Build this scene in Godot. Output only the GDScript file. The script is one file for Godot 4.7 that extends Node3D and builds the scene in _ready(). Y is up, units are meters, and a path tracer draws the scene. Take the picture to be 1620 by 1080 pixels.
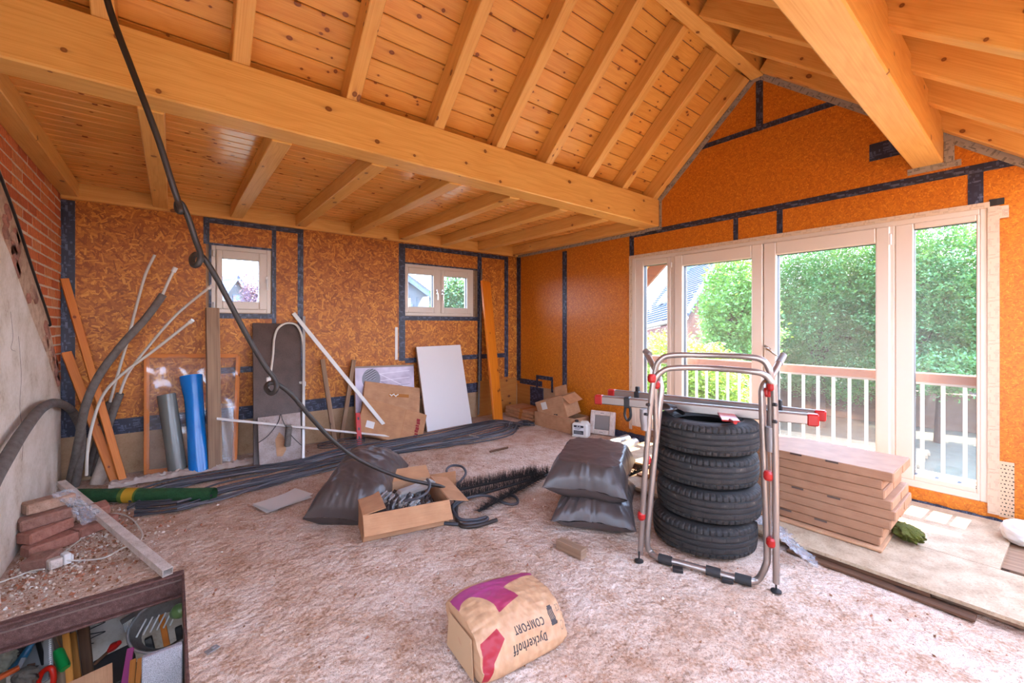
extends Node3D
# An unfinished timber-roofed attic room with a glazed gable. x runs along the eaves towards the gable, -z towards the low wall, y up, metres.

const BACK := -5.48      # z of the low wall with the two small windows
const GABLE := 4.49      # x of the gable wall with the big glazing
const LEFT := -0.775     # x of the old masonry wall
const RIDGE_Z := -1.75
const EYE := Vector3(0, 1.42, 0)

var M := {}
var T := {}
var rng := RandomNumberGenerator.new()


func _ready() -> void:
	rng.seed = 20240611
	camera_and_light()
	make_textures()
	make_materials()
	build_floor()
	build_left_wall()
	build_back_wall()
	build_gable()
	build_roof()
	build_rear()
	build_bay()
	build_outside()
	build_tyres()
	build_trestle()
	build_cartons_and_floor_sheets()
	build_sacks()
	build_open_carton()
	build_thick_cable()
	build_floor_cables()
	build_left_corner()
	build_back_row()
	build_right_corner()
	build_rubble()
	build_small_floor_things()
	build_cement_bag()
	build_hatch()


func camera_and_light() -> void:
	var cam := Camera3D.new()
	cam.name = "camera"
	add_child(cam)
	cam.position = EYE
	cam.rotation = Vector3(0, -0.67497, 0)
	cam.keep_aspect = Camera3D.KEEP_HEIGHT
	# 672 pixels of focal length on a 1620 x 1080 frame, lens shifted down by 26 pixels
	cam.set_frustum(1080.0 / 672.0 * 0.05, Vector2(0, -26.0 / 672.0 * 0.05), 0.05, 300.0)
	cam.current = true

	var sun := DirectionalLight3D.new()
	sun.name = "sun"
	add_child(sun)
	sun.light_color = Color(1.0, 0.93, 0.82)
	sun.light_energy = 4.6
	sun.light_angular_distance = 0.55
	sun.shadow_enabled = true
	sun.sky_mode = DirectionalLight3D.SKY_MODE_LIGHT_ONLY
	sun.look_at_from_position(Vector3(5.7, 8.3, 0.35), Vector3.ZERO)

	var sky_mat := ProceduralSkyMaterial.new()
	sky_mat.sky_top_color = Color(0.66, 0.76, 0.92)
	sky_mat.sky_horizon_color = Color(0.93, 0.955, 1.0)
	sky_mat.sky_curve = 0.12
	sky_mat.sky_energy_multiplier = 2.4
	sky_mat.ground_horizon_color = Color(0.80, 0.84, 0.86)
	sky_mat.ground_bottom_color = Color(0.50, 0.50, 0.46)
	sky_mat.sun_angle_max = 0.0
	var env := Environment.new()
	env.background_mode = Environment.BG_SKY
	env.sky = Sky.new()
	env.sky.sky_material = sky_mat
	env.tonemap_mode = Environment.TONE_MAPPER_LINEAR
	env.tonemap_exposure = 3.1
	env.sdfgi_enabled = true
	env.ssao_enabled = true
	env.ssil_enabled = true
	var we := WorldEnvironment.new()
	we.name = "world_environment"
	we.environment = env
	add_child(we)


# ---------------------------------------------------------------- nodes

func mi(called: String, mesh, mat: Material, parent: Node = null, at := Transform3D()) -> MeshInstance3D:
	var o := MeshInstance3D.new()
	o.name = called
	if mesh is SurfaceTool:
		o.mesh = (mesh as SurfaceTool).commit()
	else:
		o.mesh = mesh
	o.material_override = mat
	o.transform = at
	(parent if parent else self).add_child(o, true)
	return o


func numbered(called: String) -> String:
	if not has_node(NodePath(called)):
		return called
	var n := 1
	while has_node(NodePath("%s_%03d" % [called, n])):
		n += 1
	return "%s_%03d" % [called, n]


func tag(o: Node, label: String, category: String, group := "", kind := "") -> Node:
	if label != "":
		o.set_meta("label", label)
	if category != "":
		o.set_meta("category", category)
	if group != "":
		o.set_meta("group", group)
	if kind != "":
		o.set_meta("kind", kind)
	return o


func thing(called: String, label: String, category: String, at := Vector3.ZERO, turn := 0.0, group := "") -> Node3D:
	var o := Node3D.new()
	o.name = numbered(called)
	add_child(o)
	o.position = at
	o.rotation.y = turn
	tag(o, label, category, group)
	return o


func setting(called: String) -> Node3D:
	var o := Node3D.new()
	o.name = called
	add_child(o)
	o.set_meta("kind", "structure")
	return o


func one(called: String, mesh, mat: Material, label: String, category: String, group := "", at := Transform3D()) -> MeshInstance3D:
	var o := mi(numbered(called), mesh, mat, self, at)
	tag(o, label, category, group)
	return o


# ---------------------------------------------------------------- shapes

func sb() -> SurfaceTool:
	var st := SurfaceTool.new()
	st.begin(Mesh.PRIMITIVE_TRIANGLES)
	return st


func tri(st: SurfaceTool, a: Vector3, b: Vector3, c: Vector3, ua := Vector2.ZERO, ub := Vector2.ZERO, uc := Vector2.ZERO) -> void:
	# a, b, c anticlockwise as seen from outside
	var n := (b - a).cross(c - a).normalized()
	st.set_normal(n); st.set_uv(ua); st.add_vertex(a)
	st.set_normal(n); st.set_uv(uc); st.add_vertex(c)
	st.set_normal(n); st.set_uv(ub); st.add_vertex(b)


func quad(st: SurfaceTool, a: Vector3, b: Vector3, c: Vector3, d: Vector3, ua := Vector2.ZERO, ub := Vector2.ZERO, uc := Vector2.ZERO, ud := Vector2.ZERO) -> void:
	tri(st, a, b, c, ua, ub, uc)
	tri(st, a, c, d, ua, uc, ud)


func box(st: SurfaceTool, size: Vector3, at := Transform3D(), bev := 0.004, uo := Vector2(-99, 0)) -> SurfaceTool:
	# a box with chamfered edges; u runs along local x in metres, shifted at random
	var h := size / 2.0
	bev = minf(bev, minf(h.x, minf(h.y, h.z)) * 0.6)
	if uo.x < -90.0:
		uo = Vector2(rng.randf() * 7.0, rng.randf() * 7.0)
	var P := func(sx: float, sy: float, sz: float, k: int) -> Vector3:
		# corner (sx, sy, sz), kept flush on axis k and set back on the others
		var v := Vector3(sx * (h.x - (0.0 if k == 0 else bev)), sy * (h.y - (0.0 if k == 1 else bev)), sz * (h.z - (0.0 if k == 2 else bev)))
		return at * v
	var U := func(sx: float, sy: float, sz: float, k: int) -> Vector2:
		var p := Vector3(sx * h.x, sy * h.y, sz * h.z)
		return (Vector2(p.z, p.y) if k == 0 else Vector2(p.x, p.z) if k == 1 else Vector2(p.x, p.y + h.z + h.y)) + uo
	for k in 3:
		for s in [-1.0, 1.0]:
			var cs := []
			for q in [[-1, -1], [1, -1], [1, 1], [-1, 1]]:
				var v := [0.0, 0.0, 0.0]
				v[k] = s
				v[(k + 1) % 3] = float(q[0])
				v[(k + 2) % 3] = float(q[1])
				cs.append(v)
			if s < 0:
				cs.reverse()
			var p := []
			var u := []
			for v in cs:
				p.append(P.call(v[0], v[1], v[2], k))
				u.append(U.call(v[0], v[1], v[2], k))
			quad(st, p[0], p[1], p[2], p[3], u[0], u[1], u[2], u[3])
	if bev > 0.0:
		for k in 3:                      # edges along axis k
			var a := (k + 1) % 3
			var b := (k + 2) % 3
			for sa in [-1.0, 1.0]:
				for sc in [-1.0, 1.0]:
					var lo := [0.0, 0.0, 0.0]
					var hi := [0.0, 0.0, 0.0]
					lo[k] = -1.0; hi[k] = 1.0
					lo[a] = sa; hi[a] = sa
					lo[b] = sc; hi[b] = sc
					var p0: Vector3 = P.call(lo[0], lo[1], lo[2], a)
					var p1: Vector3 = P.call(hi[0], hi[1], hi[2], a)
					var p2: Vector3 = P.call(hi[0], hi[1], hi[2], b)
					var p3: Vector3 = P.call(lo[0], lo[1], lo[2], b)
					var w0: Vector2 = U.call(lo[0], lo[1], lo[2], a)
					var w1: Vector2 = U.call(hi[0], hi[1], hi[2], a)
					if sa * sc > 0:
						quad(st, p0, p3, p2, p1, w0, w0, w1, w1)
					else:
						quad(st, p0, p1, p2, p3, w0, w1, w1, w0)
		for sx in [-1.0, 1.0]:
			for sy in [-1.0, 1.0]:
				for sz in [-1.0, 1.0]:
					var a: Vector3 = P.call(sx, sy, sz, 0)
					var b: Vector3 = P.call(sx, sy, sz, 1)
					var c: Vector3 = P.call(sx, sy, sz, 2)
					if sx * sy * sz > 0:
						tri(st, a, b, c, uo, uo, uo)
					else:
						tri(st, a, c, b, uo, uo, uo)
	return st


func xf(at: Vector3, rot := Vector3.ZERO) -> Transform3D:
	return Transform3D(Basis.from_euler(rot), at)


func along(a: Vector3, b: Vector3, up := Vector3.UP) -> Transform3D:
	# local x from a to b, centred between them, local y as near to up as it goes
	var x := (b - a).normalized()
	var z := x.cross(up)
	if z.length() < 0.01:
		z = x.cross(Vector3.BACK)
	z = z.normalized()
	return Transform3D(Basis(x, z.cross(x), z), (a + b) / 2.0)


func bar(st: SurfaceTool, a: Vector3, b: Vector3, wide: float, high: float, up := Vector3.UP, bev := 0.003) -> SurfaceTool:
	# a straight piece from a to b: high along "up", wide across it
	return box(st, Vector3(a.distance_to(b), high, wide), along(a, b, up), bev)


func smooth(pts: Array, per := 6) -> Array:
	var out := []
	var n := pts.size()
	for i in n - 1:
		var p0: Vector3 = pts[maxi(i - 1, 0)]
		var p1: Vector3 = pts[i]
		var p2: Vector3 = pts[i + 1]
		var p3: Vector3 = pts[mini(i + 2, n - 1)]
		for k in per:
			out.append(p1.cubic_interpolate(p2, p0, p3, float(k) / per))
	out.append(pts[n - 1])
	return out


func tube(st: SurfaceTool, pts: Array, radius, sides := 10, capped := true) -> SurfaceTool:
	var n := pts.size()
	var rings := []
	var norms := []
	var t0: Vector3 = (pts[1] - pts[0]).normalized()
	var side := t0.cross(Vector3.UP)
	if side.length() < 0.1:
		side = t0.cross(Vector3.RIGHT)
	side = side.normalized()
	var len := 0.0
	var us := []
	for i in n:
		var t: Vector3 = ((pts[mini(i + 1, n - 1)] - pts[maxi(i - 1, 0)]) as Vector3).normalized()
		side = (side - t * side.dot(t)).normalized()
		var up := side.cross(t)
		var r: float = radius[i] if radius is Array else radius
		var ring := []
		var nr := []
		for k in sides + 1:
			var a := TAU * k / sides
			var d := side * cos(a) + up * sin(a)
			ring.append(pts[i] + d * r)
			nr.append(d)
		rings.append(ring)
		norms.append(nr)
		if i > 0:
			len += (pts[i] as Vector3).distance_to(pts[i - 1])
		us.append(len)
	for i in n - 1:
		for k in sides:
			var c := [[i, k], [i, k + 1], [i + 1, k + 1], [i + 1, k]]
			for q in [0, 1, 2, 0, 2, 3]:
				var e = c[q]
				st.set_normal(norms[e[0]][e[1]])
				st.set_uv(Vector2(us[e[0]], float(e[1]) / sides))
				st.add_vertex(rings[e[0]][e[1]])
	if capped:
		for e in [0, n - 1]:
			for k in sides:
				if e == 0:
					tri(st, pts[0], rings[0][k], rings[0][k + 1])
				else:
					tri(st, pts[e], rings[e][k + 1], rings[e][k])
	return st


func lathe(st: SurfaceTool, profile: Array, seg := 24, at := Transform3D()) -> SurfaceTool:
	# profile: Vector2(radius, y) going up with the outside to the right
	for i in profile.size() - 1:
		var p: Vector2 = profile[i]
		var q: Vector2 = profile[i + 1]
		var nn := Vector2(q.y - p.y, p.x - q.x).normalized()
		for k in seg:
			var a := TAU * k / seg
			var b := TAU * (k + 1) / seg
			var vs := [[p, a], [q, a], [q, b], [p, b]]
			for w in [0, 2, 1, 0, 3, 2]:
				var r: Vector2 = vs[w][0]
				var ang: float = vs[w][1]
				st.set_normal(at.basis * Vector3(nn.x * cos(ang), nn.y, nn.x * sin(ang)))
				st.set_uv(Vector2(ang * 0.3, r.y))
				st.add_vertex(at * Vector3(r.x * cos(ang), r.y, r.x * sin(ang)))
	return st


func grid(st: SurfaceTool, nu: int, nv: int, f: Callable, uvs := Vector2.ONE, flip := false) -> SurfaceTool:
	# smooth surface f(u, v), u and v in 0..1; its front is the side of df/du x df/dv
	var p := []
	for j in nv + 1:
		var row := PackedVector3Array()
		for i in nu + 1:
			row.append(f.call(float(i) / nu, float(j) / nv))
		p.append(row)
	var nrm := []
	for j in nv + 1:
		var row := PackedVector3Array()
		for i in nu + 1:
			var du: Vector3 = p[j][mini(i + 1, nu)] - p[j][maxi(i - 1, 0)]
			var dv: Vector3 = p[mini(j + 1, nv)][i] - p[maxi(j - 1, 0)][i]
			var n := du.cross(dv).normalized()
			row.append(-n if flip else n)
		nrm.append(row)
	for j in nv:
		for i in nu:
			var c := [[i, j], [i + 1, j], [i + 1, j + 1], [i, j + 1]]
			for q in ([0, 1, 2, 0, 2, 3] if flip else [0, 2, 1, 0, 3, 2]):
				var e = c[q]
				st.set_normal(nrm[e[1]][e[0]])
				st.set_uv(Vector2(float(e[0]) / nu, float(e[1]) / nv) * uvs)
				st.add_vertex(p[e[1]][e[0]])
	return st


func slab(st: SurfaceTool, poly: PackedVector2Array, thick: float, at: Transform3D) -> SurfaceTool:
	# a flat plate: poly in local x, y; front face at local z = 0, body behind it
	var area := 0.0
	for i in poly.size():
		area += poly[i].cross(poly[(i + 1) % poly.size()])
	if area < 0.0:
		poly = poly.duplicate()
		poly.reverse()
	var idx := Geometry2D.triangulate_polygon(poly)
	var back := Vector3(0, 0, -thick)
	for i in range(0, idx.size(), 3):
		var a := poly[idx[i]]
		var b := poly[idx[i + 1]]
		var c := poly[idx[i + 2]]
		if (b - a).cross(c - a) < 0:
			var t := b
			b = c
			c = t
		tri(st, at * Vector3(a.x, a.y, 0), at * Vector3(b.x, b.y, 0), at * Vector3(c.x, c.y, 0), a, b, c)
		tri(st, at * (Vector3(a.x, a.y, 0) + back), at * (Vector3(c.x, c.y, 0) + back), at * (Vector3(b.x, b.y, 0) + back), a, c, b)
	var n := poly.size()
	for i in n:
		var a := poly[i]
		var b := poly[(i + 1) % n]
		quad(st, at * (Vector3(a.x, a.y, 0) + back), at * (Vector3(b.x, b.y, 0) + back), at * Vector3(b.x, b.y, 0), at * Vector3(a.x, a.y, 0), a, b, b, a)
	return st


func rect(x0: float, y0: float, x1: float, y1: float) -> PackedVector2Array:
	return PackedVector2Array([Vector2(x0, y0), Vector2(x1, y0), Vector2(x1, y1), Vector2(x0, y1)])


func on_back(z := BACK) -> Transform3D:
	return Transform3D(Basis(), Vector3(0, 0, z))            # local (x, y) = world (x, y), faces +z


func on_gable(x := GABLE) -> Transform3D:
	# local x = world z, local y = up, faces -x
	return Transform3D(Basis(Vector3(0, 0, 1), Vector3(0, 1, 0), Vector3(-1, 0, 0)), Vector3(x, 0, 0))


func on_left(x := LEFT) -> Transform3D:
	# local x = -world z, local y = up, faces +x
	return Transform3D(Basis(Vector3(0, 0, -1), Vector3(0, 1, 0), Vector3(1, 0, 0)), Vector3(x, 0, 0))


# ---------------------------------------------------------------- textures

func noise_bytes(w: int, h: int, freq: float, sd: int, oct := 3, kind := FastNoiseLite.TYPE_SIMPLEX_SMOOTH) -> PackedByteArray:
	var n := FastNoiseLite.new()
	n.noise_type = kind
	n.frequency = freq
	n.seed = sd
	n.fractal_type = FastNoiseLite.FRACTAL_FBM if oct > 1 else FastNoiseLite.FRACTAL_NONE
	n.fractal_octaves = oct
	var im := n.get_seamless_image(w, h)
	im.convert(Image.FORMAT_L8)
	return im.get_data()


func stretched(w: int, h: int, sx: int, freq: float, sd: int, oct := 3) -> PackedByteArray:
	# noise drawn out sx times along u
	var n := FastNoiseLite.new()
	n.noise_type = FastNoiseLite.TYPE_SIMPLEX_SMOOTH
	n.frequency = freq
	n.seed = sd
	n.fractal_octaves = oct
	var im := n.get_seamless_image(w / sx, h)
	im.convert(Image.FORMAT_L8)
	im.resize(w, h, Image.INTERPOLATE_CUBIC)
	return im.get_data()


func tex_from(bytes: PackedByteArray, w: int, h: int, format := Image.FORMAT_RGB8) -> ImageTexture:
	var im := Image.create_from_data(w, h, false, format, bytes)
	im.generate_mipmaps()
	return ImageTexture.create_from_image(im)


func wood_texture(w: int, h: int, sd: int, light: Color, dark: Color, knot_col: Color, knots: int, knot_r: float) -> ImageTexture:
	var g1 := stretched(w, h, 32, 0.03, sd, 2)
	var g2 := stretched(w, h, 64, 0.22, sd + 1, 3)
	var broad := noise_bytes(w, h, 0.004, sd + 2, 2)
	var k := PackedFloat32Array()
	k.resize(w * h)
	var r := RandomNumberGenerator.new()
	r.seed = sd
	for i in knots:
		var cx := r.randi_range(0, w - 1)
		var cy := r.randi_range(0, h - 1)
		var rr := knot_r * r.randf_range(0.45, 1.25)
		var sx := r.randf_range(0.85, 1.5)
		var reach := int(rr * 4.0)
		for dy in range(-reach, reach + 1):
			for dx in range(-reach * 2, reach * 2 + 1):
				var d := Vector2(dx / sx, dy).length() / rr
				var v := 0.0
				if d < 1.0:
					v = 0.75 + 0.25 * d
				elif d < 1.25:
					v = 0.8 * (1.25 - d) / 0.25 + 0.25
				else:
					v = 0.3 * exp(-(Vector2(dx / (sx * 3.2), dy).length() / rr - 0.4) * 2.2)
				var at := posmod(cy + dy, h) * w + posmod(cx + dx, w)
				if v > k[at]:
					k[at] = v
	var out := PackedByteArray()
	out.resize(w * h * 3)
	for y in h:
		for x in w:
			var at := y * w + x
			var b := broad[at] / 255.0
			var ring := 0.5 + 0.5 * sin((y / float(h) * 30.0 + (g1[at] / 255.0) * 1.3 + b * 2.6) * TAU * 0.5)
			var t := 0.20 * ring * ring + 0.62 * (g2[at] / 255.0) + 0.22 * b
			var c := light.lerp(dark, clampf(t, 0.0, 1.0)).lerp(knot_col, k[at] * 0.85)
			out[at * 3] = c.r8
			out[at * 3 + 1] = c.g8
			out[at * 3 + 2] = c.b8
	return tex_from(out, w, h)


func flake_texture(n: int, sd: int, count: int, len_min: float, len_max: float, wid_min: float, wid_max: float, ramp: Array) -> Array:
	# overlapping wood flakes; returns [colour texture, height texture]
	var tone := noise_bytes(n, n, 0.02, sd, 4)
	for i in tone.size():
		tone[i] = int(30 + tone[i] * 0.5)
	var r := RandomNumberGenerator.new()
	r.seed = sd
	for i in count:
		var cx := r.randf() * n
		var cy := r.randf() * n
		var a := r.randf() * TAU
		var l := r.randf_range(len_min, len_max)
		var wd := r.randf_range(wid_min, wid_max)
		var t := r.randf()
		var base := 45.0 + 165.0 * pow(t, 1.35)
		var ca := cos(a)
		var sa := sin(a)
		var vi := 0.0
		while vi < wd:
			var line := base + r.randf_range(-22.0, 22.0)
			if vi < 1.3:
				line = base * 0.72
			var u := 0.0
			while u < l:
				var x := int(cx + u * ca - vi * sa) 
				var y := int(cy + u * sa + vi * ca)
				tone[posmod(y, n) * n + posmod(x, n)] = int(clampf(line, 0, 255))
				u += 0.8
			vi += 0.8
	var cols := []
	for i in 256:
		var f := i / 255.0 * (ramp.size() - 1)
		var q := mini(int(f), ramp.size() - 2)
		cols.append((ramp[q] as Color).lerp(ramp[q + 1], f - q))
	var out := PackedByteArray()
	out.resize(n * n * 3)
	for i in n * n:
		var c: Color = cols[tone[i]]
		out[i * 3] = c.r8
		out[i * 3 + 1] = c.g8
		out[i * 3 + 2] = c.b8
	return [tex_from(out, n, n), tex_from(tone, n, n, Image.FORMAT_L8)]


func blotch_texture(n: int, sd: int, freq: float, ramp: Array, speck := 0.0, speck_col := Color.BLACK, fine := 0.35, kind := FastNoiseLite.TYPE_SIMPLEX_SMOOTH) -> ImageTexture:
	var a := noise_bytes(n, n, freq, sd, 5, kind)
	var b := noise_bytes(n, n, freq * 9.0, sd + 1, 3)
	var r := RandomNumberGenerator.new()
	r.seed = sd
	var cols := []
	for i in 256:
		var f := i / 255.0 * (ramp.size() - 1)
		var q := mini(int(f), ramp.size() - 2)
		cols.append((ramp[q] as Color).lerp(ramp[q + 1], f - q))
	var out := PackedByteArray()
	out.resize(n * n * 3)
	for i in n * n:
		var v := int(clampf(a[i] * (1.0 - fine) + b[i] * fine, 0, 255))
		var c: Color = cols[v]
		if speck > 0.0 and r.randf() < speck:
			c = c.lerp(speck_col, 0.4 + 0.6 * r.randf())
		out[i * 3] = c.r8
		out[i * 3 + 1] = c.g8
		out[i * 3 + 2] = c.b8
	return tex_from(out, n, n)


func noise_tex(n: int, sd: int, freq: float, oct := 4, kind := FastNoiseLite.TYPE_SIMPLEX_SMOOTH) -> ImageTexture:
	return tex_from(noise_bytes(n, n, freq, sd, oct, kind), n, n, Image.FORMAT_L8)


func print_text(im: Image, words: String, font: String, weight: int, x0: float, y0: float, height: float, width: float, c: Color, upside := false) -> void:
	# fills the letters of a TextMesh into an image; (x0, y0) is where the baseline starts
	var tm := TextMesh.new()
	var f := SystemFont.new()
	f.font_names = PackedStringArray([font])
	f.font_weight = weight
	tm.font = f
	tm.font_size = 64
	tm.pixel_size = 1.0
	tm.depth = 0.0
	tm.curve_step = 2.0
	tm.horizontal_alignment = HORIZONTAL_ALIGNMENT_LEFT
	tm.text = words
	var arr := tm.get_mesh_arrays() if tm.get_surface_count() else []
	if arr.is_empty() or (arr[Mesh.ARRAY_VERTEX] as PackedVector3Array).is_empty():
		return
	var v: PackedVector3Array = arr[Mesh.ARRAY_VERTEX]
	var idx: PackedInt32Array = arr[Mesh.ARRAY_INDEX]
	var lo := v[0]
	var hi := v[0]
	for p in v:
		lo = lo.min(p)
		hi = hi.max(p)
	var s := Vector2(width / maxf(hi.x - lo.x, 0.01), height / maxf(hi.y - lo.y, 0.01))
	var q := PackedVector2Array()
	for p in v:
		var d := Vector2((p.x - lo.x) * s.x, (p.y - lo.y) * s.y)
		q.append(Vector2(x0 - d.x, y0 + d.y) if upside else Vector2(x0 + d.x, y0 - d.y))
	for i in range(0, idx.size(), 3):
		var a := q[idx[i]]
		var b := q[idx[i + 1]]
		var e := q[idx[i + 2]]
		var area := (b - a).cross(e - a)
		if absf(area) < 0.001:
			continue
		for y in range(int(floor(minf(a.y, minf(b.y, e.y)))), int(ceil(maxf(a.y, maxf(b.y, e.y)))) + 1):
			for x in range(int(floor(minf(a.x, minf(b.x, e.x)))), int(ceil(maxf(a.x, maxf(b.x, e.x)))) + 1):
				if x < 0 or y < 0 or x >= im.get_width() or y >= im.get_height():
					continue
				var p := Vector2(x + 0.5, y + 0.5)
				var w0 := (b - a).cross(p - a) / area
				var w1 := (e - b).cross(p - b) / area
				var w2 := (a - e).cross(p - e) / area
				if w0 >= -0.02 and w1 >= -0.02 and w2 >= -0.02:
					im.set_pixel(x, y, c)


func make_textures() -> void:
	T.wood = wood_texture(1024, 512, 11, Color(0.955, 0.80, 0.50), Color(0.845, 0.63, 0.325), Color(0.42, 0.23, 0.10), 20, 6.0)
	T.board = wood_texture(1024, 512, 29, Color(0.955, 0.765, 0.435), Color(0.85, 0.61, 0.28), Color(0.45, 0.22, 0.08), 64, 5.0)
	T.old_wood = wood_texture(512, 256, 41, Color(0.66, 0.54, 0.43), Color(0.46, 0.35, 0.27), Color(0.25, 0.18, 0.13), 8, 6.0)
	var osb := flake_texture(1024, 7, 10500, 20, 64, 5, 14, [Color(0.44, 0.22, 0.05), Color(0.63, 0.345, 0.085), Color(0.73, 0.43, 0.12), Color(0.82, 0.53, 0.18), Color(0.93, 0.70, 0.35)])
	T.osb = osb[0]
	T.osb_h = osb[1]
	var chip := flake_texture(768, 19, 11000, 4, 18, 2.0, 6, [Color(0.58, 0.285, 0.045), Color(0.72, 0.395, 0.065), Color(0.79, 0.46, 0.09), Color(0.84, 0.52, 0.13), Color(0.91, 0.66, 0.29)])
	T.chip = chip[0]
	T.floor = blotch_texture(1024, 3, 0.012, [Color(0.46, 0.34, 0.25), Color(0.70, 0.58, 0.49), Color(0.81, 0.735, 0.68), Color(0.845, 0.79, 0.745), Color(0.89, 0.85, 0.82)], 0.075, Color(0.36, 0.25, 0.19), 0.5)
	T.floor_h = noise_tex(1024, 5, 0.035, 6)
	T.tape = tape_texture(256, Color(0.135, 0.155, 0.235), Color(0.40, 0.44, 0.54))
	T.fleece = tape_texture(256, Color(0.80, 0.71, 0.61), Color(0.70, 0.61, 0.52))
	T.seal = tape_texture(256, Color(0.62, 0.58, 0.53), Color(0.38, 0.36, 0.34))
	T.plaster = blotch_texture(512, 61, 0.008, [Color(0.66, 0.58, 0.50), Color(0.80, 0.76, 0.71), Color(0.86, 0.83, 0.80), Color(0.89, 0.87, 0.85)], 0.004, Color(0.5, 0.42, 0.35), 0.3)
	T.brick = blotch_texture(256, 71, 0.03, [Color(0.72, 0.66, 0.62), Color(0.86, 0.80, 0.76), Color(1, 1, 1)], 0.05, Color(0.55, 0.42, 0.38), 0.5)
	T.card = card_texture(256)
	T.dirt = blotch_texture(256, 81, 0.02, [Color(0.70, 0.66, 0.62), Color(0.90, 0.88, 0.86), Color(1, 1, 1), Color(1, 1, 1)], 0.02, Color(0.6, 0.55, 0.5), 0.4)
	T.tread = blotch_texture(512, 91, 0.012, [Color(0.105, 0.095, 0.09), Color(0.12, 0.11, 0.105), Color(0.14, 0.128, 0.12), Color(0.22, 0.195, 0.175), Color(0.60, 0.53, 0.46)], 0.02, Color(0.45, 0.40, 0.34), 0.25)
	T.rough_h = noise_tex(256, 97, 0.06, 4)
	T.granite = blotch_texture(256, 103, 0.25, [Color(0.30, 0.29, 0.30), Color(0.52, 0.51, 0.53), Color(0.66, 0.65, 0.67), Color(0.85, 0.84, 0.86)], 0.1, Color(0.2, 0.2, 0.2), 0.5)
	T.steel = blotch_texture(512, 113, 0.03, [Color(0.25, 0.155, 0.135), Color(0.34, 0.215, 0.19), Color(0.42, 0.29, 0.26), Color(0.58, 0.48, 0.44)], 0.03, Color(0.72, 0.62, 0.57), 0.4)
	T.slate = blotch_texture(256, 131, 0.03, [Color(0.22, 0.28, 0.36), Color(0.30, 0.36, 0.45), Color(0.36, 0.42, 0.50)], 0.0, Color.BLACK, 0.4)
	T.bag = bag_texture()
	T.poster = poster_texture()
	T.can_label = can_texture()


func tape_texture(n: int, ground: Color, ink: Color) -> ImageTexture:
	var im := Image.create(n, n, false, Image.FORMAT_RGB8)
	im.fill(ground)
	var r := RandomNumberGenerator.new()
	r.seed = n + int(ground.r * 999)
	for i in 150:
		var c := ground.lerp(ink, r.randf_range(0.1, 0.8))
		var tall := r.randf() < 0.5
		var p := Vector2i(r.randi_range(0, n - 10), r.randi_range(0, n - 10))
		im.fill_rect(Rect2i(p, Vector2i(r.randi_range(5, 12), r.randi_range(14, 34)) if tall else Vector2i(r.randi_range(14, 40), r.randi_range(5, 12))), c)
		im.fill_rect(Rect2i(p + Vector2i(3, 3), Vector2i(5, 3)), ground)
	im.generate_mipmaps()
	return ImageTexture.create_from_image(im)


func card_texture(n: int) -> ImageTexture:
	var a := noise_bytes(n, n, 0.01, 301, 4)
	var b := stretched(n, n, 32, 0.35, 302, 1)
	var out := PackedByteArray()
	out.resize(n * n * 3)
	for i in n * n:
		var t := a[i] / 255.0 * 0.6 + b[i] / 255.0 * 0.4
		var c := Color(0.64, 0.46, 0.33).lerp(Color(0.78, 0.60, 0.45), t)
		out[i * 3] = c.r8
		out[i * 3 + 1] = c.g8
		out[i * 3 + 2] = c.b8
	return tex_from(out, n, n)


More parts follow.
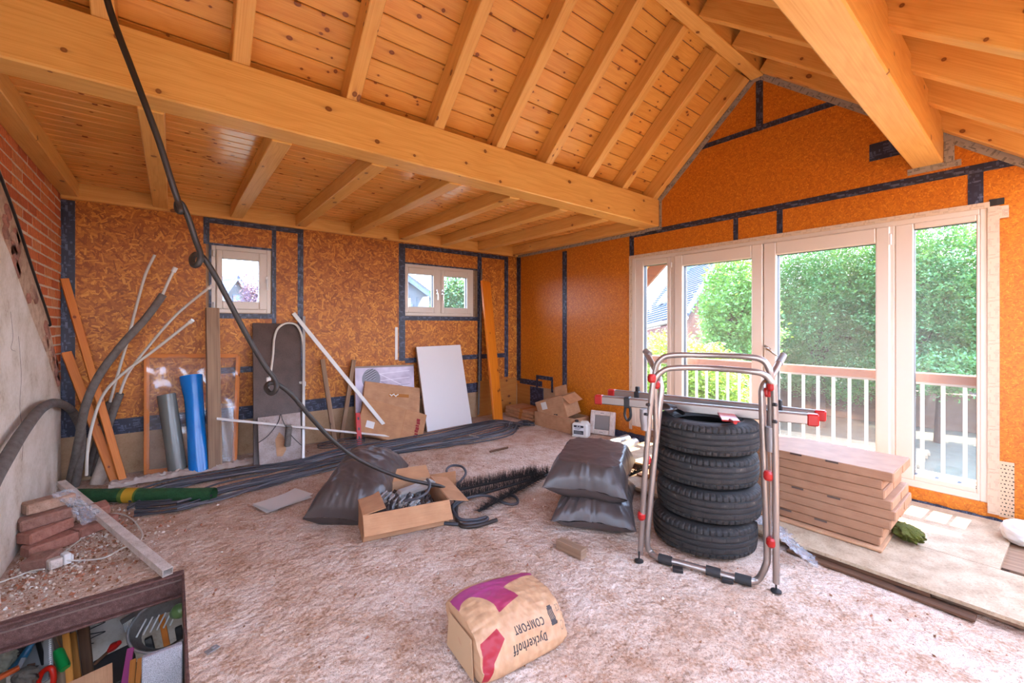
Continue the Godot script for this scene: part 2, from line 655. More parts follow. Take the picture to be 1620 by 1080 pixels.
func bag_texture() -> ImageTexture:
	# paper sack print: u runs along the sack, v from the top back edge round the front and underneath
	var w := 1024
	var h := 1024
	var im := Image.create(w, h, false, Image.FORMAT_RGB8)
	var paper := noise_bytes(w, h, 0.01, 401, 4)
	var purple := Color(0.60, 0.22, 0.42)
	var red := Color(0.60, 0.10, 0.16)
	var band := PackedVector2Array([Vector2(-0.01, -0.01), Vector2(1.01, -0.01), Vector2(1.01, 0.08), Vector2(0.93, 0.085), Vector2(0.84, 0.10), Vector2(0.75, 0.12), Vector2(0.66, 0.15), Vector2(0.555, 0.20), Vector2(0.624, 0.39), Vector2(0.34, 0.50), Vector2(0.0, 0.50)])
	var low := PackedVector2Array([Vector2(0.03, 0.68), Vector2(0.22, 0.625), Vector2(0.265, 0.73), Vector2(0.13, 0.86), Vector2(0.05, 1.02), Vector2(0.0, 1.02)])
	var top := h / 2                                     # v = 0.5 is the bottom front edge
	for y in h:
		for x in w:
			var p := paper[y * w + x] / 255.0
			var c := Color(0.68, 0.51, 0.37).lerp(Color(0.77, 0.61, 0.46), p)
			if y < top + 12:
				var q := Vector2(float(x) / w, float(y) / top)
				var ring := Vector2((q.x - 0.12) / 0.20, (q.y - 0.52) / 0.36).length()
				if ring > 1.0 and Geometry2D.is_point_in_polygon(q, band):
					c = purple.lerp(red, clampf((q.x * 0.5 + q.y * 1.6) - 0.45, 0.0, 1.0))
				elif Geometry2D.is_point_in_polygon(q, low):
					c = red
			im.set_pixel(x, y, c)
	var ink := Color(0.20, 0.15, 0.13)
	print_text(im, "COMFORT", "Droid Sans", 700, 0.745 * w, 0.675 * top, 0.075 * top, 0.36 * w, ink, true)
	print_text(im, "Dyckerhoff", "Droid Sans", 700, 0.735 * w, 0.79 * top, 0.105 * top, 0.41 * w, ink, true)
	# tower emblem and the small round marks beside it
	var ex := int(0.83 * w)
	var ey := int(0.60 * top)
	im.fill_rect(Rect2i(ex, ey + 10, 66, 80), ink)
	im.fill_rect(Rect2i(ex + 10, ey, 46, 12), ink)
	im.fill_rect(Rect2i(ex - 8, ey + 84, 82, 14), ink)
	for k in 3:
		im.fill_rect(Rect2i(ex + 14 + k * 16, ey + 22, 5, 48), Color(0.60, 0.48, 0.36))
	print_text(im, "CE", "Droid Sans", 400, 0.985 * w, 0.62 * top, 0.07 * top, 0.05 * w, Color(0.36, 0.30, 0.26), true)
	for a in 64:
		var d := Vector2.from_angle(TAU * a / 64.0) * 22.0
		im.fill_rect(Rect2i(int(0.95 * w + d.x), int(0.83 * top + d.y), 3, 3), Color(0.36, 0.30, 0.26))
	im.generate_mipmaps()
	return ImageTexture.create_from_image(im)


func poster_texture() -> ImageTexture:
	# the printed face of a flat carton: a photo of a white slatted shelf corner, a round inset
	var w := 512
	var h := 512
	var im := Image.create(w, h, false, Image.FORMAT_RGB8)
	var g := noise_bytes(w, h, 0.006, 501, 3)
	for y in h:
		for x in w:
			var t := g[y * w + x] / 255.0
			im.set_pixel(x, y, Color(0.63, 0.58, 0.66).lerp(Color(0.84, 0.80, 0.86), t))
	for k in 9:                                           # pale strokes
		for s in 200:
			var p := Vector2(150 + s * 1.6, 10 + k * 26 + s * (0.75 if k % 2 else -0.1))
			im.fill_rect(Rect2i(int(p.x), int(p.y), 4, 3), Color(0.92, 0.90, 0.93) if k % 3 else Color(0.48, 0.44, 0.52))
	im.fill_rect(Rect2i(0, 0, 512, 12), Color(0.50, 0.42, 0.37))
	var c := Vector2(130, 95)
	for y in range(15, 180):
		for x in range(40, 215):
			if Vector2(x, y).distance_to(c) < 76.0:
				var stripe := posmod(int(x * 0.5 + y), 18) < 7
				im.set_pixel(x, y, (Color(0.20, 0.19, 0.22) if stripe else Color(0.55, 0.54, 0.58)) if (x > 80 and x < 170 and y < 100) else Color(0.45, 0.44, 0.49))
	im.generate_mipmaps()
	return ImageTexture.create_from_image(im)


func can_texture() -> ImageTexture:
	var im := Image.create(128, 192, false, Image.FORMAT_RGB8)
	im.fill(Color(0.86, 0.86, 0.86))
	im.fill_rect(Rect2i(6, 4, 116, 40), Color(0.09, 0.09, 0.10))
	im.fill_rect(Rect2i(40, 12, 46, 24), Color(0.75, 0.75, 0.77))
	im.fill_rect(Rect2i(52, 16, 22, 16), Color(0.10, 0.10, 0.12))
	for k in 4:
		im.fill_rect(Rect2i(12, 54 + k * 9, 90 - k * 10, 4), Color(0.3, 0.3, 0.32))
	im.fill_rect(Rect2i(6, 100, 116, 70), Color(0.16, 0.17, 0.19))
	for k in 6:
		im.fill_rect(Rect2i(14, 108 + k * 10, 70 + (k * 37) % 30, 3), Color(0.62, 0.62, 0.64))
	im.generate_mipmaps()
	return ImageTexture.create_from_image(im)


# ---------------------------------------------------------------- materials

func mat(c: Color, rough := 0.8, metal := 0.0) -> StandardMaterial3D:
	var m := StandardMaterial3D.new()
	m.albedo_color = c
	m.roughness = rough
	m.metallic = metal
	return m


func tmat(t: Texture2D, scale: Vector2, rough := 0.8, tint := Color.WHITE) -> StandardMaterial3D:
	var m := mat(tint, rough)
	m.albedo_texture = t
	m.uv1_scale = Vector3(scale.x, scale.y, 1)
	return m


func trimat(t: Texture2D, metres: float, rough := 0.85, tint := Color.WHITE, world := true) -> StandardMaterial3D:
	var m := mat(tint, rough)
	m.albedo_texture = t
	m.uv1_triplanar = true
	m.uv1_world_triplanar = world
	m.uv1_scale = Vector3.ONE / metres
	m.uv1_triplanar_sharpness = 6.0
	return m


func relief(m: StandardMaterial3D, t: Texture2D, cm: float) -> StandardMaterial3D:
	m.heightmap_enabled = true
	m.heightmap_texture = t
	m.heightmap_scale = cm
	return m


func make_materials() -> void:
	var ws := Vector2(1 / 2.2, 1 / 1.1)
	M.beam = tmat(T.wood, ws, 0.42, Color(1.0, 0.95, 0.88))
	M.rafter = tmat(T.wood, ws, 0.45, Color(0.98, 0.92, 0.84))
	M.boards = []
	M.low_boards = []
	for c in [Color(1, 0.95, 0.88), Color(0.96, 0.89, 0.80), Color(1.0, 0.92, 0.83)]:
		M.boards.append(tmat(T.board, Vector2(1 / 2.0, 1 / 1.0), 0.38, c))
		M.low_boards.append(tmat(T.board, Vector2(1 / 2.0, 1 / 1.0), 0.2, c * Color(1.0, 0.98, 1.04)))
	M.lath = tmat(T.wood, ws, 0.6, Color(0.88, 0.72, 0.55))
	M.stud = tmat(T.wood, ws, 0.6, Color(0.86, 0.62, 0.38))
	M.orange_plank = tmat(T.wood, ws, 0.4, Color(0.95, 0.68, 0.32))
	M.old_wood = tmat(T.old_wood, ws, 0.8)
	M.dark_wood = tmat(T.old_wood, ws, 0.8, Color(0.66, 0.56, 0.48))
	M.osb = relief(tmat(T.osb, Vector2.ONE / 1.7, 0.55), T.osb_h, 0.03)
	M.chip = tmat(T.chip, Vector2.ONE / 1.1, 0.42)
	M.floor = trimat(T.floor, 2.3, 0.92, Color(1.0, 0.985, 0.97))
	M.floor.vertex_color_use_as_albedo = true
	relief(M.floor, T.floor_h, 1.3)
	M.concrete = trimat(T.plaster, 1.3, 0.9, Color(0.88, 0.85, 0.82))
	M.plinth = trimat(T.plaster, 0.9, 0.9, Color(0.80, 0.68, 0.55))
	M.mortar = trimat(T.plaster, 0.7, 0.95, Color(0.98, 0.94, 0.88))
	M.rag_mortar = relief(trimat(T.dirt, 0.35, 0.95, Color(0.80, 0.69, 0.59)), T.rough_h, 0.25)
	M.plaster = relief(trimat(T.plaster, 1.4, 0.85, Color(1.0, 0.98, 0.95)), T.rough_h, 0.25)
	M.bricks = []
	for c in [Color(0.93, 0.55, 0.32), Color(0.88, 0.49, 0.28), Color(0.95, 0.60, 0.35), Color(0.84, 0.45, 0.26), Color(0.92, 0.62, 0.40)]:
		M.bricks.append(relief(trimat(T.brick, 0.4, 0.9, c, false), T.rough_h, 0.3))
	M.old_bricks = []
	for c in [Color(0.72, 0.52, 0.46), Color(0.65, 0.50, 0.45), Color(0.78, 0.66, 0.58)]:
		M.old_bricks.append(relief(trimat(T.brick, 0.3, 0.95, c, false), T.rough_h, 0.2))
	M.tape = tmat(T.tape, Vector2.ONE / 0.35, 0.45)
	M.fleece = tmat(T.fleece, Vector2.ONE / 0.3, 0.85)
	M.seal = tmat(T.seal, Vector2.ONE / 0.3, 0.7)
	M.pvc = mat(Color(0.83, 0.775, 0.715), 0.35)
	M.gasket = mat(Color(0.16, 0.16, 0.17), 0.6)
	M.glass = mat(Color(1, 1, 1, 0.04), 0.02)
	M.glass.transparency = BaseMaterial3D.TRANSPARENCY_ALPHA
	M.film = mat(Color(0.93, 0.94, 0.96, 0.22), 0.2)
	M.film.transparency = BaseMaterial3D.TRANSPARENCY_ALPHA
	M.clear_film = mat(Color(0.95, 0.95, 0.96, 0.07), 0.12)
	M.clear_film.transparency = BaseMaterial3D.TRANSPARENCY_ALPHA
	M.alu = mat(Color(0.66, 0.62, 0.59), 0.36, 0.85)
	M.alu_dull = mat(Color(0.58, 0.56, 0.55), 0.5, 0.6)
	M.plate = mat(Color(0.82, 0.72, 0.60), 0.5, 0.3)
	M.weld = mat(Color(0.50, 0.40, 0.36), 0.8)
	M.zinc = mat(Color(0.70, 0.69, 0.67), 0.45, 0.7)
	M.chrome = mat(Color(0.85, 0.85, 0.86), 0.18, 1.0)
	M.red = mat(Color(0.64, 0.10, 0.09), 0.35)
	M.black = mat(Color(0.13, 0.12, 0.12), 0.5)
	M.rubber = mat(Color(0.16, 0.15, 0.147), 0.7)
	M.tread = trimat(T.tread, 0.5, 0.72, Color.WHITE, false)
	M.white = mat(Color(0.86, 0.85, 0.83), 0.5)
	M.white_dusty = trimat(T.dirt, 0.6, 0.7, Color(0.84, 0.79, 0.75))
	M.card = tmat(T.card, Vector2.ONE / 0.5, 0.85)
	M.card_light = tmat(T.card, Vector2.ONE / 0.5, 0.85, Color(1.0, 0.98, 0.95))
	M.card_grey = tmat(T.card, Vector2.ONE / 0.5, 0.62, Color(0.86, 0.84, 0.85))
	M.chipboard = trimat(T.dirt, 0.8, 0.75, Color(0.73, 0.64, 0.53))
	M.chip_edge = tmat(T.wood, ws, 0.8, Color(0.75, 0.60, 0.45))
	M.sack = mat(Color(0.29, 0.255, 0.245), 0.36)
	M.cable = mat(Color(0.17, 0.145, 0.13), 0.5)
	M.cable_grey = mat(Color(0.40, 0.39, 0.41), 0.5)
	M.cable_dark = mat(Color(0.25, 0.25, 0.27), 0.5)
	M.cable_white = mat(Color(0.80, 0.77, 0.72), 0.5)
	M.pipe_foam = trimat(T.dirt, 0.3, 0.85, Color(0.42, 0.39, 0.37), false)
	M.bag = tmat(T.bag, Vector2.ONE, 0.55)
	M.green_roll = relief(trimat(T.dirt, 0.2, 0.9, Color(0.15, 0.34, 0.19), false), T.rough_h, 0.3)
	M.label_yellow = mat(Color(0.75, 0.58, 0.14), 0.6)
	M.label_green = mat(Color(0.32, 0.42, 0.16), 0.6)
	M.green = mat(Color(0.05, 0.50, 0.22), 0.4)
	M.blue_film = mat(Color(0.04, 0.46, 0.78), 0.25)
	M.grey_film = mat(Color(0.42, 0.43, 0.41), 0.25)
	M.dark_board = trimat(T.dirt, 0.9, 0.45, Color(0.33, 0.265, 0.235))
	M.pale_board = trimat(T.dirt, 0.8, 0.6, Color(0.66, 0.60, 0.58))
	M.white_board = mat(Color(0.86, 0.84, 0.83), 0.45)
	M.steel = relief(trimat(T.steel, 0.6, 0.75), T.rough_h, 0.4)
	M.granite = trimat(T.granite, 0.3, 0.4)
	M.poster = tmat(T.poster, Vector2.ONE, 0.4)
	M.can = mat(Color(0.84, 0.83, 0.80), 0.4)
	M.can_label = tmat(T.can_label, Vector2.ONE, 0.5)
	M.bristle = mat(Color(0.20, 0.185, 0.18), 0.7)
	M.rubble = []
	for c in [Color(0.78, 0.68, 0.60), Color(0.62, 0.40, 0.30), Color(0.50, 0.33, 0.22), Color(0.82, 0.77, 0.72)]:
		M.rubble.append(mat(c, 0.95))
	# outdoors
	M.leaves = []
	for c in [Color(0.27, 0.43, 0.26), Color(0.33, 0.49, 0.25), Color(0.44, 0.55, 0.19), Color(0.25, 0.39, 0.27), Color(0.34, 0.28, 0.40)]:
		var l := mat(c, 0.55)
		l.backlight_enabled = true
		l.backlight = Color(c.r * 1.25, c.g * 1.2, c.b * 0.7)
		l.cull_mode = BaseMaterial3D.CULL_DISABLED
		M.leaves.append(l)
	M.bark = trimat(T.dirt, 0.4, 0.9, Color(0.22, 0.17, 0.13))
	M.lawn = trimat(T.dirt, 2.5, 0.95, Color(0.29, 0.29, 0.235))
	M.soil = trimat(T.dirt, 1.5, 0.95, Color(0.34, 0.27, 0.22))
	M.slate = trimat(T.slate, 2.0, 0.6)
	M.pale_tile = trimat(T.dirt, 3.0, 0.8, Color(0.40, 0.39, 0.39))
	M.white_wall = trimat(T.dirt, 4.0, 0.9, Color(0.31, 0.345, 0.37))
	M.pink_wall = trimat(T.dirt, 4.0, 0.9, Color(0.44, 0.30, 0.26))
	M.rail_wood = mat(Color(0.50, 0.33, 0.27), 0.55)
	M.pale_deck = trimat(T.dirt, 1.2, 0.8, Color(0.50, 0.44, 0.35))
	M.fence = trimat(T.dirt, 1.5, 0.9, Color(0.38, 0.34, 0.33))


# ---------------------------------------------------------------- the shell

var floor_noise: FastNoiseLite
var stain_noise: FastNoiseLite


func floor_y(x: float, z: float) -> float:
	return 0.006 * floor_noise.get_noise_2d(x * 8.0, z * 8.0) + 0.004 * floor_noise.get_noise_2d(x * 34.0 + 50.0, z * 34.0) - 0.004


func build_floor() -> void:
	floor_noise = FastNoiseLite.new()
	floor_noise.seed = 4
	floor_noise.frequency = 0.25
	stain_noise = FastNoiseLite.new()
	stain_noise.seed = 9
	stain_noise.frequency = 0.9
	stain_noise.fractal_octaves = 4
	var root := setting("floor")
	var st := sb()
	var cell := 0.026
	var nx := int(ceil((GABLE - LEFT) / cell))
	var nz := int(ceil((2.0 - BACK) / cell))
	var vs := []
	for j in nz + 1:
		var row := []
		for i in nx + 1:
			var x := minf(LEFT + i * cell, GABLE)
			var z := minf(BACK + j * cell, 2.0)
			if x < 0.055 + cell and z > -3.13 - cell:        # keep the hatch edge straight
				if absf(x - 0.055) < cell * 0.5: x = 0.055
				if absf(z + 3.13) < cell * 0.5: z = -3.13
			row.append(Vector3(x, floor_y(x, z), z))
		vs.append(row)
	var swirl := FastNoiseLite.new()
	swirl.seed = 21
	swirl.frequency = 1.6
	swirl.domain_warp_enabled = true
	swirl.domain_warp_amplitude = 0.5
	swirl.domain_warp_frequency = 1.2
	var colour := func(p: Vector3) -> Color:
		var a := clampf(stain_noise.get_noise_2d(p.x, p.z) * 1.7 + 0.20, 0.0, 1.0)
		var b := clampf(swirl.get_noise_2d(p.x * 2.0, p.z * 2.0) * 1.5 + 0.1, 0.0, 1.0)
		var c := Color(1.0, 0.97, 0.95).lerp(Color(0.76, 0.58, 0.45), a * 0.55)
		c = c.lerp(Color(0.66, 0.45, 0.30), b * 0.35)
		if p.x < 0.1 and p.z > -4.6:
			c = c.lerp(Color(0.80, 0.66, 0.57), 0.4)
		return c
	for j in nz:
		for i in nx:
			var a: Vector3 = vs[j][i]
			var d: Vector3 = vs[j + 1][i + 1]
			var mid := (a + d) / 2.0
			if mid.x < 0.055 and mid.z > -3.13 and mid.z < -1.3:
				continue
			var b: Vector3 = vs[j][i + 1]
			var c: Vector3 = vs[j + 1][i]
			for p: Vector3 in [a, b, d, a, d, c]:
				var e := 0.02
				var n := Vector3(floor_y(p.x - e, p.z) - floor_y(p.x + e, p.z), 2 * e, floor_y(p.x, p.z - e) - floor_y(p.x, p.z + e)).normalized()
				st.set_normal(n)
				st.set_color(colour.call(p))
				st.add_vertex(p)
	mi("screed", st, M.floor, root)
	st = sb()
	for r in [[LEFT - 0.25, GABLE + 0.25, BACK - 0.25, -3.15], [0.07, GABLE + 0.25, -3.15, 2.3], [-3.3, 0.07, -1.28, 2.3]]:
		box(st, Vector3(r[1] - r[0], 0.11, r[3] - r[2]), xf(Vector3((r[0] + r[1]) / 2, -0.07 - (0.0 if r[0] > -1.1 else -0.012), (r[2] + r[3]) / 2)), 0.0)
	mi("slab", st, M.concrete, root)


func brick_edge(y: float) -> float:
	# how near the camera (as -z) the new brickwork reaches at a height
	var e := [Vector2(5.30, 0.90), Vector2(5.256, 1.01), Vector2(5.086, 1.275), Vector2(4.907, 1.455), Vector2(4.498, 1.735), Vector2(4.251, 1.90), Vector2(4.033, 2.09), Vector2(3.853, 2.224), Vector2(3.2, 2.58)]
	for i in e.size() - 1:
		if y <= e[i + 1].y:
			return lerpf(e[i].x, e[i + 1].x, clampf((y - e[i].y) / (e[i + 1].y - e[i].y), 0, 1))
	return 3.2


func build_left_wall() -> void:
	var root := setting("wall_left")
	var st := sb()
	box(st, Vector3(0.22, 3.2, 4.4), xf(Vector3(LEFT - 0.112, 1.4, -3.4)), 0.0)
	mi("wall_core", st, M.mortar, root)
	# new bricks above the old roof line
	var course := 0.0795
	var row := 0
	var y := 0.93
	while y < 2.54:
		var z := 5.475 + (0.0 if row % 2 else 0.12)
		var edge := brick_edge(y + 0.03)
		var first := true
		while z > edge + 0.03:
			var l := 0.231
			if row % 7 == 4 and first:
				l = 0.11
			var z0 := z
			var z1 := maxf(z - l, edge + rng.randf_range(-0.02, 0.02))
			z0 = minf(z0, 5.475)
			z = z - l - 0.017
			first = false
			if z0 - z1 < 0.035:
				continue
			var b := sb()
			box(b, Vector3(0.05, course - 0.012 + rng.randf_range(-0.002, 0.002), z0 - z1), Transform3D(), 0.005)
			mi("brick", b, M.bricks[rng.randi() % M.bricks.size()], root, xf(Vector3(LEFT - 0.0235 + rng.randf_range(-0.002, 0.002), y + course / 2, -(z0 + z1) / 2), Vector3(rng.randf_range(-0.008, 0.008), 0, 0)))
		y += course
		row += 1
	# ragged band of old brick and mortar along the former roof edge
	var edge_pts := [Vector2(3.2, 2.2), Vector2(3.758, 1.89), Vector2(3.837, 1.846), Vector2(4.033, 1.698), Vector2(4.362, 1.463), Vector2(4.782, 1.198), Vector2(5.157, 0.909), Vector2(5.333, 0.779)]
	var band := PackedVector2Array(edge_pts)
	for p in [Vector2(5.42, 0.62), Vector2(5.46, 0.62), Vector2(5.40, 0.85), Vector2(5.29, 1.02), Vector2(5.12, 1.29), Vector2(4.94, 1.47), Vector2(4.53, 1.75), Vector2(4.28, 1.91), Vector2(4.06, 2.10), Vector2(3.88, 2.24), Vector2(3.2, 2.62)]:
		band.append(p)
	mi("mortar_band", slab(sb(), band, 0.02, on_left(LEFT + 0.004)), M.rag_mortar, root)
	for i in 34:
		var t := rng.randf()
		var k := mini(int(t * 6.0), 5)
		var f := t * 6.0 - k
		var p: Vector2 = (edge_pts[k + 1] as Vector2).lerp(edge_pts[mini(k + 2, 7)], f) + Vector2(0.02, 0.05) + Vector2(0.02, 0.20) * rng.randf()
		var b := sb()
		box(b, Vector3(0.03, rng.randf_range(0.045, 0.068), rng.randf_range(0.07, 0.15)), Transform3D(), 0.008)
		mi("brick", b, M.old_bricks[i % 3], root, xf(Vector3(LEFT + 0.003, p.y, -p.x), Vector3(rng.randf_range(-0.75, -0.55), 0, 0)))
	# old white plaster below the diagonal
	var pl := PackedVector2Array([Vector2(1.2, 0), Vector2(5.12, 0), Vector2(5.18, 0.12), Vector2(5.20, 0.30), Vector2(5.33, 0.66)])
	for i in range(7, -1, -1):
		pl.append(edge_pts[i])
	pl.append(Vector2(1.2, 1.95))
	mi("plaster", slab(sb(), pl, 0.035, on_left(LEFT + 0.022)), M.plaster, root)
	# hairline cracks
	var c := sb()
	for line in [[[4.02, 1.35], [4.08, 1.1], [4.05, 0.9], [4.12, 0.7], [4.1, 0.55]], [[3.85, 1.5], [3.9, 1.35], [3.86, 1.28], [3.95, 1.26]]]:
		var pts := []
		for q in line:
			pts.append(Vector3(LEFT + 0.022, q[1], -q[0]))
		tube(c, smooth(pts, 4), 0.0012, 4)
	mi("crack", c, M.dark_board, root)
	# black cable clipped along the old roof line
	var cb := tube(sb(), smooth([Vector3(-0.745, 2.42, -3.3), Vector3(-0.745, 2.17, -3.76), Vector3(-0.745, 2.02, -4.0), Vector3(-0.745, 1.78, -4.35), Vector3(-0.745, 1.45, -4.84), Vector3(-0.76, 1.42, -4.88)]), 0.008, 6)
	one("cable", cb, M.black, "thin black cable running down the diagonal edge between new brick and old plaster", "cable")


func tape_rect(root: Node, at: Transform3D, x0: float, y0: float, x1: float, y1: float, m: Material, thick := 0.003) -> void:
	var st := sb()
	var w := x1 - x0
	var h := y1 - y0
	# u along the strip
	var off := Vector2(rng.randf(), rng.randf())
	var P := func(x: float, y: float, z: float) -> Vector3: return at * Vector3(x, y, z)
	var n := maxi(2, int(maxf(w, h) / 0.12))
	var tall := h > w
	for i in n:
		var a0 := float(i) / n
		var a1 := float(i + 1) / n
		var b0 := thick + 0.0015 * sin(i * 2.3)
		var b1 := thick + 0.0015 * sin((i + 1) * 2.3)
		if tall:
			quad(st, P.call(x0, y0 + h * a0, b0), P.call(x1, y0 + h * a0, b0), P.call(x1, y0 + h * a1, b1), P.call(x0, y0 + h * a1, b1), off + Vector2(h * a0, 0), off + Vector2(h * a0, w), off + Vector2(h * a1, w), off + Vector2(h * a1, 0))
		else:
			quad(st, P.call(x0 + w * a0, y0, b0), P.call(x0 + w * a1, y0, b1), P.call(x0 + w * a1, y1, b1), P.call(x0 + w * a0, y1, b0), off + Vector2(w * a0, 0), off + Vector2(w * a1, 0), off + Vector2(w * a1, h), off + Vector2(w * a0, h))
	for e in [[x0, y0, x1, y0], [x1, y0, x1, y1], [x1, y1, x0, y1], [x0, y1, x0, y0]]:
		quad(st, P.call(e[0], e[1], -0.001), P.call(e[2], e[3], -0.001), P.call(e[2], e[3], thick), P.call(e[0], e[1], thick), off, off, off, off)
	mi("sealing_tape", st, m, root)


func panel(root: Node, at: Transform3D, poly: PackedVector2Array, m: Material, called := "osb_panel") -> void:
	var st := sb()
	var o := Vector2(rng.randf() * 3.0, rng.randf() * 3.0)
	var moved := PackedVector2Array()
	for p in poly:
		moved.append(p + o)
	# uv follows the shifted outline so that no two sheets look alike
	slab(st, moved, 0.018, at * Transform3D(Basis(), Vector3(-o.x, -o.y, 0)))
	mi(called, st, m, root)


func build_back_wall() -> void:
	var root := setting("wall_back")
	var st := sb()
	var zc := BACK - 0.02 - 0.11
	for r in [[LEFT - 0.25, GABLE + 0.2, 0.0, 1.55], [LEFT - 0.25, GABLE + 0.2, 2.272, 2.8], [LEFT - 0.25, 0.316, 1.55, 2.272], [0.886, 2.485, 1.55, 2.272], [3.695, GABLE + 0.2, 1.55, 2.272]]:
		box(st, Vector3(r[1] - r[0], r[3] - r[2], 0.22), xf(Vector3((r[0] + r[1]) / 2, (r[2] + r[3]) / 2, zc)), 0.0)
	mi("wall_core", st, M.plinth, root)
	var at := on_back()
	var g := 0.003
	for r in [[LEFT, 0.28, 0.42, 2.56], [0.28, 0.90, 2.272, 2.56], [0.28, 0.90, 0.42, 1.53], [0.90, 1.185, 0.42, 2.56], [1.185, 2.455, 0.42, 2.56],
			[2.455, 3.74, 2.272, 2.56], [2.455, 3.74, 0.93, 1.53], [2.455, 4.265, 0.42, 0.93], [3.74, 4.265, 0.93, 2.56], [4.265, GABLE, 0.42, 2.56]]:
		panel(root, at, rect(r[0] + g, r[2] + g, r[1] - g, r[3] - g), M.osb)
	# lower masonry strip with its own uneven face
	panel(root, at, rect(LEFT, 0, GABLE, 0.42), M.plinth, "plinth")
	panel(root, on_back(BACK + 0.012), rect(3.70, 0.0, 4.47, 0.55), M.chip_edge, "plinth_board")
	for r in [[LEFT, -0.685, 0.41, 2.545], [-0.685, 4.40, 0.385, 0.53], [0.256, 1.216, 2.495, 2.55], [0.256, 0.308, 2.27, 2.50], [0.30, 0.325, 1.50, 2.28], [0.325, 0.89, 1.49, 1.545], [0.887, 0.93, 1.36, 2.50],
			[1.154, 1.216, 0.52, 2.50], [0.30, 0.93, 0.90, 0.965], [0.308, 0.89, 2.265, 2.288],
			[2.411, 2.503, 0.93, 2.535], [2.50, 4.305, 2.48, 2.54], [2.49, 3.70, 2.265, 2.288], [2.50, 3.70, 1.485, 1.545], [3.70, 3.778, 0.53, 2.49], [4.227, 4.305, 0.575, 2.49], [2.503, 4.24, 0.895, 0.965]]:
		tape_rect(root, at, r[0], r[2], r[1], r[3], M.tape)
	# perforated bead standing between two sheets
	st = sb()
	box(st, Vector3(0.038, 0.44, 0.006), xf(Vector3(2.375, 1.17, BACK + 0.004)), 0.001)
	mi("corner_bead", st, M.white, root)
	small_window("window_1", 0.316, 0.886, [[0.421, 0.761]])
	small_window("window_2", 2.485, 3.695, [[2.55, 2.94], [3.115, 3.509]])


func frame_ring(st: SurfaceTool, x0: float, y0: float, x1: float, y1: float, l: float, b: float, r: float, t: float, z0: float, z1: float, at: Transform3D, bev := 0.006) -> SurfaceTool:
	var zc := (z0 + z1) / 2
	var d := z1 - z0
	box(st, Vector3(l, y1 - y0, d), at * xf(Vector3(x0 + l / 2, (y0 + y1) / 2, zc)), bev)
	box(st, Vector3(r, y1 - y0, d), at * xf(Vector3(x1 - r / 2, (y0 + y1) / 2, zc)), bev)
	box(st, Vector3(x1 - x0 - l - r + 0.004, b, d), at * xf(Vector3((x0 + l + x1 - r) / 2, y0 + b / 2, zc)), bev)
	box(st, Vector3(x1 - x0 - l - r + 0.004, t, d), at * xf(Vector3((x0 + l + x1 - r) / 2, y1 - t / 2, zc)), bev)
	return st


func handle(root: Node, at: Transform3D, m: Material) -> void:
	# rose and lever of a window handle; local z points into the room, lever hangs down
	var st := sb()
	box(st, Vector3(0.028, 0.075, 0.012), at * xf(Vector3(0, 0, 0.006)), 0.004)
	var pts := []
	for p in [Vector3(0, 0, 0.01), Vector3(0, 0, 0.035), Vector3(0, -0.012, 0.047), Vector3(0, -0.04, 0.05), Vector3(0, -0.12, 0.048)]:
		pts.append(at * p)
	tube(st, smooth(pts, 4), 0.009, 8)
	mi("handle", st, m, root)


func small_window(called: String, x0: float, x1: float, lights: Array) -> void:
	var root := setting(called)
	var y0 := 1.550
	var y1 := 2.272
	var at := on_back()
	mi("frame", frame_ring(sb(), x0 + 0.004, y0, x1 - 0.004 - (0.06 if lights.size() > 1 else 0.0), y1, 0.045, 0.05, 0.045, 0.055, -0.10, -0.012, at), M.pvc, root)
	if lights.size() > 1:
		mi("mullion", box(sb(), Vector3(0.11, 0.64, 0.07), xf(Vector3(3.0275, 1.905, BACK - 0.052)), 0.004), M.pvc, root)
		var rv := sb()
		box(rv, Vector3(0.058, y1 - y0, 0.14), xf(Vector3(x1 - 0.032, (y0 + y1) / 2, BACK - 0.12)), 0.0)
		mi("reveal", rv, M.old_wood, root)
	# outside sill of sheet metal
	var sl := sb()
	box(sl, Vector3(x1 - x0, 0.02, 0.16), xf(Vector3((x0 + x1) / 2, y0 - 0.012, BACK - 0.18)), 0.003)
	mi("sill", sl, M.zinc, root)
	for i in lights.size():
		var l: Array = lights[i]
		var a: float = l[0]
		var b: float = l[1]
		var w := 0.055
		var right := 0.082 if lights.size() == 1 or i == 1 else 0.055
		var sash := mi("sash", frame_ring(sb(), a - w, 1.59, b + right, 2.226, w, 1.676 - 1.59, right, 2.226 - 2.136, -0.085, 0.004, at, 0.008), M.pvc, root)
		mi("gasket", frame_ring(sb(), a - 0.006, 1.67, b + 0.006, 2.142, 0.008, 0.008, 0.008, 0.008, -0.06, -0.02, at, 0.0), M.gasket, sash)
		mi("pane", slab(sb(), rect(a - 0.004, 1.672, b + 0.004, 2.14), 0.004, on_back(BACK - 0.05)), M.glass, sash)
	if lights.size() == 1:
		handle(root, Transform3D(Basis(), Vector3(0.835, 1.93, BACK + 0.004)), M.white)
		var st := sb()
		for yy in [1.63, 2.18]:
			lathe(st, [Vector2(0, -0.035), Vector2(0.010, -0.033), Vector2(0.010, 0.033), Vector2(0, 0.035)], 10, xf(Vector3(0.345, yy, BACK + 0.0)))
		mi("hinge", st, M.white, root)
	else:
		handle(root, Transform3D(Basis(), Vector3(2.985, 1.90, BACK + 0.004)), M.chrome)
		handle(root, Transform3D(Basis(), Vector3(3.075, 1.90, BACK + 0.004)), M.chrome)


func roof_y(z: float) -> float:
	# underside of the rafters
	return 3.86 - 0.92 * (-1.80 - z) if z < RIDGE_Z else 3.86 - 0.815 * (z + 1.70)


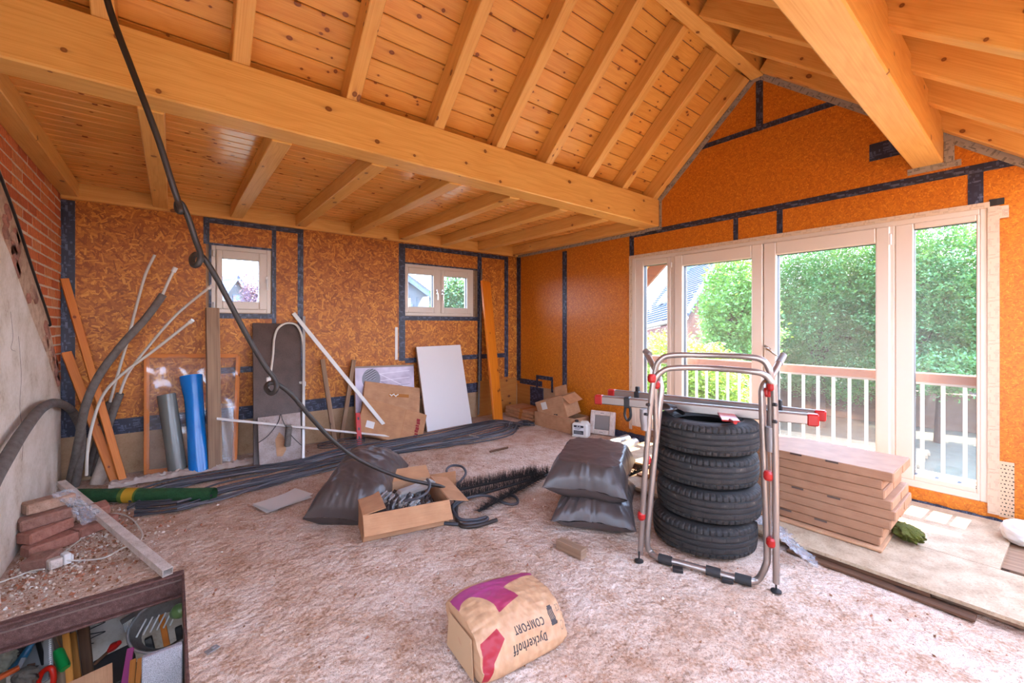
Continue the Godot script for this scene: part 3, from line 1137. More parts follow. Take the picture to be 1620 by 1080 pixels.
func build_gable() -> void:
	var root := setting("wall_right")
	var at := on_gable(GABLE + 0.02)
	var st := sb()
	var up := 0.24
	slab(st, rect(BACK - 0.2, 0, -3.208, 2.80), 0.2, at)
	slab(st, rect(-3.208, 0, -0.236, 0.165), 0.2, at)
	slab(st, PackedVector2Array([Vector2(-3.208, 2.256), Vector2(-0.236, 2.256), Vector2(-0.236, roof_y(-0.236) + up), Vector2(RIDGE_Z, roof_y(RIDGE_Z) + up), Vector2(-3.208, roof_y(-3.208) + up)]), 0.2, at)
	slab(st, PackedVector2Array([Vector2(-0.236, 0), Vector2(2.2, 0), Vector2(2.2, roof_y(2.2) + up), Vector2(-0.236, roof_y(-0.236) + up)]), 0.2, at)
	mi("wall_core", st, M.plinth, root)
	at = on_gable()
	var g := 0.003
	var top := 2.535
	# lower sheets beside and under the glazing
	panel(root, at, rect(BACK, 0.45, -4.375 - g, 2.70), M.chip)
	panel(root, at, rect(-4.375 + g, 0.0, -3.22, top), M.chip)
	panel(root, at, rect(BACK, 0.0, -4.375 - g, 0.45), M.plinth, "plinth")
	panel(root, at, rect(-3.22, 0.0, -0.225, 0.165), M.chip)
	var cuts := [-3.22, -1.955, -1.555, -0.296]
	for i in 3:
		panel(root, at, rect(cuts[i] + g, 2.256, cuts[i + 1] - g, top - g), M.chip)
	panel(root, at, PackedVector2Array([Vector2(-0.296, 2.256), Vector2(-0.225, 2.256), Vector2(-0.225, 0.0), Vector2(2.1, 0.0), Vector2(2.1, roof_y(2.1) + 0.1), Vector2(-0.08, roof_y(-0.08) + 0.1), Vector2(-0.08, top), Vector2(-0.296, top)]), M.chip)
	# upper sheets
	panel(root, at, PackedVector2Array([Vector2(-3.15, top + g), Vector2(-0.02, top + g), Vector2(-1.10, 3.345), Vector2(-2.42, 3.345), Vector2(-3.15, roof_y(-3.15) + 0.1)]), M.chip)
	panel(root, at, PackedVector2Array([Vector2(-2.48, 3.35), Vector2(-1.735, 3.35), Vector2(-1.735, 4.05), Vector2(-1.75, 4.05)]), M.chip)
	panel(root, at, PackedVector2Array([Vector2(-1.728, 3.35), Vector2(-1.0, 3.35), Vector2(-1.728, 4.05)]), M.chip)
	panel(root, at, PackedVector2Array([Vector2(-1.15, 3.40), Vector2(0.05, 2.52), Vector2(0.05, 2.62), Vector2(-1.15, 3.55)]), M.chip)
	for r in [[-5.478, -5.378, 0.50, 2.55], [-5.40, -4.86, 0.46, 0.545], [-4.419, -4.329, 0.10, 2.50], [-3.245, -3.18, 2.25, 2.51], [-3.245, 0.0, 2.507, 2.567], [-1.98, -1.933, 2.262, 2.51], [-1.58, -1.53, 2.262, 2.51], [-0.338, -0.262, 2.262, 2.51],
			[-2.40, -1.08, 3.322, 3.374], [-1.765, -1.700, 3.32, 3.84], [-0.893, -0.62, 2.765, 2.905], [-5.0, -4.62, 0.575, 0.635], [-5.0, -4.955, 0.40, 0.60], [-4.66, -4.615, 0.40, 0.60]]:
		tape_rect(root, at, r[0], r[2], r[1], r[3], M.tape)
	# black membrane and bare board low in the corner
	panel(root, on_gable(GABLE - 0.012), rect(-5.13, 0.06, -4.83, 0.44), M.tape, "membrane")
	panel(root, on_gable(GABLE - 0.008), rect(-5.46, 0.0, -5.14, 0.45), M.chip_edge, "plinth_board")
	# grey seal along the roof edges and round the ends of the beams
	for k in 2:
		var a := Vector2(-2.84, roof_y(-2.84) - 0.005) if k == 0 else Vector2(-1.69, roof_y(-1.69) - 0.005)
		var b := Vector2(-1.81, roof_y(-1.81) - 0.005) if k == 0 else Vector2(0.3, roof_y(0.3) - 0.005)
		var d := (b - a).normalized()
		var len := a.distance_to(b)
		var tr := on_gable(GABLE - 0.001) * Transform3D(Basis(Vector3(d.x, d.y, 0), Vector3(-d.y, d.x, 0), Vector3(0, 0, 1)), Vector3(a.x, a.y, 0))
		tape_rect(root, tr, 0, -0.045, len, 0.01, M.seal, 0.006)
	for r in [[-0.66, -0.37, 2.585, 2.63], [-0.46, -0.405, 2.60, 2.88], [-2.825, -2.795, 2.545, 2.92], [-5.45, -3.02, 2.535, 2.575], [-3.02, -2.80, 2.545, 2.585], [-1.83, -1.68, 3.815, 3.855]]:
		tape_rect(root, on_gable(GABLE - 0.001), r[0], r[2], r[1], r[3], M.seal, 0.006)
	# fleece collar round the glazing, with its black corner patch
	for r in [[-3.245, -3.205, 0.12, 2.262], [-3.245, -0.232, 2.245, 2.285], [-0.243, -0.187, 0.10, 2.25], [-0.19, -0.145, 2.16, 2.245]]:
		tape_rect(root, on_gable(GABLE - 0.004), r[0], r[2], r[1], r[3], M.fleece, 0.006)
	tape_rect(root, on_gable(GABLE - 0.004), -0.235, 2.255, -0.165, 2.30, M.black, 0.005)
	# crumpled blue membrane where wall and floor meet
	var cn := FastNoiseLite.new()
	cn.seed = 6
	cn.frequency = 4.0
	var skirt := grid(sb(), 150, 6, func(u: float, v: float) -> Vector3:
		var z := lerpf(-3.6, 0.35, u)
		var y := lerpf(0.075, 0.0, minf(v * 1.5, 1.0)) 
		var out := 0.004 + maxf(0.0, v - 0.5) * 0.10
		return Vector3(GABLE - out - 0.012 * cn.get_noise_2d(z * 6.0, v * 1.3) - 0.008, y + 0.014 * cn.get_noise_2d(z * 5.0 + 9.0, v), z), Vector2(11, 0.4), true)
	mi("skirt_membrane", skirt, M.tape, root)
	# perforated steel plate by the glazing
	var pl := sb()
	box(pl, Vector3(0.004, 0.385, 0.068), xf(Vector3(GABLE - 0.004, 0.285, -0.155)), 0.001)
	var plate := mi("nail_plate", pl, M.plate, root)
	var holes := sb()
	for i in 14:
		for j in 4:
			var c := Vector3(GABLE - 0.0066, 0.115 + i * 0.026, -0.180 + j * 0.0165 + (0.006 if i % 2 else 0.0))
			box(holes, Vector3(0.001, 0.007, 0.009 if j % 2 else 0.005), xf(c), 0.0)
	mi("nail_hole", holes, M.black, plate).set_meta("kind", "stuff")


func bay_member(root: Node, called: String, z0: float, z1: float, y0: float, y1: float, d0: float, d1: float, m: Material) -> void:
	var st := sb()
	box(st, Vector3(d1 - d0, y1 - y0, z1 - z0), xf(Vector3(GABLE + (d0 + d1) / 2, (y0 + y1) / 2, (z0 + z1) / 2)), 0.006)
	mi(called, st, m, root)


func build_bay() -> void:
	var root := setting("window_3")
	var at := on_gable()
	# outer frame: bars with depth from just inside the sheets to the outer face (local z is minus depth)
	mi("frame", frame_ring(sb(), -3.208, 0.165, -0.236, 2.256, 0.055, 0.055, 0.045, 0.05, -0.11, 0.004, at), M.pvc, root)
	bay_member(root, "rebate", -1.715, -1.67, 0.22, 2.205, 0.0, 0.07, M.pvc)
	for z in [-2.665, -0.775]:
		bay_member(root, "mullion", z - 0.015, z + 0.040, 0.2, 2.22, -0.002, 0.10, M.pvc)
	# fixed lights and the two door leaves: [glass z0, z1, y0, y1, sash left, right, proud]
	var fields := [[-3.044, -2.73, 0.30, 2.14, -3.155, -2.68, 0.0], [-2.527, -1.80, 0.33, 2.083, -2.625, -1.697, 0.018], [-1.58, -0.851, 0.33, 2.086, -1.689, -0.762, 0.018], [-0.624, -0.296, 0.262, 2.163, -0.735, -0.278, 0.0]]
	for f in fields:
		var p: float = f[6]
		var low := 0.215
		var high := 2.21
		var leaf := mi("sash" if p == 0.0 else "door_leaf", frame_ring(sb(), f[4], low, f[5], high, f[0] - f[4], f[2] - low, f[5] - f[1], high - f[3], -0.085, 0.004 + p, at, 0.008), M.pvc, root)
		mi("gasket", frame_ring(sb(), f[0] - 0.007, f[2] - 0.007, f[1] + 0.007, f[3] + 0.007, 0.009, 0.009, 0.009, 0.009, -0.065, -0.012, at, 0.0), M.gasket, leaf)
		mi("pane", slab(sb(), rect(f[0] - 0.004, f[2] - 0.004, f[1] + 0.004, f[3] + 0.004), 0.004, on_gable(GABLE + 0.045)), M.glass, leaf)
	handle(root, on_gable(GABLE - 0.022) * Transform3D(Basis(Vector3(0, 0, 1), deg_to_rad(55)), Vector3(-1.652, 1.20, 0)), M.chrome)
	bay_member(root, "hinge", -0.768, -0.752, 2.06, 2.15, -0.022, 0.0, M.white)
	bay_member(root, "hinge", -2.672, -2.658, 2.08, 2.14, -0.022, 0.0, M.white)
	# threshold and weathered sill board
	var st := sb()
	box(st, Vector3(0.30, 0.03, 3.1), xf(Vector3(GABLE + 0.20, 0.155, -1.72)), 0.004)
	mi("sill", st, M.white_dusty, root)
	# little drain slots in the lower rail of the right light
	st = sb()
	for z in [-0.60, -0.45, -0.31]:
		box(st, Vector3(0.01, 0.008, 0.03), xf(Vector3(GABLE + 0.004, 0.252, z)), 0.001)
	mi("drain_slot", st, M.gasket, root)


var rafter_x := [-0.83, -0.26, 0.306, 0.934, 1.57, 2.149, 2.711, 3.279, 3.847, 4.43]
const ORD := ["nearest to the window gable", "second from the window gable", "third from the window gable", "fourth from the window gable", "fifth from the window gable", "sixth from the window gable", "seventh from the window gable", "eighth from the window gable", "ninth from the window gable", "tenth from the window gable"]


func build_roof() -> void:
	var nl := Vector3(0, 1, -0.92).normalized()
	var sl := Vector3(0, -0.92, -1).normalized()
	var nr := Vector3(0, 1, 0.815).normalized()
	var sr := Vector3(0, -0.815, 1).normalized()
	# three long beams
	var st := sb()
	box(st, Vector3(7.5, 0.315, 0.19), xf(Vector3(0.74, 2.7425, -2.925)), 0.008)
	one("purlin", st, M.beam, "long glued timber beam crossing the left half above the joists", "beam")
	st = sb()
	box(st, Vector3(7.5, 0.32, 0.173), xf(Vector3(0.74, 2.79, -0.5485)), 0.008)
	one("purlin", st, M.beam, "thick bright timber beam ending in the gable above the glazed doors", "beam")
	st = sb()
	box(st, Vector3(7.5, 0.24, 0.115), xf(Vector3(0.74, 3.965, -1.754)), 0.006)
	one("ridge_beam", st, M.beam, "ridge beam at the peak where both slopes of rafters meet", "beam")
	# rafters
	var h := 0.165
	for k in rafter_x.size():
		var i := rafter_x.size() - 1 - k
		var x: float = rafter_x[i]
		if k < 9:
			var a := Vector3(x, roof_y(-1.815), -1.815) + nl * h / 2
			var b := Vector3(x, roof_y(-3.03), -3.03) + nl * h / 2
			one("rafter", bar(sb(), a, b, 0.088, h, nl, 0.005), M.rafter, "pale rafter of the left roof slope, " + ORD[k], "rafter", "rafters of the left slope")
		if k < 5:
			var a := Vector3(x, roof_y(-1.695), -1.695) + nr * h / 2
			var b := Vector3(x, roof_y(2.0), 2.0) + nr * h / 2
			one("rafter", bar(sb(), a, b, 0.088, h, nr, 0.005), M.rafter, "orange rafter of the right roof slope, " + ORD[k], "rafter", "rafters of the right slope")
	# boarding on the rafters
	var left := setting("ceiling_left_slope")
	var w := 0.136
	var n := int(2.9 / w)
	for i in n:
		var c := Vector3(0, roof_y(-1.80), -1.80) + nl * (h + 0.011) + sl * (w * (i + 0.5) - 0.05)
		if i < 13:
			mi("roof_board", bar(sb(), Vector3(-3.0, c.y, c.z), Vector3(GABLE + 1.25, c.y, c.z), w - 0.004, 0.02, nl, 0.005), M.boards[rng.randi() % 3], left)
		else:                                              # beyond the wall line only the overhang shows
			mi("roof_board", bar(sb(), Vector3(GABLE + 0.22, c.y, c.z), Vector3(GABLE + 1.25, c.y, c.z), w - 0.004, 0.02, nl, 0.005), M.boards[rng.randi() % 3], left)
	mi("roof_deck", bar(sb(), Vector3(-3.0, roof_y(-2.2), -2.2) + nl * 0.23, Vector3(GABLE + 1.25, roof_y(-2.2), -2.2) + nl * 0.23, 2.2, 0.06, nl, 0.0), M.slate, left)
	var right := setting("ceiling_right_slope")
	for i in 17:
		var c := Vector3(0, roof_y(-1.70), -1.70) + nr * (h + 0.011) + sr * (w * (i + 0.5) - 0.05)
		mi("roof_board", bar(sb(), Vector3(-3.0, c.y, c.z), Vector3(GABLE + 1.25, c.y, c.z), w - 0.004, 0.02, nr, 0.005), M.boards[rng.randi() % 3], right)
	mi("roof_deck", bar(sb(), Vector3(-3.0, roof_y(-0.95), -0.95) + nr * 0.23, Vector3(GABLE + 1.25, roof_y(-0.95), -0.95) + nr * 0.23, 2.75, 0.06, nr, 0.0), M.slate, right)
	# verge of the overhang outside the gable
	for side in 2:
		var nn := nl if side == 0 else nr
		var za := -1.76
		var zb := -4.25 if side == 0 else 1.3
		var a := Vector3(GABLE + 1.2, roof_y(za), za) + nn * 0.10
		var b := Vector3(GABLE + 1.2, roof_y(zb) if side == 0 else roof_y(zb), zb) + nn * 0.10
		mi("verge_board", bar(sb(), a, b, 0.06, 0.24, nn, 0.004), M.rail_wood, left if side == 0 else right)
	# flat lower ceiling over the low wall
	var low := setting("ceiling")
	w = 0.105
	n = int(ceil((2.46 + 0.1) / w))
	for i in n:
		var z := -3.02 - w * (i + 0.5)
		mi("ceiling_board", bar(sb(), Vector3(LEFT - 0.1, 2.713, z), Vector3(GABLE + 0.05, 2.713, z), w - 0.005, 0.02, Vector3.UP, 0.008), M.low_boards[rng.randi() % 3], low)
	st = sb()
	box(st, Vector3(5.6, 0.10, 2.66), xf(Vector3(1.86, 2.80, -4.36)), 0.0)
	mi("roof_deck", st, M.slate, low)
	st = sb()
	box(st, Vector3(GABLE - LEFT, 0.15, 0.06), xf(Vector3((GABLE + LEFT) / 2, 2.628, BACK + 0.005)), 0.004)
	mi("wall_plate", st, M.rafter, low)
	var jx := [-0.716, -0.09, 0.545, 1.18, 1.82, 2.45, 3.09, 3.74, 4.425]
	for k in jx.size():
		var i := jx.size() - 1 - k
		var jw := 0.115
		one("joist", bar(sb(), Vector3(jx[i], 2.64, -3.02), Vector3(jx[i], 2.64, BACK + 0.035), jw, 0.128, Vector3.UP, 0.005), M.rafter, "ceiling joist over the low wall, " + (ORD[k] if k < 8 else "the one along the brick wall"), "joist", "joists of the low ceiling")


func build_rear() -> void:
	# what lies behind the camera: more attic, an unglazed opening in the far gable and roof windows on the right slope
	var root := setting("wall_rear")
	var st := sb()
	var at := Transform3D(Basis(Vector3(0, 0, -1), Vector3(0, 1, 0), Vector3(1, 0, 0)), Vector3(-3.0, 0, 0))
	slab(st, rect(-2.3, 0, -1.9, 2.3), 0.2, at)
	slab(st, rect(-1.9, 0, 0.45, 0.85), 0.2, at)
	slab(st, rect(0.45, 0, 3.4, 2.8), 0.2, at)
	slab(st, PackedVector2Array([Vector2(-2.3, 2.3), Vector2(3.4, 2.3), Vector2(3.4, 2.8), Vector2(1.75, 4.1), Vector2(-0.2, 2.6), Vector2(-2.3, 2.3)]), 0.2, at)
	mi("wall_core", st, M.plinth, root)
	var side := setting("wall_near")
	st = sb()
	box(st, Vector3(7.7, 0.95, 0.2), xf(Vector3(0.75, 0.47, 2.1)), 0.0)
	mi("knee_wall", st, M.plaster, side)
	st = sb()
	box(st, Vector3(2.3, 2.8, 0.2), xf(Vector3(-1.95, 1.4, -3.1)), 0.0)
	mi("partition", st, M.plaster, side)
	# roof windows between the rafters low on the right slope
	var nr := Vector3(0, 1, 0.815).normalized()
	var low := setting("ceiling_lower_slope")
	for i in 5:
		var z := 1.62 + i * 0.11
		st = bar(sb(), Vector3(-3.0, roof_y(z), z) + nr * 0.18, Vector3(GABLE + 0.2, roof_y(z), z) + nr * 0.18, 0.14, 0.02, nr, 0.004)
		mi("roof_board", st, M.boards[i % 3], low)
	var lights := setting("window_4")
	for x in [-0.83, 0.75, 1.57, 3.847]:
		mi("frame", bar(sb(), Vector3(x, roof_y(0.1), 0.1) + nr * 0.2, Vector3(x, roof_y(1.6), 1.6) + nr * 0.2, 0.12, 0.08, nr, 0.004), M.pvc, lights)
	mi("roof_deck", bar(sb(), Vector3(-3.0, roof_y(0.85), 0.85) + nr * 0.21, Vector3(-0.85, roof_y(0.85), 0.85) + nr * 0.21, 2.1, 0.06, nr, 0.0), M.boards[0], low)
	mi("roof_deck", bar(sb(), Vector3(0.75, roof_y(0.85), 0.85) + nr * 0.21, Vector3(1.57, roof_y(0.85), 0.85) + nr * 0.21, 2.1, 0.06, nr, 0.0), M.boards[0], low)
	for p in [[-0.83, 0.75], [1.57, 3.847]]:
		var a := Vector3((p[0] + p[1]) / 2, roof_y(0.1), 0.1) + nr * 0.2
		var b := Vector3((p[0] + p[1]) / 2, roof_y(1.6), 1.6) + nr * 0.2
		mi("pane", bar(sb(), a, b, p[1] - p[0] - 0.1, 0.004, nr, 0.0), M.glass, lights)


# ---------------------------------------------------------------- outdoors

const GROUND := -2.9


func leaf_cluster(n: int, spread: float, leaf: float, sd: int) -> ArrayMesh:
	var r := RandomNumberGenerator.new()
	r.seed = sd
	var st := sb()
	for i in n:
		var c := Vector3(r.randfn(), r.randfn() * 0.8, r.randfn()) * spread * 0.45
		var b := Basis.from_euler(Vector3(r.randf_range(-1.2, 0.4), r.randf() * TAU, r.randf_range(-0.6, 0.6)))
		var l := leaf * r.randf_range(0.7, 1.3)
		var tip := c + b * Vector3(0, -0.12 * l, l)
		var mid := c + b * Vector3(0, 0, l * 0.5)
		var le := c + b * Vector3(-l * 0.32, 0.09 * l, l * 0.45)
		var re := c + b * Vector3(l * 0.32, 0.09 * l, l * 0.45)
		tri(st, c, mid, le)
		tri(st, c, re, mid)
		tri(st, mid, tip, le)
		tri(st, mid, re, tip)
	return st.commit()


func tree(called: String, label: String, foot: Vector3, blobs: Array, count: int, leaf: float, m: Material, sd: int, trunk := 0.2, category := "tree", group := "") -> void:
	# blobs: [centre, radii]; clusters of leaves sit mostly near the surface of the blobs
	var root := thing(called, label, category, foot, 0.0, group)
	var r := RandomNumberGenerator.new()
	r.seed = sd
	var st := sb()
	var top: Vector3 = (blobs[0][0] as Vector3) - foot
	tube(st, smooth([Vector3.ZERO, Vector3(top.x * 0.3, top.y * 0.35, top.z * 0.3), top]), [trunk, trunk * 0.95, trunk * 0.92, trunk * 0.9, trunk * 0.85, trunk * 0.8, trunk * 0.75, trunk * 0.7, trunk * 0.6, trunk * 0.5, trunk * 0.4, trunk * 0.3, trunk * 0.2], 8)
	for i in 9:
		var bl: Array = blobs[i % blobs.size()]
		var end: Vector3 = (bl[0] as Vector3) - foot + Vector3(r.randfn(), r.randfn(), r.randfn()) * (bl[1] as Vector3) * 0.45
		var from := top * r.randf_range(0.35, 0.85)
		tube(st, [from, from.lerp(end, 0.5) + Vector3(0, 0.2, 0), end], [trunk * 0.35, trunk * 0.22, trunk * 0.06], 6)
	mi("trunk", st, M.bark, root)
	var total := 0.0
	for b in blobs:
		total += (b[1] as Vector3).length_squared()
	var lumps := FastNoiseLite.new()
	lumps.seed = sd
	lumps.frequency = 0.5
	var mm := MultiMesh.new()
	mm.transform_format = MultiMesh.TRANSFORM_3D
	mm.mesh = leaf_cluster(14, leaf * 2.6, leaf, sd)
	var xs := []
	for b in blobs:
		var q := int(count * (b[1] as Vector3).length_squared() / total)
		for i in q:
			var d := Vector3(r.randfn(), r.randfn(), r.randfn()).normalized()
			var rad := pow(r.randf(), 0.35)
			var p: Vector3 = (b[0] as Vector3) + d * (b[1] as Vector3) * rad * (1.0 + 0.25 * lumps.get_noise_3dv(d * 5.0 + b[0]))
			if lumps.get_noise_3dv(p * 1.6) < -0.28:
				continue
			if p.y < GROUND + 0.1:
				continue
			xs.append(Transform3D(Basis.from_euler(Vector3(r.randf_range(-0.5, 0.5), r.randf() * TAU, r.randf_range(-0.5, 0.5))).scaled(Vector3.ONE * r.randf_range(0.7, 1.35)), p - foot))
	mm.instance_count = xs.size()
	for i in xs.size():
		mm.set_instance_transform(i, xs[i])
	var o := MultiMeshInstance3D.new()
	o.name = "foliage"
	o.multimesh = mm
	o.material_override = m
	o.set_meta("kind", "stuff")
	root.add_child(o, true)


func build_outside() -> void:
	var st := sb()
	box(st, Vector3(160, 0.4, 160), xf(Vector3(40, GROUND - 0.2, -20)), 0.0)
	var lawn := mi("ground", st, M.lawn)
	lawn.set_meta("kind", "structure")
	# railing across the glazed opening
	var rail := thing("balcony_railing", "railing with pale uprights and a brown wooden handrail outside the glazed doors", "railing", Vector3(4.72, 0.1, -1.72))
	var x := 0.0
	st = sb()
	box(st, Vector3(0.06, 0.075, 3.3), xf(Vector3(0, 0.90, 0)), 0.008)
	mi("handrail", st, M.rail_wood, rail)
	st = sb()
	box(st, Vector3(0.035, 0.02, 3.3), xf(Vector3(0, 0.855, 0)), 0.002)
	mi("flat_bar", st, M.alu_dull, rail)
	st = sb()
	box(st, Vector3(0.04, 0.03, 3.3), xf(Vector3(0, 0.135, 0)), 0.003)
	mi("lower_bar", st, M.alu_dull, rail)
	var u := sb()
	box(u, Vector3(0.022, 0.71, 0.022), Transform3D(), 0.003)
	var um := u.commit()
	for i in 28:
		mi("upright", um, M.white, rail, xf(Vector3(x, 0.50, -1.60 + i * 0.118)))
	# pale balcony floor boards outside
	var deck := setting("balcony")
	for i in 4:
		st = sb()
		box(st, Vector3(0.12, 0.03, 3.6), xf(Vector3(4.80 + i * 0.125, 0.05, -1.72)), 0.003)
		mi("deck_board", st, M.pale_deck, deck)
	# garden: pale terrace boards, wall, fence
	var terrace := setting("terrace")
	for i in 9:
		st = sb()
		box(st, Vector3(0.42, 0.12, 4.6), xf(Vector3(15.4 + i * 0.47, GROUND + 0.08, -4.6), Vector3(0, 0.2, 0)), 0.01)
		mi("deck_board", st, M.pale_deck, terrace)
	st = sb()
	box(st, Vector3(0.4, 1.5, 16.0), xf(Vector3(24.5, GROUND + 0.75, -6), Vector3(0, 0.15, 0)), 0.02)
	one("garden_wall", st, M.soil, "low brown garden wall below the trees, behind the pale terrace boards", "garden wall")
	var fence := thing("garden_fence", "grey board fence under the trees seen through the right pane", "fence", Vector3(27.5, GROUND, -3.0), 0.3)
	for i in 40:
		st = sb()
		box(st, Vector3(0.03, 1.55, 0.17), xf(Vector3(0, 0.78, -3.4 + i * 0.185)), 0.004)
		mi("slat", st, M.fence, fence)
	st = sb()
	box(st, Vector3(0.05, 0.08, 7.2), xf(Vector3(0.05, 1.3, 0.25)), 0.0)
	mi("rail", st, M.fence, fence)
	# trees and shrubs
	tree("tree", "light green tree nearest the blue roofed house behind the left glazed door", Vector3(13.2, GROUND, -6.4), [[Vector3(13.439, 2.271, -5.896), Vector3(0.95, 1.35, 1.0)], [Vector3(14.05, 0.898, -6.047), Vector3(1.05, 1.4, 1.2)], [Vector3(13.258, -0.05, -6.041), Vector3(0.9, 1.0, 1.0)]], 3600, 0.085, M.leaves[1], 1)
	tree("tree", "tall dense green tree filling the middle glazed door", Vector3(21.5, GROUND, -6.0), [[Vector3(21.494, 3.67, -5.854), Vector3(2.9, 2.6, 2.9)], [Vector3(20.448, 2.331, -6.691), Vector3(2.2, 2.2, 2.2)], [Vector3(22.958, 2.599, -4.683), Vector3(2.4, 2.4, 2.4)], [Vector3(22.909, 0.119, -6.003), Vector3(3.2, 2.0, 3.0)]], 11000, 0.10, M.leaves[0], 2, 0.3)
	tree("tree", "green tree with a yellowish top behind the right fixed pane", Vector3(22.0, GROUND, -2.4), [[Vector3(21.397, 3.295, -2.089), Vector3(2.5, 2.4, 2.4)], [Vector3(21.708, 1.753, -3.121), Vector3(2.3, 2.3, 2.0)], [Vector3(22.651, 1.051, -1.727), Vector3(2.2, 1.8, 1.8)], [Vector3(21.33, -0.073, -2.4), Vector3(2.6, 0.9, 2.0)]], 10500, 0.095, M.leaves[0], 3, 0.14)
	tree("tree", "darker tree behind the others, low between the middle and right panes", Vector3(30.0, GROUND, -8.0), [[Vector3(30.724, 1.197, -7.433), Vector3(5.0, 3.4, 5.0)], [Vector3(26.948, 0.825, -10.455), Vector3(4.0, 3.0, 4.0)], [Vector3(33.12, 1.206, -4.235), Vector3(4.5, 3.6, 4.5)]], 7000, 0.15, M.leaves[3], 4, 0.35)
	tree("shrub", "bright yellow green shrub just outside the left glazed door", Vector3(8.6, GROUND, -5.0), [[Vector3(8.175, 0.332, -4.345), Vector3(1.0, 0.7, 0.9)], [Vector3(8.054, 0.425, -4.826), Vector3(0.8, 0.85, 0.8)], [Vector3(8.721, -0.192, -4.036), Vector3(0.6, 0.5, 0.6)], [Vector3(8.171, -0.832, -4.476), Vector3(1.2, 1.0, 1.0)]], 2600, 0.075, M.leaves[2], 5, 0.06, "shrub")
	tree("conifer", "pale conifer outside the right half of the double window", Vector3(7.315, -2.872, -12.077), [[Vector3(7.315, 2.337, -12.077), Vector3(0.62, 0.75, 0.62)], [Vector3(7.153, 1.607, -12.207), Vector3(0.7, 0.6, 0.7)]], 900, 0.10, M.leaves[3], 6, 0.12)
	tree("tree", "purple leaved tree beside the white gabled house", Vector3(3.433, -5.901, -22.868), [[Vector3(3.061, 3.176, -23.165), Vector3(0.55, 0.9, 0.55)], [Vector3(3.154, 2.432, -23.091), Vector3(0.8, 0.8, 0.8)]], 330, 0.10, M.leaves[4], 7, 0.12)
	# the blue roofed house
	var e1 := Vector3(17.097, 1.331, -11.934)
	var e2 := Vector3(15.127, 1.825, -8.387)
	var r2 := Vector3(18.695, 4.448, -8.734)
	var r1 := Vector3(21.211, 4.09, -12.484)
	var house := thing("house", "house with a blue grey tiled roof, skylights and chimney beyond the left glazed door", "house", Vector3(e2.x, GROUND, e2.z))
	var o := house.position
	var nrm := (e2 - e1).cross(r1 - e1).normalized()
	if nrm.y < 0:
		nrm = -nrm
	st = sb()
	for k in 22:
		var a := k / 22.0
		var b := (k + 1.25) / 22.0
		var p0 := e1.lerp(r1, a) - o
		var p1 := e2.lerp(r2, a) - o
		var p2 := e2.lerp(r2, b) - o
		var p3 := e1.lerp(r1, b) - o
		var lift := nrm * 0.07
		quad(st, p0 + lift, p1 + lift, p2, p3)
		quad(st, p0, p1, p1 + lift, p0 + lift)
	mi("roof_tiles", st, M.slate, house)
	st = sb()
	tube(st, [e2 - o, r2 - o], 0.12, 6)
	mi("verge", st, M.slate, house)
	tube(st, [e1 - o, e2 - o], 0.10, 6)
	mi("gutter", tube(sb(), [e1 - o + Vector3(0, -0.12, 0), e2 - o + Vector3(0, -0.12, 0)], 0.09, 8), M.zinc, house)
	st = sb()
	var drop := Vector3(0, -0.25, 0)
	var ru := r2 - o + drop
	var far := ru + (r2 - e2) * Vector3(1, -1, 1)
	var a0 := Vector3(e2.x - o.x, 0, e2.z - o.z)
	quad(st, a0, Vector3(far.x, 0, far.z), far, e2 - o + drop)
	tri(st, e2 - o + drop, far, ru)
	quad(st, Vector3(e1.x - o.x, 0, e1.z - o.z), a0, e2 - o + drop, e1 - o + drop)
	quad(st, Vector3(far.x, 0, far.z), Vector3(e1.x - o.x, 0, e1.z - o.z), r1 - o, far)
	mi("wall", st, M.pink_wall, house)
	for f in [[0.30, 0.42], [0.46, 0.42]]:
		var p := e1.lerp(e2, f[0]).lerp(r1.lerp(r2, f[0]), f[1]) - o + nrm * 0.12
		mi("skylight", bar(sb(), p - (r1 - e1).normalized() * 0.55, p + (r1 - e1).normalized() * 0.55, 0.5, 0.1, nrm, 0.01), M.zinc, house)
	st = sb()
	box(st, Vector3(0.8, 1.6, 0.8), xf(r1.lerp(r2, 0.35) - o + Vector3(0, 0.2, 0)), 0.03)
	mi("chimney", st, M.slate, house)
	# a paler roof further off
	gable_house("farther house with a pale grey roof above the blue one", Vector3(40.036, 4.032, -25.597), 9.0, 5.0, 0.9, 1.1, M.pale_tile, M.white_wall, false)
	gable_house("white house with a steep dark edged gable in the single window", Vector3(4.218, 5.482, -41.451), 8.0, 9.0, 1.45, 0.45, M.slate, M.white_wall, true)
	gable_house("house with a pale tiled roof seen through the left half of the double window", Vector3(9.4, 4.105, -20.655), 5.0, 9.0, 0.75, -0.55, M.pale_tile, M.white_wall, true)


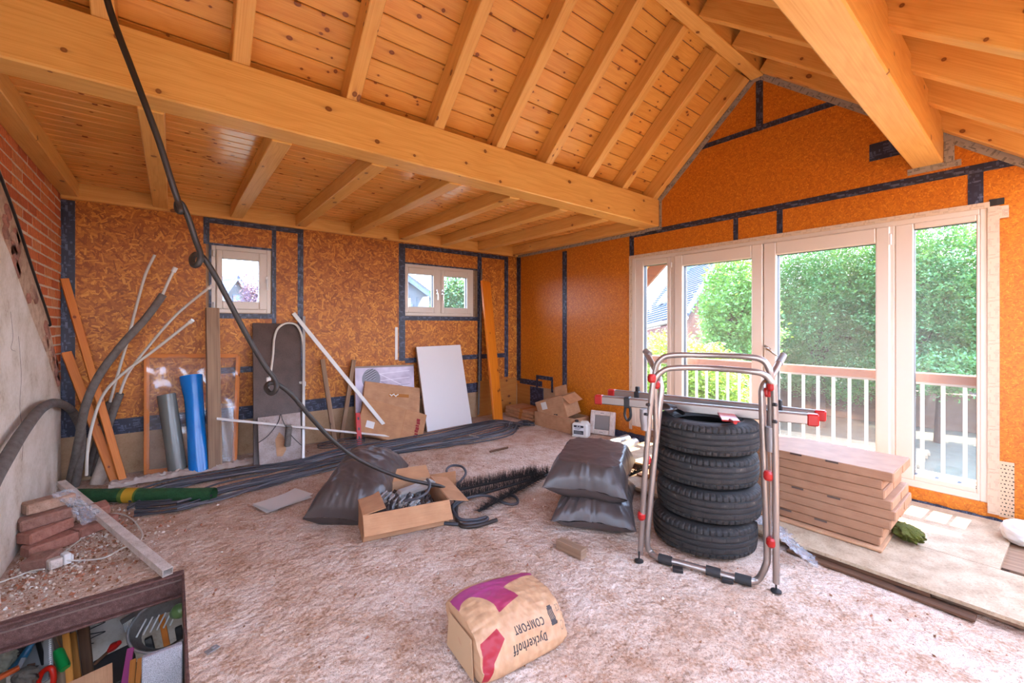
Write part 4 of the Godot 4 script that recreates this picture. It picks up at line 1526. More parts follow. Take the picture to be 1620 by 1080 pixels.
func gable_house(label: String, peak: Vector3, span: float, length: float, pitch: float, turn: float, roof: Material, wall: Material, with_window: bool) -> void:
	# peak: top of the front gable; the ridge runs back along local -z
	var root := thing("house", label, "house", Vector3(peak.x, GROUND, peak.z), turn)
	var h := peak.y - GROUND
	var eave := h - pitch * span / 2
	var st := sb()
	slab(st, PackedVector2Array([Vector2(-span / 2 + 0.3, 0), Vector2(span / 2 - 0.3, 0), Vector2(span / 2 - 0.3, eave + 0.2), Vector2(0, h - 0.2), Vector2(-span / 2 + 0.3, eave + 0.2)]), length, xf(Vector3(0, 0, -0.3)))
	mi("wall", st, wall, root)
	for s in [-1.0, 1.0]:
		st = sb()
		var n := 16
		var up := Vector3(s * pitch, 1, 0).normalized()
		for k in n:
			var a := Vector3(s * span / 2 * (k / float(n)), h - pitch * span / 2 * (k / float(n)), 0)
			var b := Vector3(s * span / 2 * ((k + 1.2) / float(n)), h - pitch * span / 2 * ((k + 1.2) / float(n)), 0)
			var c := (a + b) / 2 + up * 0.06
			box(st, Vector3(length + 0.4, 0.05, a.distance_to(b)), Transform3D(Basis(Vector3(0, 0, 1), up, Vector3(0, 0, 1).cross(up)), c + Vector3(0, 0, -length / 2 - 0.1)), 0.0)
		mi("roof_tiles", st, roof, root)
		mi("verge_board", bar(sb(), Vector3(0, h - 0.1, 0.02), Vector3(s * (span / 2 + 0.1), eave - 0.15, 0.02), 0.08, 0.30, up, 0.0), M.slate, root)
	if with_window:
		st = sb()
		box(st, Vector3(0.62, 0.75, 0.1), xf(Vector3(0.1, h - 1.95, -0.28)), 0.02)
		mi("window", st, M.slate, root)


# ---------------------------------------------------------------- tyres, trestle, cartons

func build_tyres() -> void:
	var prof := []                                       # half cross-section, tread from -w to w with four grooves
	var w := 0.098
	var r := 0.318
	var pts := []
	for i in 41:
		var t := i / 40.0 * 2.0 - 1.0
		var rr := r - 0.012 * pow(absf(t), 2.6) - 0.022 * pow(maxf(0.0, absf(t) - 0.82) / 0.18, 2.0)
		for g in [-0.56, -0.19, 0.19, 0.56]:
			if absf(t - g) < 0.045:
				rr -= 0.009
		pts.append(Vector2(rr, t * w))
	var seg := 216
	var st := sb()
	st.set_smooth_group(-1)
	var radius := func(i: int, k: int) -> float:
		var t := i / 40.0 * 2.0 - 1.0
		var q: float = pts[i].x
		var a := absf(t)
		var s := k
		if a > 0.60 and a < 0.97 and posmod(s, 4) == 0:
			q -= 0.007
		elif a > 0.23 and a <= 0.53 and posmod(s + 3, 9) == 0:
			q -= 0.002
		return q
	for k in seg:
		for i in 40:
			var vs := []
			for e in [[i, k], [i + 1, k], [i + 1, k + 1], [i, k + 1]]:
				var rr: float = radius.call(e[0], e[1] % seg)
				var ang: float = TAU * e[1] / seg
				vs.append(Vector3(rr * cos(ang), pts[e[0]].y, rr * sin(ang)))
			quad(st, vs[0], vs[1], vs[2], vs[3])
	var tread := st.commit()
	var side := []
	for s in [-1.0, 1.0]:
		var edge: float = r - 0.034
		var p := [Vector2(edge, s * w), Vector2(0.262, s * 0.104), Vector2(0.235, s * 0.106), Vector2(0.234, s * 0.109), Vector2(0.225, s * 0.109), Vector2(0.224, s * 0.104), Vector2(0.205, s * 0.094), Vector2(0.198, s * 0.085), Vector2(0.196, s * 0.06)]
		if s > 0:
			side.append(p)
		else:
			p.reverse()
			side.append(p)
	st = sb()
	lathe(st, side[0], 72)
	lathe(st, side[1], 72)
	var walls := st.commit()
	st = sb()
	lathe(st, [Vector2(0.196, 0.06), Vector2(0.24, 0.075), Vector2(0.29, 0.06), Vector2(0.30, 0.0), Vector2(0.29, -0.06), Vector2(0.24, -0.075), Vector2(0.196, -0.06)], 48)
	var liner := st.commit()
	var names := ["lowest tyre of the stack, dusty with white specks, standing on the floor", "second tyre from the floor, dusty tread with white paint drips", "third tyre from the floor inside the metal frame", "topmost black tyre of the stack under the aluminium rails"]
	var first: Node3D
	for i in 4:
		var t: Node3D
		if i == 0:
			t = thing("tyre", names[0], "tyre", Vector3.ZERO, 0.0, "stack of car tyres")
			mi("tread", tread, M.tread, t)
			mi("sidewall", walls, M.rubber, t)
			mi("inner_liner", liner, M.rubber, t)
			first = t
		else:
			t = first.duplicate()
			t.name = numbered("tyre")
			add_child(t)
			tag(t, names[i], "tyre", "stack of car tyres")
		t.position = [Vector3(2.765, 0.109, -1.415), Vector3(2.79, 0.327, -1.40), Vector3(2.80, 0.545, -1.42), Vector3(2.785, 0.763, -1.41)][i] * Vector3(1, 0.93, 1) + Vector3(0, 0.006, 0)
		t.scale = Vector3(1, 0.93, 1)
		t.rotation.y = i * 1.9
	# odds and ends lying on the top tyre
	var cloth := grid(sb(), 26, 14, func(u: float, v: float) -> Vector3:
		return Vector3((u - 0.5) * 0.30, 0.012 + 0.02 * sin(u * 9.0 + v * 3.0) * v + 0.02 * (1.0 - absf(v * 2.0 - 1.0)), (v - 0.5) * 0.10))
	mi("cloth", cloth, M.black)
	var nd := get_node("cloth") as MeshInstance3D
	nd.transform = xf(Vector3(2.66, 0.832, -1.60), Vector3(0, 0.9, 0))
	tag(nd, "crumpled black cloth on the top tyre at its left", "cloth")
	var tray := thing("scraper", "flat red plastic scraper with a turned up rim lying on the top tyre", "scraper", Vector3(2.757, 0.83, -1.248), 0.55)
	var st2 := sb()
	box(st2, Vector3(0.24, 0.010, 0.10), xf(Vector3(0, 0.006, 0)), 0.004)
	box(st2, Vector3(0.010, 0.026, 0.10), xf(Vector3(0.115, 0.016, 0)), 0.004)
	mi("blade", st2, M.red, tray)
	st2 = sb()
	tube(st2, [Vector3(-0.11, 0.012, 0), Vector3(-0.22, 0.02, 0.01)], 0.012, 8)
	mi("grip", st2, M.red, tray)


func build_trestle() -> void:
	var root := thing("folding_trestle", "folded aluminium tube trestle with red joints standing round the tyre stack", "trestle", Vector3(2.34, 0, -1.2))
	var o := root.position
	var loc := func(p: Array) -> Array:
		var q := []
		for v in p:
			q.append((v as Vector3) - o)
		return q
	# outer loop: two feet, legs, and the lower of the two top bars
	var outer := [Vector3(2.221, 0.03, -1.528), Vector3(2.201, 0.569, -1.479), Vector3(2.213, 1.017, -1.444), Vector3(2.227, 1.099, -1.432), Vector3(2.253, 1.148, -1.399), Vector3(2.287, 1.169, -1.346), Vector3(2.384, 1.175, -1.192), Vector3(2.431, 1.171, -0.987), Vector3(2.457, 1.158, -0.928), Vector3(2.472, 1.119, -0.897), Vector3(2.48, 1.06, -0.885), Vector3(2.485, 0.667, -0.881), Vector3(2.506, 0.05, -0.885)]
	var outer_tube := mi("outer_tube", tube(sb(), smooth(loc.call(outer), 6), 0.0165, 12), M.alu, root)
	var upper := [Vector3(2.316, 0.7, -1.477), Vector3(2.289, 1.044, -1.472), Vector3(2.292, 1.147, -1.47), Vector3(2.304, 1.206, -1.448), Vector3(2.34, 1.238, -1.394), Vector3(2.443, 1.243, -1.222), Vector3(2.489, 1.244, -1.031), Vector3(2.514, 1.23, -0.959), Vector3(2.522, 1.187, -0.928), Vector3(2.53, 1.112, -0.921), Vector3(2.544, 0.781, -0.923)]
	mi("upper_tube", tube(sb(), smooth(loc.call(upper), 6), 0.0165, 12), M.alu, root)
	# inner loop: floor bar, legs, bent tips reaching up and away
	var inner := [Vector3(2.439, 1.241, -1.634), Vector3(2.378, 1.141, -1.529), Vector3(2.355, 1.091, -1.484), Vector3(2.346, 1.024, -1.465), Vector3(2.328, 0.894, -1.467), Vector3(2.295, 0.468, -1.493), Vector3(2.271, 0.12, -1.513), Vector3(2.294, 0.03, -1.506), Vector3(2.278, 0.025, -1.44), Vector3(2.325, 0.025, -1.332), Vector3(2.38, 0.025, -1.19), Vector3(2.447, 0.025, -1.014), Vector3(2.502, 0.03, -0.974), Vector3(2.498, 0.122, -0.934), Vector3(2.506, 0.207, -0.928), Vector3(2.495, 0.582, -0.936), Vector3(2.495, 0.989, -0.949), Vector3(2.506, 1.073, -0.953), Vector3(2.558, 1.114, -0.95), Vector3(2.654, 1.149, -0.95), Vector3(2.828, 1.236, -0.965)]
	var inner_tube := mi("inner_tube", tube(sb(), smooth(loc.call(inner), 5), 0.0175, 12), M.alu, root)
	for p in [[Vector3(2.432, 1.226, -1.601), Vector3(2.445, 1.249, -1.643)], [Vector3(2.754, 1.196, -0.959), Vector3(2.842, 1.239, -0.966)]]:
		mi("tip_cap", tube(sb(), loc.call(p), 0.021, 10), M.alu_dull, inner_tube)
	for p in [Vector3(2.204, 1.107, -1.438), Vector3(2.295, 1.059, -1.468), Vector3(2.48, 1.095, -0.897), Vector3(2.514, 1.057, -0.934), Vector3(2.227, 0.612, -1.484), Vector3(2.478, 0.62, -0.912), Vector3(2.209, 0.273, -1.511), Vector3(2.489, 0.266, -0.903)]:
		mi("joint", lathe(sb(), [Vector2(0, -0.027), Vector2(0.018, -0.024), Vector2(0.024, -0.012), Vector2(0.024, 0.012), Vector2(0.018, 0.024), Vector2(0, 0.027)], 12, xf(p - o)), M.red, root)
	for p in [[Vector3(2.195, 0.87, -1.484), Vector3(2.201, 0.825, -1.479)], [Vector3(2.489, 0.828, -0.903), Vector3(2.491, 0.778, -0.901)]]:
		mi("latch", tube(sb(), loc.call([p[0] + Vector3(0, 0.05, 0), p[0], p[1], p[1] - Vector3(0, 0.03, 0)]), 0.026, 8), M.alu_dull, root)
	for p in [[Vector3(2.248, 0.75, -1.48), Vector3(2.227, 0.211, -1.51)], [Vector3(2.497, 0.825, -0.909), Vector3(2.5, 0.285, -0.907)]]:
		mi("tie_rod", tube(sb(), loc.call(p), 0.004, 6), M.chrome, root)
	# black sleeves and wood blocks on the floor bar
	for p in [[Vector3(2.275, 0.027, -1.437), Vector3(2.3, 0.027, -1.366)], [Vector3(2.374, 0.027, -1.198), Vector3(2.401, 0.027, -1.129)], [Vector3(2.428, 0.027, -1.062), Vector3(2.456, 0.027, -0.988)]]:
		mi("rubber_sleeve", tube(sb(), loc.call(p), 0.026, 12), M.rubber, inner_tube)
	for p in [[Vector3(2.261, 0.012, -1.339), Vector3(2.291, 0.012, -1.29)], [Vector3(2.384, 0.012, -1.114), Vector3(2.41, 0.012, -1.064)]]:
		var q: Array = loc.call(p)
		mi("floor_block", bar(sb(), q[0], q[1], 0.04, 0.022), M.black, inner_tube)
	for p in [Vector3(2.19, 0, -1.515), Vector3(2.511, 0, -0.887)]:
		var st := sb()
		lathe(st, [Vector2(0.0, 0.0), Vector2(0.026, 0.001), Vector2(0.026, 0.008), Vector2(0.012, 0.014), Vector2(0.005, 0.016), Vector2(0.005, 0.06), Vector2(0, 0.06)], 14, xf(p - o))
		mi("foot", st, M.black, outer_tube)
	# bolts
	for p in [Vector3(2.178, 0.953, -1.446), Vector3(2.178, 0.895, -1.459), Vector3(2.46, 1.004, -0.875), Vector3(2.46, 0.915, -0.875)]:
		mi("bolt", lathe(sb(), [Vector2(0.009, -0.01), Vector2(0.009, 0.008), Vector2(0.005, 0.012), Vector2(0, 0.012)], 8, Transform3D(Basis(Vector3(1, 0, 0), PI / 2), p - o)), M.black, root)
	# the two telescopic rails laid across the tyres
	rail_profile("front aluminium rail with slanted red end caps laid over the tyres", Vector3(2.572, 0.848, -2.113), Vector3(3.021, 0.848, -0.887), 0.05, 0.06)
	rail_profile("rear aluminium rail with red end caps behind the first on the tyres", Vector3(2.878, 0.851, -2.231), Vector3(3.187, 0.852, -0.895), 0.045, 0.055)


func rail_profile(label: String, a: Vector3, b: Vector3, wide: float, high: float) -> void:
	b.y = a.y
	var root := thing("aluminium_rail", label, "rail", (a + b) / 2)
	var o := root.position
	var st := bar(sb(), a - o, b - o, wide, high, Vector3.UP, 0.006)
	mi("profile", st, M.alu, root)
	var d := (b - a).normalized()
	st = sb()
	bar(st, a - o + d * 0.01 + Vector3(0, high / 2 + 0.002, 0), b - o - d * 0.01 + Vector3(0, high / 2 + 0.002, 0), wide * 0.55, 0.006, Vector3.UP, 0.002)
	mi("slider", st, M.alu_dull, root)
	for e in [[a, -1.0], [b, 1.0]]:
		var s: float = e[1]
		mi("end_cap", bar(sb(), e[0] - o - d * s * 0.012, e[0] - o + d * s * 0.05, wide + 0.012, high + 0.012, Vector3.UP, 0.008), M.red, root)
		var c: Vector3 = e[0] - o - d * s * 0.20
		st = sb()
		bar(st, c - d * 0.02, c + d * 0.02, wide + 0.016, high + 0.02, Vector3.UP, 0.005)
		if high > 0.057:
			tube(st, smooth([c + Vector3(0, -0.03, 0) - d * 0.016, c + Vector3(0, -0.10, 0) - d * 0.022, c + Vector3(0, -0.135, 0), c + Vector3(0, -0.10, 0) + d * 0.022, c + Vector3(0, -0.03, 0) + d * 0.016], 5), 0.010, 8)
		else:
			box(st, Vector3(0.03, 0.05, 0.03), xf(c + Vector3(0, 0.05, 0)), 0.005)
		mi("clip", st, M.black, root)


func build_cartons_and_floor_sheets() -> void:
	# raised sheets of pale chipboard by the glazing, on dark boards
	var flat := Transform3D(Basis(Vector3(1, 0, 0), -PI / 2), Vector3.ZERO)        # local (x, y) = world (x, -z), front face up
	var st := sb()
	slab(st, rect(3.04, -0.9, 3.597, 2.3), 0.019, Transform3D(flat.basis, Vector3(0, 0.06, 0)))
	one("chipboard_sheet", st, M.chipboard, "long pale chipboard sheet at the step, under the stack of flat cartons", "sheet")
	st = sb()
	slab(st, PackedVector2Array([Vector2(3.603, 0.15), Vector2(4.40, 0.115), Vector2(4.472, 0.10), Vector2(4.472, 2.9), Vector2(3.603, 2.9)]), 0.019, Transform3D(flat.basis, Vector3(0, 0.06, 0)))
	one("chipboard_sheet", st, M.chipboard, "pale chipboard sheet against the gable wall in the patch of sun", "sheet")
	var labels := ["dark board under the edge of the step, longest of the three", "thin brown lath lying along the foot of the step", "narrow dark lath under the chipboard edge near the cartons"]
	st = bar(sb(), Vector3(3.30, 0.02, -2.3), Vector3(3.30, 0.02, 0.9), 0.42, 0.036, Vector3.UP, 0.003)
	one("floor_board", st, M.old_wood, labels[0], "board")
	st = bar(sb(), Vector3(3.035, 0.009, -1.0), Vector3(3.02, 0.009, -0.20), 0.07, 0.016, Vector3.UP, 0.003)
	one("floor_lath", st, M.dark_wood, labels[1], "lath")
	st = bar(sb(), Vector3(3.068, 0.028, -1.05), Vector3(3.055, 0.028, -0.36), 0.03, 0.02, Vector3.UP, 0.003)
	one("floor_lath", st, M.dark_wood, labels[2], "lath")
	st = bar(sb(), Vector3(4.05, 0.02, -2.6), Vector3(4.05, 0.02, 0.3), 0.7, 0.036, Vector3.UP, 0.003)
	one("floor_board", st, M.old_wood, "wide board bedded under the chipboard sheet by the gable wall", "board")
	# stack of long flat cartons
	var x0 := 3.335
	var wid := 0.485
	var ends := [-0.615, -0.60, -0.565, -0.545, -0.56, -0.595, -0.605, -0.552]
	var y := 0.083
	var hh := 0.0575
	var where := ["lowest", "second from the bottom", "third from the bottom", "fourth from the bottom", "fifth from the bottom", "sixth from the bottom", "second from the top", "topmost"]
	st = sb()
	box(st, Vector3(0.55, 0.014, 1.70), xf(Vector3(x0 + wid / 2 - 0.015, 0.07, -1.45), Vector3(0, 0.01, 0)), 0.003)
	one("cardboard_sheet", st, M.card, "brown cardboard sheet under the stack of flat cartons", "cardboard")
	for i in 8:
		var t := thing("flat_carton", "long flat brown carton, " + where[i] + " in the stack by the glazed doors", "carton", Vector3(x0 + wid / 2 + rng.randf_range(-0.006, 0.006), y, ends[i] - 0.80), rng.randf_range(-0.006, 0.006), "stack of long flat cartons")
		st = sb()
		box(st, Vector3(1.6, hh - 0.002, wid), Transform3D(Basis(Vector3(0, 1, 0), PI / 2), Vector3(0, hh / 2, 0)), 0.004)
		mi("box", st, M.card_grey, t)
		st = sb()
		box(st, Vector3(wid * 0.48, hh - 0.008, 0.003), xf(Vector3(-wid * 0.25, hh / 2, 0.801), Vector3(0.03, 0, 0)), 0.001)
		mi("end_flap", st, M.card, t)
		st = sb()
		box(st, Vector3(wid * 0.46, hh - 0.010, 0.003), xf(Vector3(wid * 0.255, hh / 2, 0.802), Vector3(-0.02, 0, 0)), 0.001)
		mi("end_flap", st, M.card_light, t)
		if i in [0, 3, 7]:
			st = sb()
			for q in [-0.42, -0.25]:
				box(st, Vector3(0.003, 0.012, 0.07), xf(Vector3(-wid / 2 - 0.0005, hh * 0.86, 0.8 + q * 1.2)), 0.001)
			mi("hand_slot", st, M.dark_board, t)
		y += hh
	# crumpled green netting at the foot of the stack
	var nn := FastNoiseLite.new()
	nn.seed = 77
	nn.frequency = 3.0
	var net := grid(sb(), 44, 30, func(u: float, v: float) -> Vector3:
		var a := u * TAU
		var r := 0.075 * sin(v * PI) * (1.0 + 0.7 * nn.get_noise_3d(cos(a) * 0.9 + 5.0, sin(a) * 0.9, v * 1.4) + 0.12 * nn.get_noise_3d(cos(a) * 5.0, sin(a) * 5.0, v * 6.0))
		return Vector3(r * cos(a) * 1.4, 0.045 - 0.045 * cos(v * PI), r * sin(a) * 0.9), Vector2.ONE, true)
	one("netting", net, relief(trimat(T.rough_h, 0.05, 0.8, Color(0.78, 0.80, 0.26), false), T.rough_h, 0.6), "crumpled yellow green netting by the corner of the carton stack", "netting", "", xf(Vector3(3.64, 0.062, -0.535), Vector3(0, 0.5, 0)))
	# clear plastic film slumped beside the tyres
	var film := grid(sb(), 40, 24, func(u: float, v: float) -> Vector3:
		var x := lerpf(-0.05, 0.42, u)
		var h := maxf(0.0, 0.26 * (1.0 - v) * (1.0 - u * 0.75)) * (0.85 + 0.3 * nn.get_noise_2d(u * 8.0, v * 4.0)) + 0.006
		return Vector3(x + 0.05 * nn.get_noise_2d(u * 5.0, v * 7.0 + 3.0), h, v * 0.32 + 0.03 * nn.get_noise_2d(u * 9.0, v * 5.0)))
	one("plastic_film", film, M.film, "crumpled clear plastic film on the floor between tyres and cartons", "plastic film", "", xf(Vector3(2.85, 0.004, -1.12), Vector3(0, 0.35, 0)))
	# white bag peeping in beside the floor opening
	var bg := grid(sb(), 24, 16, func(u: float, v: float) -> Vector3:
		var a := u * TAU
		var r := 0.09 * pow(sin(v * PI), 0.7) * (1.0 + 0.25 * nn.get_noise_2d(cos(a) * 2.0, sin(a) * 2.0 + v * 3.0))
		return Vector3(r * cos(a), 0.075 - 0.075 * cos(v * PI), r * sin(a)))
	one("plastic_bag", bg, M.white, "crumpled white plastic bag by the gap in the chipboard at the gable", "bag", "", xf(Vector3(4.152, 0.045, -0.079)))


# ---------------------------------------------------------------- sacks, open carton, brushes

func pillow(size: Vector3, sd: int, crease: float, flat_top := 0.0) -> SurfaceTool:
	# a filled sack lying on y = 0: two skins that meet in a seam, with pulled corners and creases
	var n := FastNoiseLite.new()
	n.seed = sd
	n.frequency = 1.0
	n.fractal_type = FastNoiseLite.FRACTAL_RIDGED
	n.fractal_octaves = 3
	var st := sb()
	for side in 2:
		grid(st, 72, 54, func(u: float, v: float) -> Vector3:
			var a := u * 2.0 - 1.0
			var b := v * 2.0 - 1.0
			var e := pow(maxf(0.0, 1.0 - pow(absf(a), 3.0)), 0.55) * pow(maxf(0.0, 1.0 - pow(absf(b), 3.0)), 0.55)
			var pull := 1.0 - 0.10 * (1.0 - absf(a)) * absf(b) - 0.02
			var x := a * size.x / 2.0 * (1.0 - 0.08 * (1.0 - b * b) * absf(a))
			var z := b * size.z / 2.0 * pull
			var c := n.get_noise_3d(x * 3.2, z * 3.2, side * 9.0 + sd) * (0.35 + 0.65 * maxf(absf(a), absf(b)))
			var radial := n.get_noise_2d(atan2(b, a) * 2.4, 3.0 + side) * smoothstep(0.55, 0.95, maxf(absf(a), absf(b))) * 0.7
			if side == 0:
				var hi := e
				if flat_top > 0.0:
					hi = minf(e, 1.0 - flat_top) / (1.0 - flat_top)
				return Vector3(x, size.y * (0.36 + 0.64 * hi) + (c + radial) * crease * (0.3 + 0.7 * e) * (1.0 - 0.8 * smoothstep(0.9, 1.0, hi) * float(flat_top > 0.2)) - 0.06 * size.y * absf(a * b), z)
			return Vector3(x, maxf(0.0, size.y * 0.36 * (1.0 - minf(1.0, e * 1.5)) + c * crease * 0.4 * (1.0 - e) - 0.06 * size.y * absf(a * b)), z), Vector2.ONE, side == 0)
	return st


func build_sacks() -> void:
	var o := one("sack", pillow(Vector3(0.84, 0.22, 0.58), 12, 0.034, 0.1), M.sack, "dark grey plastic sack lying under another one left of the tyres", "sack", "filled grey sacks")
	o.transform = xf(Vector3(2.54, 0.0, -2.13), Vector3(0, 0.62, 0))
	o = one("sack", pillow(Vector3(0.84, 0.26, 0.60), 31, 0.034, 0.35), M.sack, "dark grey plastic sack with a shiny flat top, upper of the two beside the tyres", "sack", "filled grey sacks")
	o.transform = xf(Vector3(2.56, 0.19, -2.19), Vector3(0.02, 0.55, 0.02))
	# shiny rolls of foil behind them
	for k in 2:
		var a: Vector3 = [Vector3(3.776, 0.06, -3.075), Vector3(3.63, 0.07, -2.847)][k]
		var b: Vector3 = [Vector3(4.252, 0.06, -3.101), Vector3(4.152, 0.07, -2.924)][k]
		var r := thing("foil_roll", ["shiny silver foil roll on the floor behind the grey sacks, rear one", "shiny silver foil roll on the floor behind the grey sacks, front one"][k], "roll", (a + b) / 2, 0.0, "foil rolls")
		a -= r.position
		b -= r.position
		var d := (b - a).normalized()
		mi("foil", tube(sb(), [a, a + d * 0.01, b - d * 0.01, b], [0.052, 0.056, 0.056, 0.052], 18), M.zinc, r)
		mi("core", tube(sb(), [b - d * 0.02, b + d * 0.004], 0.025, 12), M.card, r)
	# grey bag slumped behind the open carton
	o = one("sack", pillow(Vector3(0.90, 0.36, 0.56), 55, 0.035), M.sack, "slumped grey plastic bag leaning behind the open carton on the left", "bag")
	o.transform = xf(Vector3(1.195, 0, -3.44), Vector3(0.15, 0.95, 0.18))
	# brush strips
	brush("black bristled strip lying nearest the looped cables, bundled thick", Vector3(1.789, 0.03, -2.637), Vector3(2.651, 0.05, -2.833), 0.085, 0, 1100)
	brush("grey black bristled strip lying straight behind the bundled one", Vector3(1.762, 0.02, -2.909), Vector3(2.759, 0.02, -2.898), 0.11, 1, 900)
	brush("rear bristled strip with upright bristles pointing to the far wall", Vector3(1.868, 0.02, -3.104), Vector3(2.699, 0.02, -2.99), 0.10, 1, 900)
	brush("short bristled strip between the sacks and the tyres", Vector3(3.296, 0.03, -2.389), Vector3(3.573, 0.06, -2.366), 0.09, 0, 400)


func brush(label: String, a: Vector3, b: Vector3, bristle: float, mode: int, count: int) -> void:
	var root := thing("brush_strip", label, "brush strip", (a + b) / 2, 0.0, "bristled strips by the sacks")
	var o := root.position
	a -= o
	b -= o
	var d := (b - a).normalized()
	var side := d.cross(Vector3.UP).normalized()
	mi("spine", bar(sb(), a, b, 0.022, 0.018, Vector3.UP, 0.004), M.black, root)
	var st := sb()
	var r := RandomNumberGenerator.new()
	r.seed = int(absf(a.x) * 1000) + count
	for i in count:
		var p := a.lerp(b, r.randf())
		var dir: Vector3
		if mode == 0:
			var ang := r.randf_range(-0.3, PI + 0.3)
			dir = side * cos(ang) + Vector3.UP * sin(ang) * 0.8 + d * r.randf_range(-0.5, 0.5)
		else:
			dir = -side * 0.25 * r.randf_range(-1.0, 1.0) + Vector3.UP * r.randf_range(0.55, 1.0) + d * r.randf_range(-0.2, 0.2)
		dir = dir.normalized()
		var e := p + dir * bristle * r.randf_range(0.7, 1.1)
		var w := d * 0.0016
		var w2 := dir.cross(d).normalized() * 0.0016
		tri(st, p - w, p + w, e)
		tri(st, p - w2, p + w2, e)
	mi("bristles", st, M.bristle, root).set_meta("kind", "stuff")


func build_open_carton() -> void:
	var at := Vector3(0.972, 0, -2.775)
	var to := Vector3(1.544, 0, -2.644)
	var turn := -atan2(to.z - at.z, to.x - at.x)
	var root := thing("open_carton", "open low cardboard carton with folded out flaps and metal fittings inside", "carton", at, turn)
	# local x along the front, local -z backwards
	var L := at.distance_to(to)
	var W := 0.52
	var H := 0.175
	var th := 0.006
	var st := sb()
	box(st, Vector3(L, th, W), xf(Vector3(L / 2, th / 2, -W / 2)), 0.001)
	box(st, Vector3(L, H, th), xf(Vector3(L / 2, H / 2, -th / 2)), 0.001)
	box(st, Vector3(L, H, th), xf(Vector3(L / 2, H / 2, -W + th / 2)), 0.001)
	box(st, Vector3(th, H, W), xf(Vector3(th / 2, H / 2, -W / 2)), 0.001)
	box(st, Vector3(th, H, W), xf(Vector3(L - th / 2, H / 2, -W / 2)), 0.001)
	mi("box", st, M.card, root)
	var fl := func(size: Vector3, hinge: Transform3D) -> void:
		mi("flap", box(sb(), size, hinge, 0.001), M.card_light, root)
	# front flap hanging down outside, left flap folded half inwards, right and back flaps laid out
	fl.call(Vector3(L, th, 0.135), Transform3D(Basis(), Vector3(L / 2, H, 0)) * Transform3D(Basis(Vector3(1, 0, 0), 0.85), Vector3.ZERO) * xf(Vector3(0, 0, 0.0675)))
	fl.call(Vector3(0.15, th, W), Transform3D(Basis(Vector3(0, 0, 1), 0.16), Vector3(0, H, -W / 2)) * xf(Vector3(0.075, 0, 0)))
	fl.call(Vector3(0.15, th, W), Transform3D(Basis(Vector3(0, 0, 1), -0.22), Vector3(L, H, -W / 2)) * xf(Vector3(0.075, 0, 0)))
	fl.call(Vector3(L, th, 0.15), Transform3D(Basis(Vector3(1, 0, 0), 0.35), Vector3(L / 2, H, -W)) * xf(Vector3(0, 0, -0.075)))
	# ribbed metal fitting, a second one, and wrapping film inside
	var rack := thing("metal_grille", "ribbed grey metal fitting with dark teeth lying in the open carton", "fitting")
	rack.transform = root.transform * xf(Vector3(0.25, 0.155, -0.22), Vector3(0.15, -0.75, -0.10))
	st = sb()
	box(st, Vector3(0.34, 0.008, 0.12), xf(Vector3(0, 0, 0)), 0.002)
	box(st, Vector3(0.34, 0.055, 0.006), xf(Vector3(0, -0.024, 0.06)), 0.002)
	mi("plate", st, M.zinc, rack)
	for i in 8:
		st = sb()
		box(st, Vector3(0.016, 0.022, 0.10), xf(Vector3(-0.145 + i * 0.041, 0.012, 0)), 0.004)
		mi("rib", st, M.alu_dull, rack)
		st = sb()
		box(st, Vector3(0.020, 0.040, 0.008), xf(Vector3(-0.145 + i * 0.041, -0.022, 0.064)), 0.002)
		mi("tooth", st, M.black, rack)
	var nn := FastNoiseLite.new()
	nn.seed = 5
	nn.frequency = 3.5
	var wrap := grid(sb(), 50, 36, func(u: float, v: float) -> Vector3:
		var e := sin(u * PI) * sin(v * PI)
		return Vector3(lerpf(0.03, L - 0.03, u), 0.05 + 0.12 * pow(e, 0.5) + 0.045 * nn.get_noise_2d(u * 4.0, v * 4.0), lerpf(-0.04, -W + 0.04, v)), Vector2.ONE, true)
	one("wrapping_film", wrap, relief(mat(Color(0.33, 0.31, 0.31), 0.2, 0.4), T.rough_h, 0.2), "crinkled grey wrapping film filling the open carton", "film", "", root.transform)
	var ob := sb()
	box(ob, Vector3(0.30, 0.05, 0.09), Transform3D(), 0.015)
	one("metal_bracket", ob, M.zinc, "smooth grey metal bracket in the right half of the open carton", "bracket", "", root.transform * xf(Vector3(0.42, 0.18, -0.30), Vector3(0, 0.25, 0.08)))
	# loose pieces of cardboard behind it
	st = sb()
	box(st, Vector3(0.36, 0.005, 0.20), Transform3D(), 0.001)
	one("cardboard_scrap", st, M.card_light, "pale cardboard scrap standing behind the open carton by the cable", "cardboard", "", xf(Vector3(1.753, 0.07, -3.245), Vector3(0.5, -0.5, 0.12)))


# ---------------------------------------------------------------- cables

